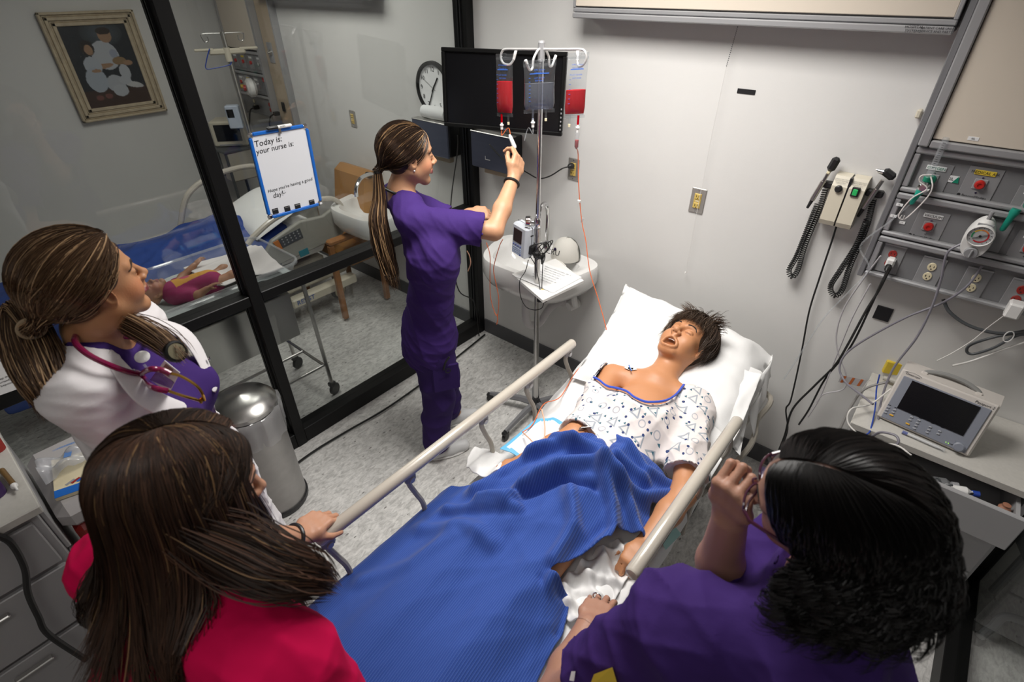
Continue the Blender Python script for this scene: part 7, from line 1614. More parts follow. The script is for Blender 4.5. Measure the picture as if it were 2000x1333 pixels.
    # swept fringe above the ear and lock over the far shoulder
    rg = np.random.default_rng(4); n = 650; d0 = np.stack([rg.uniform(.05, .35, n), rg.uniform(.62, .86, n), rg.uniform(.45, .75, n)], 1); d1 = np.stack([rg.uniform(.86, 1.0, n), rg.uniform(-.35, .30, n), rg.uniform(-.10, .22, n)], 1)
    A = epath(d0, d1, 10, rg.uniform(.006, .015, n)); B = A[:, -1:]*.35+tie*.65+rg.normal(0, .006, (n, 1, 3)); B[:, :, 0] += .03; P = bez([A[:, i] for i in range(10)]+[B[:, 0]], 18); strands(hb, (P*hs)@HR.T+H, rg.uniform(.6, 1.2, n)*.0009, haircol(n, c0, c1, .35, hi, .16, 14), taper=False)
    n = 420; o_ = rg.normal(0, 1, (n, 3)); Cn = [J(240, 628, 1.17)+o_*.009, J(268, 640, 1.15)+o_*.011, J(298, 656, 1.12)+o_*.011, J(325, 674, 1.10)+o_*.010, J(350, 697, 1.09)+o_*.008]
    strands(hb, bez(Cn, 14), rg.uniform(.6, 1.2, n)*.0009, haircol(n, c0, (.22, .13, .07), .4, hi, .2, 15))
    hb.build('hair', hairm, t)
    m = MB(); tw = HR@tie+H; d = unit(tail[0]-tw); ring_(m, tw+d*.004, d, .021, .0045); m.build('hair_tie', mat('tan_elastic', (.36, .27, .17), .6), t)
    # stethoscope
    st = thing('stethoscope', 'maroon stethoscope with gold ear tubes around the coated woman neck', 'stethoscope', neck-Zw*.1)
    mar = mat('maroon_rubber', (.20, .008, .055), .22, coat=.4); gold = mat('gold_metal', (.62, .36, .08), .25, 1)
    TOP_, COAT_ = TOPC, C
    def JJ(px, py, d, l=.020):
        a_ = hit(TOP_, px, py, l, .6); b_ = hit(COAT_, px, py, l, .6); q = a_ if np.linalg.norm(a_-CAM) < np.linalg.norm(b_-CAM) else b_; dd = (q-CAM)@fw; return J(px, py, d) if abs(dd-d) > .16 else q
    JJ0 = JJ; JJ = lambda px, py, d: JJ0(px, py, d, .034)
    a = [JJ(268, 660, 1.155), JJ(220, 655, 1.19), JJ(165, 645, 1.16), JJ(146, 665, 1.07), JJ(168, 690, 1.035), JJ(210, 712, 1.02), JJ(255, 728, 1.02), JJ(275, 731, 1.02)]
    MB().tube(spl(a, 8), .0062, 10).build('main_tube', mar, st)
    b0 = JJ(275, 731, 1.02); MB().tube(spl([b0, JJ(292, 722, 1.02), JJ(315, 723, 1.02), JJ(333, 731, 1.025)], 8), .0058, 10).tube(spl([b0, JJ(283, 742, 1.02), JJ(298, 757, 1.02), JJ(328, 764, 1.025)], 8), .0058, 10).build('fork_tube', mar, st)
    MB().tube([JJ(259, 728, 1.019), JJ(268, 730, 1.019)], .0085, 10).build('jewelled_band', M['chrome'], st)
    MB().tube(spl([JJ(330, 729, 1.025), JJ(355, 736, 1.03), JJ(385, 755, 1.04), JJ(397, 775, 1.05), JJ(392, 788, 1.05)], 8), .0028, 8).tube(spl([JJ(326, 763, 1.025), JJ(355, 773, 1.03), JJ(380, 780, 1.04), JJ(392, 784, 1.05)], 8), .0028, 8).build('ear_tube', gold, st)
    MB().tube([JJ(392, 780, 1.05), JJ(397, 775, 1.045), JJ(399, 783, 1.05)], [.003, .004, .003], 8).build('ear_tip', gold, st)
    cpos = JJ(343, 687, 1.085); cn = unit(Fd*.55-v*.7+Zw*.2); MB().tube(spl([JJ(268, 645, 1.15), JJ(290, 655, 1.13), JJ(310, 668, 1.11), JJ(335, 684, 1.09)], 6), .0055, 8).build('chest_piece_tube', mar, st)
    MB().lathe([(.016, -.014), (.021, -.010), (.0235, 0), (.022, .005), (.018, .006), (.018, .003), (0, .003)], cpos, cn, 28).build('chest_piece', M['black'], st)
    MB().lathe([(.017, .003), (.017, .0045), (.012, .005), (0, .005)], cpos, cn, 24).build('diaphragm', mat('brass_grey', (.33, .30, .20), .3, .6), st)
    # badge reel and card
    bc = JJ(276, 698, 1.055); bn = unit(Fd*.5-v*.7+Zw*.25); bt = thing('badge', 'white badge reel and purple photo card clipped on the scrub top', 'badge', bc-Zw*.06)
    MB().lathe([(.010, 0), (.0135, .003), (.0135, .006), (.010, .009), (0, .010)], bc, bn, 20, sc=(1, 1.2)).build('badge_reel', M['white'], bt)
    MB().tube([JJ(281, 712, 1.05), JJ(287, 720, 1.045)], .003, 6).build('badge_clip', M['clear'], bt)
    c = [JJ(322, 706, 1.045), JJ(351, 730, 1.045), JJ(330, 767, 1.05), JJ(292, 750, 1.05)]; n_ = unit(np.cross(c[1]-c[0], c[3]-c[0])); n_ = n_ if n_@v < 0 else -n_
    c = [JJ(322, 704, 1.05), JJ(352, 728, 1.05), JJ(331, 768, 1.055), JJ(294, 742, 1.055)]
    MB().prism(c, n_*.001).build('card', M['paper'], bt)
    mix = lambda u, w: c[0]*(1-u)*(1-w)+c[1]*u*(1-w)+c[2]*u*w+c[3]*(1-u)*w+n_*.0014
    MB().prism([mix(0, .45), mix(.98, .45), mix(.98, .75), mix(0, 1)], n_*.0003).build('purple_band', mat('card_purple', (.22, .10, .45), .4), bt)
    MB().prism([mix(.15, .05), mix(.65, .05), mix(.65, .40), mix(.15, .40)], n_*.0003).build('photo', mat('card_photo', (.30, .16, .12), .4), bt)
    b = MB(); textm(b, 'Student', mix(.45, .58)+n_*.0006, .008, c[1]-c[0], c[0]-c[3]); textm(b, 'University', mix(.45, .72)+n_*.0006, .006, c[1]-c[0], c[0]-c[3]); b.build('print', M['ink'], bt)
coat_woman()
# ------------------------------------------------ 3. woman in crimson shirt (foreground left, seen from behind)
def red_woman():
    H = J(370, 962, .86); t = thing('person', 'woman in crimson shirt with long brown hair in the left foreground', 'person', (H[0]-.05, H[1]-.12, 0))
    Hf = unit(RTH*.80+FWH*.62-Zw*.30); Hu = unit(Zw+Hf*.25); HR = frame(Hf, Hu)
    Fd = unit(FWH*.90+RTH*.45); Rt = np.cross(Fd, Zw)
    neck = H-Zw*.155-Fd*.075; chest = neck-Zw*.23-Fd*.06; pel = chest-Zw*.31-Fd*.16
    T, f_, u_ = torso_shape(pel, chest, neck, Rt, hw=.16, sw=.175, depth=.70)
    S = T+head_shape(nose=1.0, cheeks=1.15).xf(HR, H); S.chain([H-Zw*.06-Hf*.02, neck+Zw*.03, neck-Zw*.02], [.056, .055, .065], k=.03)
    shR = neck+Rt*.225-Zw*.065; shL = neck-Rt*.18-Zw*.065; elR = shR-Zw*.22+Rt*.12-Fd*.02; wrR = elR+Fd*.10-Zw*.20
    wrL = J(580, 1052, 1.43); knL = J(628, 1012, 1.50); elL = J(430, 1050, 1.22); elL = J(440, 1065, 1.24)
    arm(S, shR, elR, wrR, (.052, .043, .03)); arm(S, shL, elL, wrL, (.052, .044, .031))
    y = unit(knL-wrL); z = unit(Zw-y*(Zw@y)-FWH*.2); x = unit(np.cross(y, z)); z = np.cross(x, y)
    S = S+hand_shape(((.55, .9, .7), (.6, 1.0, .7), (.6, 1.05, .8), (.65, 1.1, .8)), 1, thumb=((.5, .8, -.35), (.25, .95, -.2)), spread=.03).xf(np.column_stack([x, y, z]), wrL, 1.02)
    y = unit(wrR-elR); z = unit(np.cross(np.cross(y, Zw), y)); S = S+hand_shape((.4, .45, .5, .5), -1).xf(np.column_stack([np.cross(y, z), y, z]), wrR)
    skin = (.52, .27, .17); body_mesh('body', S, skinm, t, .010, fine=[(H-.14, H+.14, .0035), (knL-.13, knL+.11, .003)], spots=face_spots(HR, H, skin, (.38, .12, .11)), base=skin)
    e = MB(); brows(e, HR, H, (.05, .03, .02)); lashes(e, HR, H, (.01, .008, .006)); e.build('eyebrows_and_lashes', hairdull, t)
    e = MB(); eyes(e, HR, H, (0, 1, -.1)); e.build('eyes', mat('eye_c', rough=.15, vc=True), t)
    C, _, _ = torso_shape(pel, chest, neck, Rt, hw=.182, sw=.185, depth=.80, m=.016, shr=.060); C.cap(neck+Rt*.10-Zw*.05, shR, .078, .082, k=.05)
    for sh, el in ((shR, elR), (shL, elL)): sleeve(C, sh, el, .75, .086, .084)
    C.ell(neck+Zw*.075+Fd*.02, (.082, .085, .060), R=frame(Fd-Zw*.3, Zw), k=.008, op=-1); C.ell(pel-Zw*.72, (1.5, 1.5, .50), k=.003, op=-1)
    V, F = sdf_mesh(C, .007); V = wrinkle(.004, 10, (22, 60), [(.5, .2, .8), (.9, .2, .1), (.1, .8, .5)])(wrinkle(.008, 9, (9, 24), [(.5, .2, .8), (.9, .2, .1), (.1, .8, .5)])(V, F), F); MB().add(V, F.tolist()).build('crimson_shirt', crimson, t, smooth=180)
    Pn = Shape(); Pn.cap(pel, pel-Zw*.08, .17, .175, k=.05, flat=(f_, .8))
    for q in (-1, 1): Pn.chain([pel+Rt*q*.09-Zw*.05, np.array((pel[0], pel[1], .42))+Rt*q*.095, np.array((pel[0], pel[1], .10))+Rt*q*.10], [.105, .08, .07], k=.03)
    V, F = sdf_mesh(Pn, .015); MB().add(V, F.tolist()).build('scrub_trousers', purple2, t, smooth=180)
    for q in (-1, 1): shoe(t, np.array((pel[0], pel[1], 0))+Rt*q*.10, Fd)
    m = MB(); d = unit(elL-wrL); ring_(m, wrL+d*.012, d, .036, .0055); m.box(wrL+d*.012+unit(np.cross(d, Zw))*-.034, (.008, .018, .012), R=frame(d, Zw), bev=.003).build('wristband', M['plastb'], t)
    hb = MB(); c0, c1, hi = (.016, .009, .006), (.075, .035, .020), (.26, .15, .07); V, F = sdf_mesh(hair_cap(HR, H, 1, .002, low=-.17, face=(.080, .085, .092), fy=.112, fz=-.03, ears=False), .004); hb.add(V, F.tolist(), 0, np.tile(np.array(c0)*1.2, (len(V), 1)))
    fall_hair(hb, HR, H, c0, c1, hi, n=5800, yf=-.02, clump=.35, L=(.26, .46), psi0=.80, part=-.10, seed=5, r=.0009, wave=.010, wfreq=7, flare=.040, shape=C, ph=.05, vol=.008)
    rg = np.random.default_rng(66); n = 1500; sd_ = np.where(rg.random(n) < .5, -1, 1); d0 = np.stack([-.10+.03*sd_, rg.uniform(-.15, .80, n), np.full(n, .8)], 1); d1 = np.stack([sd_*rg.uniform(.72, .98, n), rg.uniform(.10, .62, n), rg.uniform(-.15, .12, n)], 1)
    A = epath(d0, d1, 11, .009+rg.uniform(0, .008, n)); E_ = A[:, -1]*np.array((1.05, .9, 1))+np.array((0, -.02, -.05)); E2 = E_+np.array((0, -.03, -.07))+rg.normal(0, .006, (n, 3)); P = bez([A[:, i] for i in range(11)]+[E_, E2], 22); strands(hb, P@HR.T+H, rg.uniform(.6, 1.3, n)*.0009, haircol(n, c0, (.10, .05, .028), .3, hi, .08, 67))
    # a lock lying forward over the right shoulder
    rg = np.random.default_rng(6); n = 900; o_ = rg.normal(0, 1, (n, 3)); hs_ = H
    Cn = [HR@np.array((.075, -.02, .0))+H+o_*.014, J(470, 1075, .84)+o_*.022, J(540, 1110, .84)+o_*.020, J(600, 1120, .86)+o_*.016, J(638, 1140, .89)+o_*.010]
    Q = push(bez(Cn, 18), C, .005+rg.uniform(0, .015, (n, 1))); strands(hb, Q, rg.uniform(.6, 1.2, n)*.0010, haircol(n, c0, (.10, .045, .025), .3, hi, .04, 7))
    hb.build('hair', hairm, t)
red_woman()
# ------------------------------------------------ 4. woman with black curly hair (foreground right)
def black_woman():
    H = J(1618, 1000, .80); t = thing('person', 'woman in purple scrubs with black wavy hair touching her glasses at right', 'person', (H[0]+.10, H[1]-.18, 0))
    a, b = J(1515, 915, .84), J(1745, 1085, .76); Hd = b-a; Hf = -(Hd-Zw*Hd[2]); Hf = unit(unit(Hf)-Zw*.20); Hu = unit(Zw+Hf*.3-FWH*.50); HR = frame(Hf, Hu); Hh = unit((Hf[0], Hf[1], 0))
    Fd = unit(Hh*.9-RTH*.25-FWH*.15); Rt = np.cross(Fd, Zw)
    neck = H-Zw*.13-Fd*.095; neck = J(1545, 1165, .93)*.5+neck*.5; chest = neck-Zw*.22-Fd*.03; pel = chest-Zw*.33-Fd*.14
    T, f_, u_ = torso_shape(pel, chest, neck, Rt, hw=.17, sw=.18, depth=.74)
    S = T+head_shape(cheeks=1.1).xf(HR, H); S.chain([H-Hu*.06-Hf*.03, neck+Zw*.03, neck-Zw*.02], [.058, .056, .065], k=.03)
    shR = neck+Rt*.18-Zw*.06; shL = J(1330, 1225, .93); fist = J(1432, 945, .90)
    wrR = J(1425, 1015, .97); elR = wrR-Zw*.24+Rt*.02-Fd*.02; wrL = J(1148, 1228, 1.28); hdL = J(1172, 1175, 1.36); elL = J(1085, 1370, 1.16)
    arm(S, shR, elR, wrR, (.052, .043, .032)); arm(S, shL, elL, wrL, (.052, .045, .031))
    gl = HR@np.array((-.02, .125, .0))+H
    y = unit(fist-wrR+Fd*-.0); z = unit(-v_(fist)*.9+Zw*.1-RTH*.45); x = unit(np.cross(y, z)); z = np.cross(x, y)
    S = S+hand_shape(((1.1, 1.3, .7), (1.2, 1.35, .7), (1.3, 1.4, .8), (1.35, 1.45, .8)), -1, thumb=((.05, .9, -.6), (-.4, .8, -.5)), spread=.04).xf(np.column_stack([x, y, z]), wrR, 1.0)
    y = unit(hdL-wrL); z = unit(Zw-y*(Zw@y)); x = np.cross(y, z); S = S+hand_shape((.35, .4, .45, .5), 1).xf(np.column_stack([x, y, z]), wrL, .95)
    skin = (.42, .22, .15); body_mesh('body', S, skinm, t, .010, fine=[(H-.14, H+.15, .0035), (fist-.11, fist+.11, .003), (hdL-.09, hdL+.09, .004)], spots=face_spots(HR, H, skin, (.3, .1, .1)), base=skin)
    e = MB(); brows(e, HR, H, (.01, .008, .006)); lashes(e, HR, H, (.005, .005, .005)); e.build('eyebrows_and_lashes', hairdull, t); e = MB(); eyes(e, HR, H, (0, 1, -.1)); e.build('eyes', mat('eye_d', rough=.15, vc=True), t)
    C, _, _ = torso_shape(pel, chest, neck, Rt, hw=.192, sw=.185, depth=.86, m=.016, shr=.064, bust=1)
    C.cap(neck-Rt*.08-Zw*.06, shL, .075, .088, k=.06); C.cap(shL, chest-Rt*.06+Fd*.04, .085, .13, k=.07); sleeve(C, shL, elL, .60, .096, .090); sleeve(C, shR, elR, .62, .085, .080)
    C.ell(neck+Zw*.070-Fd*.01, (.115, .125, .070), R=frame(Fd-Zw*.2, Zw), k=.008, op=-1); C.ell(pel-Zw*.72, (1.5, 1.5, .50), k=.003, op=-1)
    V, F = sdf_mesh(C, .007); V = wrinkle(.005, 20, (22, 55), [(.5, .4, .7), (.9, -.2, .3), (.2, .9, .4)])(wrinkle(.010, 19, (9, 24), [(.5, .4, .7), (.9, -.2, .3), (.2, .9, .4)])(V, F), F); MB().add(V, F.tolist()).build('scrub_top', purple, t, smooth=180)
    pr = frame(Zw, -Fd); q = neck+Rt*-.02
    Pn = Shape(); Pn.cap(pel, pel-Zw*.08, .18, .185, k=.05, flat=(f_, .8))
    for q in (-1, 1): Pn.chain([pel+Rt*q*.09-Zw*.05, np.array((pel[0], pel[1], .42))+Rt*q*.095, np.array((pel[0], pel[1], .10))+Rt*q*.10], [.11, .085, .07], k=.03)
    V, F = sdf_mesh(Pn, .015); MB().add(V, F.tolist()).build('scrub_trousers', purple2, t, smooth=180)
    for q in (-1, 1): shoe(t, np.array((pel[0], pel[1], 0))+Rt*q*.10, Fd)
    hb = MB(); c0, c1 = (.004, .0035, .0035), (.022, .017, .016); V, F = sdf_mesh(hair_cap(HR, H, 1, .004, low=-.18, face=(.082, .085, .095), fy=.108, fz=-.02, ears=False), .004)
    L_ = (V-H)@HR; w_ = np.exp(-(((L_[:, 0]-.01*np.sin(L_[:, 1]*40))/.0035)**2))*(L_[:, 2] > .05)*(L_[:, 1] > -.075); hb.add(V, F.tolist(), 0, np.array(c0)*(1-w_[:, None])+np.array((.30, .16, .12))*w_[:, None])
    fall_hair(hb, HR, H, c0, c1, None, n=4600, yf=.66, clump=.55, L=(.05, .17), psi0=1.36, part=0.0, seed=15, r=.0010, wave=.016, wfreq=16, flare=.030, ph=0, vol=.008, K=34, shape=C)
    fall_hair(hb, HR, H, c0, c1, None, n=1600, yf=.6, clump=.75, L=(.06, .17), psi0=1.42, part=0.0, seed=25, r=.0011, wave=.024, wfreq=22, flare=.040, ph=0, vol=.010, K=40, shape=C)
    hb.build('hair', hairdull, t)
    # glasses
    g = thing('glasses', 'dark plum-rimmed glasses pinched by the black-haired woman', 'glasses', H); gm = mat('plum_frame', (.06, .015, .035), .2, coat=.5); f = lambda p: HR@np.array(p)+H
    for x in (-1, 1):
        P = [f((x*.031+.026*np.sign(cos(q))*abs(cos(q))**.6, .110-.006*abs(cos(q)), .0+.017*np.sign(sin(q))*abs(sin(q))**.6)) for q in np.linspace(0, 2*pi, 25)[:-1]]
        MB().tube(P, .0021, 6, closed=True).build('rim', gm, g); MB().prism(P[::1], HR[:, 1]*.001).build('lens', glassm('lens%d' % x, (.95, .95, .96), 1.3), g)
        MB().tube([f((x*.057, .104, .008)), f((x*.070, .090, .008)), f((x*.080, .03, .004)), f((x*.080, -.01, -.004)), f((x*.078, -.03, -.020))], [.0035, .0032, .0025, .0022, .002], 6).build('temple', gm, g)
    MB().tube(spl([f((-.006, .110, .004)), f((0, .113, .007)), f((.006, .110, .004))], 4), .0021, 6).build('bridge', gm, g)
    m = MB(); d = unit(hdL-wrL); ring_(m, hdL+d*.01+unit(np.cross(d, Zw))*-.012, d, .0105, .002); m.build('ring', M['chrome'], t)
    # sleeve patch
    P4 = [hit(C, px, py, .004) for px, py in ((1150, 1345), (1160, 1318), (1196, 1304), (1208, 1345))]; n_ = unit(CAM-P4[0]); MB().prism(P4, n_*.002).build('yellow_patch', M['yellowlab'], t)
    P4 = [hit(C, px, py, .004) for px, py in ((1112, 1330), (1116, 1312), (1124, 1312), (1121, 1332))]; MB().prism(P4, n_*.002).build('sleeve_tag', M['paper'], t)
v_ = lambda p: unit(p-CAM)
black_woman()
# ================================================= PATIENT MANNEQUIN
def gown_material():
    m = bpy.data.materials.new('printed_gown'); m.use_nodes = True; N = m.node_tree.nodes; L = m.node_tree.links; b = N['Principled BSDF']; b.inputs['Roughness'].default_value = .85
    at = N.new('ShaderNodeAttribute'); at.attribute_name = 'rest'; cur = None
    def math_(op, a, c=None):
        n = N.new('ShaderNodeMath'); n.operation = op
        for i, q in enumerate((a, c)):
            if q is None: continue
            if isinstance(q, (int, float)): n.inputs[i].default_value = q
            else: L.new(q, n.inputs[i])
        return n.outputs[0]
    base = (.74, .68, .66, 1)
    for (sc_, off, kind, col, lo, hi, thr, idx) in ((17, 0, 'tri', (.34, .37, .41, 1), .13, .23, .50, 0), (17, 0, 'ring', (.42, .42, .46, 1), .17, .24, .5, 1), (34, 3.3, 'dot', (.03, .05, .15, 1), -1, .17, .62, 2), (31, 7.7, 'tri', (.04, .13, .18, 1), -1, .10, .66, 1)):
        mp = N.new('ShaderNodeMapping'); mp.inputs['Scale'].default_value = (sc_,)*3; mp.inputs['Location'].default_value = (off, off*.7, 0); L.new(at.outputs['Vector'], mp.inputs[0])
        v = N.new('ShaderNodeTexVoronoi'); v.voronoi_dimensions = '2D'; v.inputs['Scale'].default_value = 1; v.inputs['Randomness'].default_value = .45; L.new(mp.outputs[0], v.inputs['Vector'])
        if kind == 'tri':
            sub = N.new('ShaderNodeVectorMath'); sub.operation = 'SUBTRACT'; L.new(mp.outputs[0], sub.inputs[0]); L.new(v.outputs['Position'], sub.inputs[1]); d = None
            for k in range(3):
                dt = N.new('ShaderNodeVectorMath'); dt.operation = 'DOT_PRODUCT'; a = .3+k*2*pi/3; dt.inputs[1].default_value = (cos(a), sin(a), 0); L.new(sub.outputs[0], dt.inputs[0]); d = dt.outputs['Value'] if d is None else math_('MAXIMUM', d, dt.outputs['Value'])
        else: d = v.outputs['Distance']
        sc = N.new('ShaderNodeSeparateColor'); L.new(v.outputs['Color'], sc.inputs[0]); g = sc.outputs[idx]
        mask = math_('MULTIPLY', math_('MULTIPLY', math_('GREATER_THAN', d, lo), math_('LESS_THAN', d, hi)), (math_('GREATER_THAN', g, thr) if kind != 'ring' else math_('GREATER_THAN', sc.outputs[0], .0)))
        if kind == 'ring': mask = math_('MULTIPLY', mask, math_('LESS_THAN', sc.outputs[0], .5))
        mx = N.new('ShaderNodeMix'); mx.data_type = 'RGBA'; L.new(mask, mx.inputs['Factor'])
        if cur is None: mx.inputs['A'].default_value = base
        else: L.new(cur, mx.inputs['A'])
        mx.inputs['B'].default_value = col; cur = mx.outputs['Result']
    L.new(cur, b.inputs['Base Color']); n = N.new('ShaderNodeTexNoise'); n.inputs['Scale'].default_value = 18; L.new(at.outputs['Vector'], n.inputs['Vector']); bp = N.new('ShaderNodeBump'); bp.inputs['Strength'].default_value = .2; bp.inputs['Distance'].default_value = .01; L.new(n.outputs['Fac'], bp.inputs['Height']); L.new(bp.outputs[0], b.inputs['Normal']); return m
def patient():
    t = thing('patient_mannequin', 'patient mannequin with open mouth, brown wig and printed gown in bed', 'mannequin', (1.62, -1.1, .62))
    H = np.array((1.622, -.475, .848)); back = unit((0, cos(ANG2), sin(ANG2))); nn = np.array((0, -sin(ANG2), cos(ANG2)))
    # head axes: crown towards the head end and up, face up and a little to the foot and left
    Hu = unit(np.array((.16, .93, .33))); Hf = unit(np.array((-.16, -.30, .94))); HR = frame(Hf, Hu); sc = 1.10
    neck = np.array((1.615, -.668, .765)); chest = np.array((1.645, -.90, .735)); pel = np.array((1.62, -1.28, .630)); Rt = unit(np.array((-.94, -.33, 0)))  # person's right = image left
    Rt = -unit(np.cross(unit(neck-pel), nn)); Rt = Rt if Rt[0] < 0 else -Rt; Rt = unit(Rt+np.array((0, -.15, 0)))
    T, f_, u_ = torso_shape(pel, chest, neck, Rt, hw=.145, sw=.165, depth=.60)
    S = T+head_shape(mouth_open=True, closed=True, nose=1.1).xf(HR, H, sc); S.chain([H-Hu*.06-Hf*.02, neck, neck-u_*.02], [.060, .058, .07], k=.03)
    shR = neck+Rt*.175-u_*.055; shL = neck-Rt*.175-u_*.055
    elR = on(1122, 852, 'z', .745); wrR = on(1018, 905, 'z', .715); elL = on(1335, 965, 'z', .70); wrL = on(1262, 1060, 'z', .67)
    arm(S, shR, elR, wrR, (.050, .043, .030)); arm(S, shL, elL, wrL, (.048, .042, .030))
    for wr, el, sg in ((wrR, elR, -1), (wrL, elL, 1)):
        y = unit(wr-el); z = unit(Zw-y*y[2]); S = S+hand_shape((.9, 1.0, 1.0, 1.1), sg).xf(np.column_stack([np.cross(y, z), y, z]), wr)
    for q in (-1, 1): S.chain([pel-Rt*q*.07, np.array((1.62+q*.10, -1.72, .655)), np.array((1.62+q*.10, -2.14, .65))], [.075, .050, .035], k=.02); S.cap(np.array((1.62+q*.10, -2.14, .65)), np.array((1.62+q*.11, -2.22, .68)), .032, .024, k=.02)
    skin = (.54, .245, .115); pm = mat('mannequin_vinyl', rough=.5, vc=True, spec=.5, bump=.03, bscale=90)
    sp = [(HR@np.array((0, .078, -.074))*sc+H, (.0250, .018, .0178), (.03, .012, .010), .12, HR)]
    body_mesh('body', S, pm, t, .008, fine=[(H-np.array((.14, .14, .14)), H+.14, .0026)], base=skin, spots=sp)
    f = lambda p: HR@np.array(p)*sc+H; HSM = head_shape(mouth_open=True, closed=True, nose=1.1)
    MB().tube([f((.0185*cos(a), .0835-.004*abs(cos(a)), -.0885+.0025+.006*sin(a)*-1)) for a in np.linspace(0, pi, 12)], .0026, 6).build('lower_teeth', M['white'], t)
    MB().tube([f((.0185*cos(a), .0855-.004*abs(cos(a)), -.0610+.002*sin(a))) for a in np.linspace(0, pi, 12)], .0014, 6).build('upper_teeth', M['paper'], t)
    for x in (-1, 1):
        MB().tube(snap(HSM, spl([(x*.014, .0925, .0255), (x*.026, .0905, .0310), (x*.040, .083, .0305), (x*.049, .0745, .0235)], 5), .0005)*sc@HR.T+H, [.0024]*8+[.0030]*4+[.0018]*4, 6).build('eyebrow', M['ink'], t)
        MB().tube(spl([f((x*.019, .0893, -.0038)), f((x*.031, .0900, -.0062)), f((x*.044, .0835, -.0038))], 5), .0007, 5).build('eyelid_line', mat('lid_line', (.10, .04, .03), .6), t)
    # gown
    C, _, _ = torso_shape(pel, chest, neck, Rt, hw=.172, sw=.170, depth=.72, m=.010, shr=.058)
    sleeve(C, shR, elR, .92, .072, .070); sleeve(C, shL, elL, .78, .078, .085)
    C.ell(neck+nn*.055-u_*.012, (.100, .075, .052), R=np.column_stack([Rt, np.cross(nn, Rt), nn]), k=.006, op=-1)
    C.ell(neck+u_*.085, (.12, .09, .12), R=np.column_stack([Rt, u_, f_]), k=.006, op=-1)
    V, F = sdf_mesh(C, .006); V0 = V.copy(); V = wrinkle(.004, 18, (28, 70), [(.8, .4, .2), (.3, .9, .2), (.6, -.6, .2)])(wrinkle(.013, 17, (14, 34), [(.8, .4, .2), (.3, .9, .2), (.6, -.6, .2)])(V, F), F)
    NL = spl([hit(C, px, py) for px, py in ((1160, 738), (1178, 750), (1200, 758), (1224, 765), (1240, 777), (1266, 786), (1300, 783), (1320, 771), (1336, 752))], 4)
    a_ = NL@Rt; b_ = NL@u_; o_ = np.argsort(a_); va = V@Rt; vb = V@u_; fl = vb-np.interp(va, a_[o_], b_[o_]); inr = (va > a_.min()) & (va < a_.max()) & ((V-neck)@nn > -.01); fl = np.where(inr, fl, -1.0)
    keep = ~((fl[F] > 0).all(1) | (V[F][:, :, 1] < -1.215).all(1)); F = F[keep]; mv = fl > 0; V[mv] -= u_*fl[mv][:, None]; used = np.unique(F); rm = -np.ones(len(V), int); rm[used] = np.arange(len(used)); F = rm[F]; V = V[used]; V0 = V0[used]
    o = MB().add(V, F.tolist()).build('gown', gown_material(), t, smooth=180); at = o.data.attributes.new('rest', 'FLOAT_VECTOR', 'POINT'); at.data.foreach_set('vector', (V0*np.array((1, 1, 0))).ravel())
    # blue neck binding: follows the neckline
    P = snap(C, NL, .002, 3)
    MB().tube(P, .0045, 6).build('neck_binding', mat('blue_binding', (.05, .10, .55), .7), t)
    # wig
    hb = MB(); c0, c1 = (.040, .025, .017), (.22, .14, .09)
    V, F = sdf_mesh(hair_cap(HR, H, sc, .000, low=-.19, face=(.080, .072, .090), fy=.112, fz=-.032, ears=False), .004); hb.add(V, F.tolist(), 0, np.tile(np.array(c0)*1.3, (len(V), 1)))
    rg = np.random.default_rng(12); n = 3200; az = rg.uniform(-pi, pi, n); fr = np.abs(az) < 1.15
    cr = np.array((.0, -.05, 1.0)); d0 = cr+rg.normal(0, .22, (n, 3)); el = np.where(fr, rg.uniform(.05, .45, n), rg.uniform(-.35, .1, n)); el = np.where((np.abs(az) > 1.1) & (np.abs(az) < 1.9), rg.uniform(-.50, .05, n), el)
    d1 = np.stack([np.sin(az)*np.cos(el), np.cos(az)*np.cos(el), np.sin(el)], 1); lift = rg.uniform(.008, .026, n); A = epath(d0, d1, 11, lift)
    jit = rg.normal(0, .004, (n, 1, 3))*np.linspace(0, 1, 11)[None, :, None]; A += jit; e = A[:, -1]+(A[:, -1]-A[:, -3])*rg.uniform(.2, .8, (n, 1))+rg.normal(0, .006, (n, 3)); P = bez([A[:, i] for i in range(11)]+[e], 18)
    strands(hb, (P*sc)@HR.T+H, rg.uniform(.6, 1.4, n)*.00085, haircol(n, c0, c1, .35, (.2, .13, .08), .06, 12))
    # flyaway curls at the crown
    n = 420; a = rg.uniform(-1.9, 1.9, n); b0 = np.stack([.055*np.sin(a)*.9, rg.uniform(-.02, .05, n), .118+.0*a], 1)+rg.normal(0, .008, (n, 3)); up_ = np.stack([np.sin(a)*.6, rg.uniform(-.1, .9, n), np.cos(a*.6)], 1); L_ = rg.uniform(.02, .048, (n, 1)); sw_ = np.stack([np.sign(a)*.7, rg.uniform(-.3, .6, n), -.2*np.ones(n)], 1)
    P = bez([b0, b0+up_*L_*.5, b0+up_*L_*.9+sw_*L_*.35, b0+up_*L_*.95+sw_*L_*.9], 10); strands(hb, (P*sc)@HR.T+H, rg.uniform(.6, 1.2, n)*.0009, haircol(n, c0, c1, .35, None, 0, 13))
    hb.build('wig', hairm, t)
    # arm joint slot, bandage, line and tape
    MB().lathe([(.046, 0), (.047, .004), (.044, .07), (.040, .074)], elR*.68+wrR*.32, unit(wrR-elR), 20).build('bandage', mat('pale_bandage', (.80, .50, .34), .6), t)
    q = elR+np.array((.02, .01, .040)); MB().box(q, (.018, .040, .012), R=frame(unit(wrR-elR), Zw), bev=.004).build('elbow_slot', mat('slot_dark', (.08, .03, .015), .5), t)
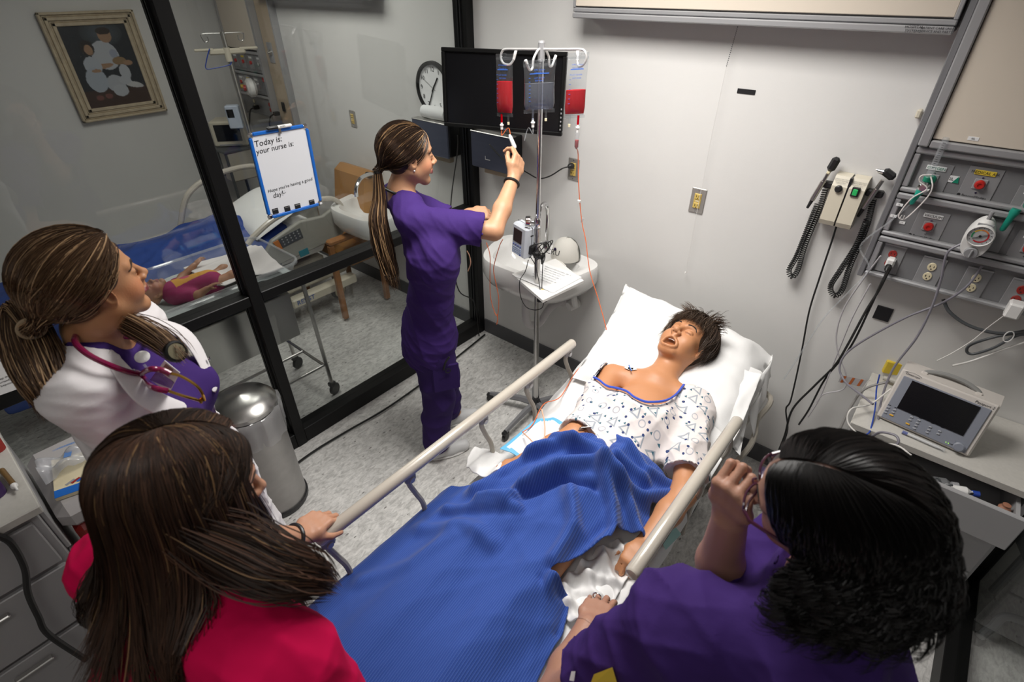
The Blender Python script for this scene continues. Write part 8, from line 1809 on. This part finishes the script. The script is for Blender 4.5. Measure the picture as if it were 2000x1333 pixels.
    MB().cyl(q+np.array((.0, .0, .006)), q+np.array((.03, .02, .016)), .003, n=8).build('elbow_pin', M['steel'], t)
    q = neck+Rt*.11+nn*.052+u_*-.03
    for k in range(3): MB().box(q+np.array((.012*k-.01, .006*k, .003)), (.022, .014, .001), R=rotz(.4*k), bev=.0003).build('tape_strip', M['paper'], t)
    MB().tube([q+np.array((-.012, .014, .010)), q+np.array((.018, -.018, .012))], .0022, 6).build('blue_clip', M['bluef'], t)
    pts = [on(1022, 846, 'z', .73), on(1035, 858, 'z', .76), on(1050, 872, 'z', .78), on(1062, 860, 'z', .775), on(1064, 830, 'z', .765), on(1058, 800, 'z', .76)]
    MB().tube(spl(pts, 6), .0026, 6).build('peach_line', M['ptube'], label='peach coloured line looping over the mannequin forearm pad', cat='tube')
ANG2 = ANG
patient()
# ================================================= BABY DOLL
def baby():
    t = thing('baby_doll', 'baby doll in pink and yellow top lying in the clear bassinet', 'doll', (-.46, -1.70, .90))
    H = np.array((-.425, -1.80, .945)); HR = frame((.05, -.05, 1), (0, -1, 0)); ch = np.array((-.39, -1.69, .925)); pl = np.array((-.37, -1.57, .92)); S = head_shape(closed=True, cheeks=1.3).xf(HR, H, .58)
    S.cap(H+np.array((0, .03, -.01)), ch, .026, .03, k=.02); S.cap(ch, pl, .052, .055, k=.03)
    for q, wr in ((1, (-.27, -1.62, .945)), (-1, (-.50, -1.57, .975))):
        sh = ch+np.array((q*.055, -.02, 0)); wr = np.array(wr); el = (sh+wr)/2+np.array((q*.02, 0, -.01)); S.chain([sh, el, wr], [.024, .020, .014], k=.012); y = unit(wr-el); z = unit(Zw-y*y[2]+np.array((0, .3, 0))); S = S+hand_shape((.3, .3, .3, .3), 1 if q > 0 else -1, spread=.18).xf(np.column_stack([np.cross(y, z), y, z]), wr, .42)
        S.chain([pl+np.array((q*.03, 0, 0)), pl+np.array((q*.05, .10, .02)), pl+np.array((q*.04, .19, 0))], [.03, .024, .018], k=.015)
    skin = (.38, .19, .11); body_mesh('body', S, skinm, t, .004, spots=face_spots(HR, H, skin, (.36, .13, .12), sc=.58), base=skin)
    C = Shape(); C.cap(ch+np.array((0, -.03, 0)), pl, .060, .066, k=.03)
    for q in (-1, 1): C.cap(ch+np.array((q*.05, -.025, 0)), ch+np.array((q*.085, .01, 0)), .031, .031, k=.02)
    V, F = sdf_mesh(C, .004); L_ = V-ch; col = np.tile((.30, .015, .10), (len(V), 1)); m = (np.abs(L_[:, 0]) < .040-(L_[:, 1]-.04)*.05) & (L_[:, 1] > -.03) & (L_[:, 2] > 0); col[m] = (.62, .30, .04); m2 = ((L_[:, 0]/.018)**2+((L_[:, 1]-.03)/.024)**2 < 1) & (L_[:, 2] > 0); col[m2] = (.50, .08, .15)
    MB().add(V, F.tolist(), 0, col).build('romper', mat('doll_cloth', rough=.8, vc=True), t, smooth=180)
    MB().tube([H+np.array((.035*cos(a), .050+.012*sin(a), -.0+.03*sin(a))) for a in np.linspace(0, 2*pi, 17)[:-1]], .007, 6, closed=True).build('collar', M['paper'], t)
baby()
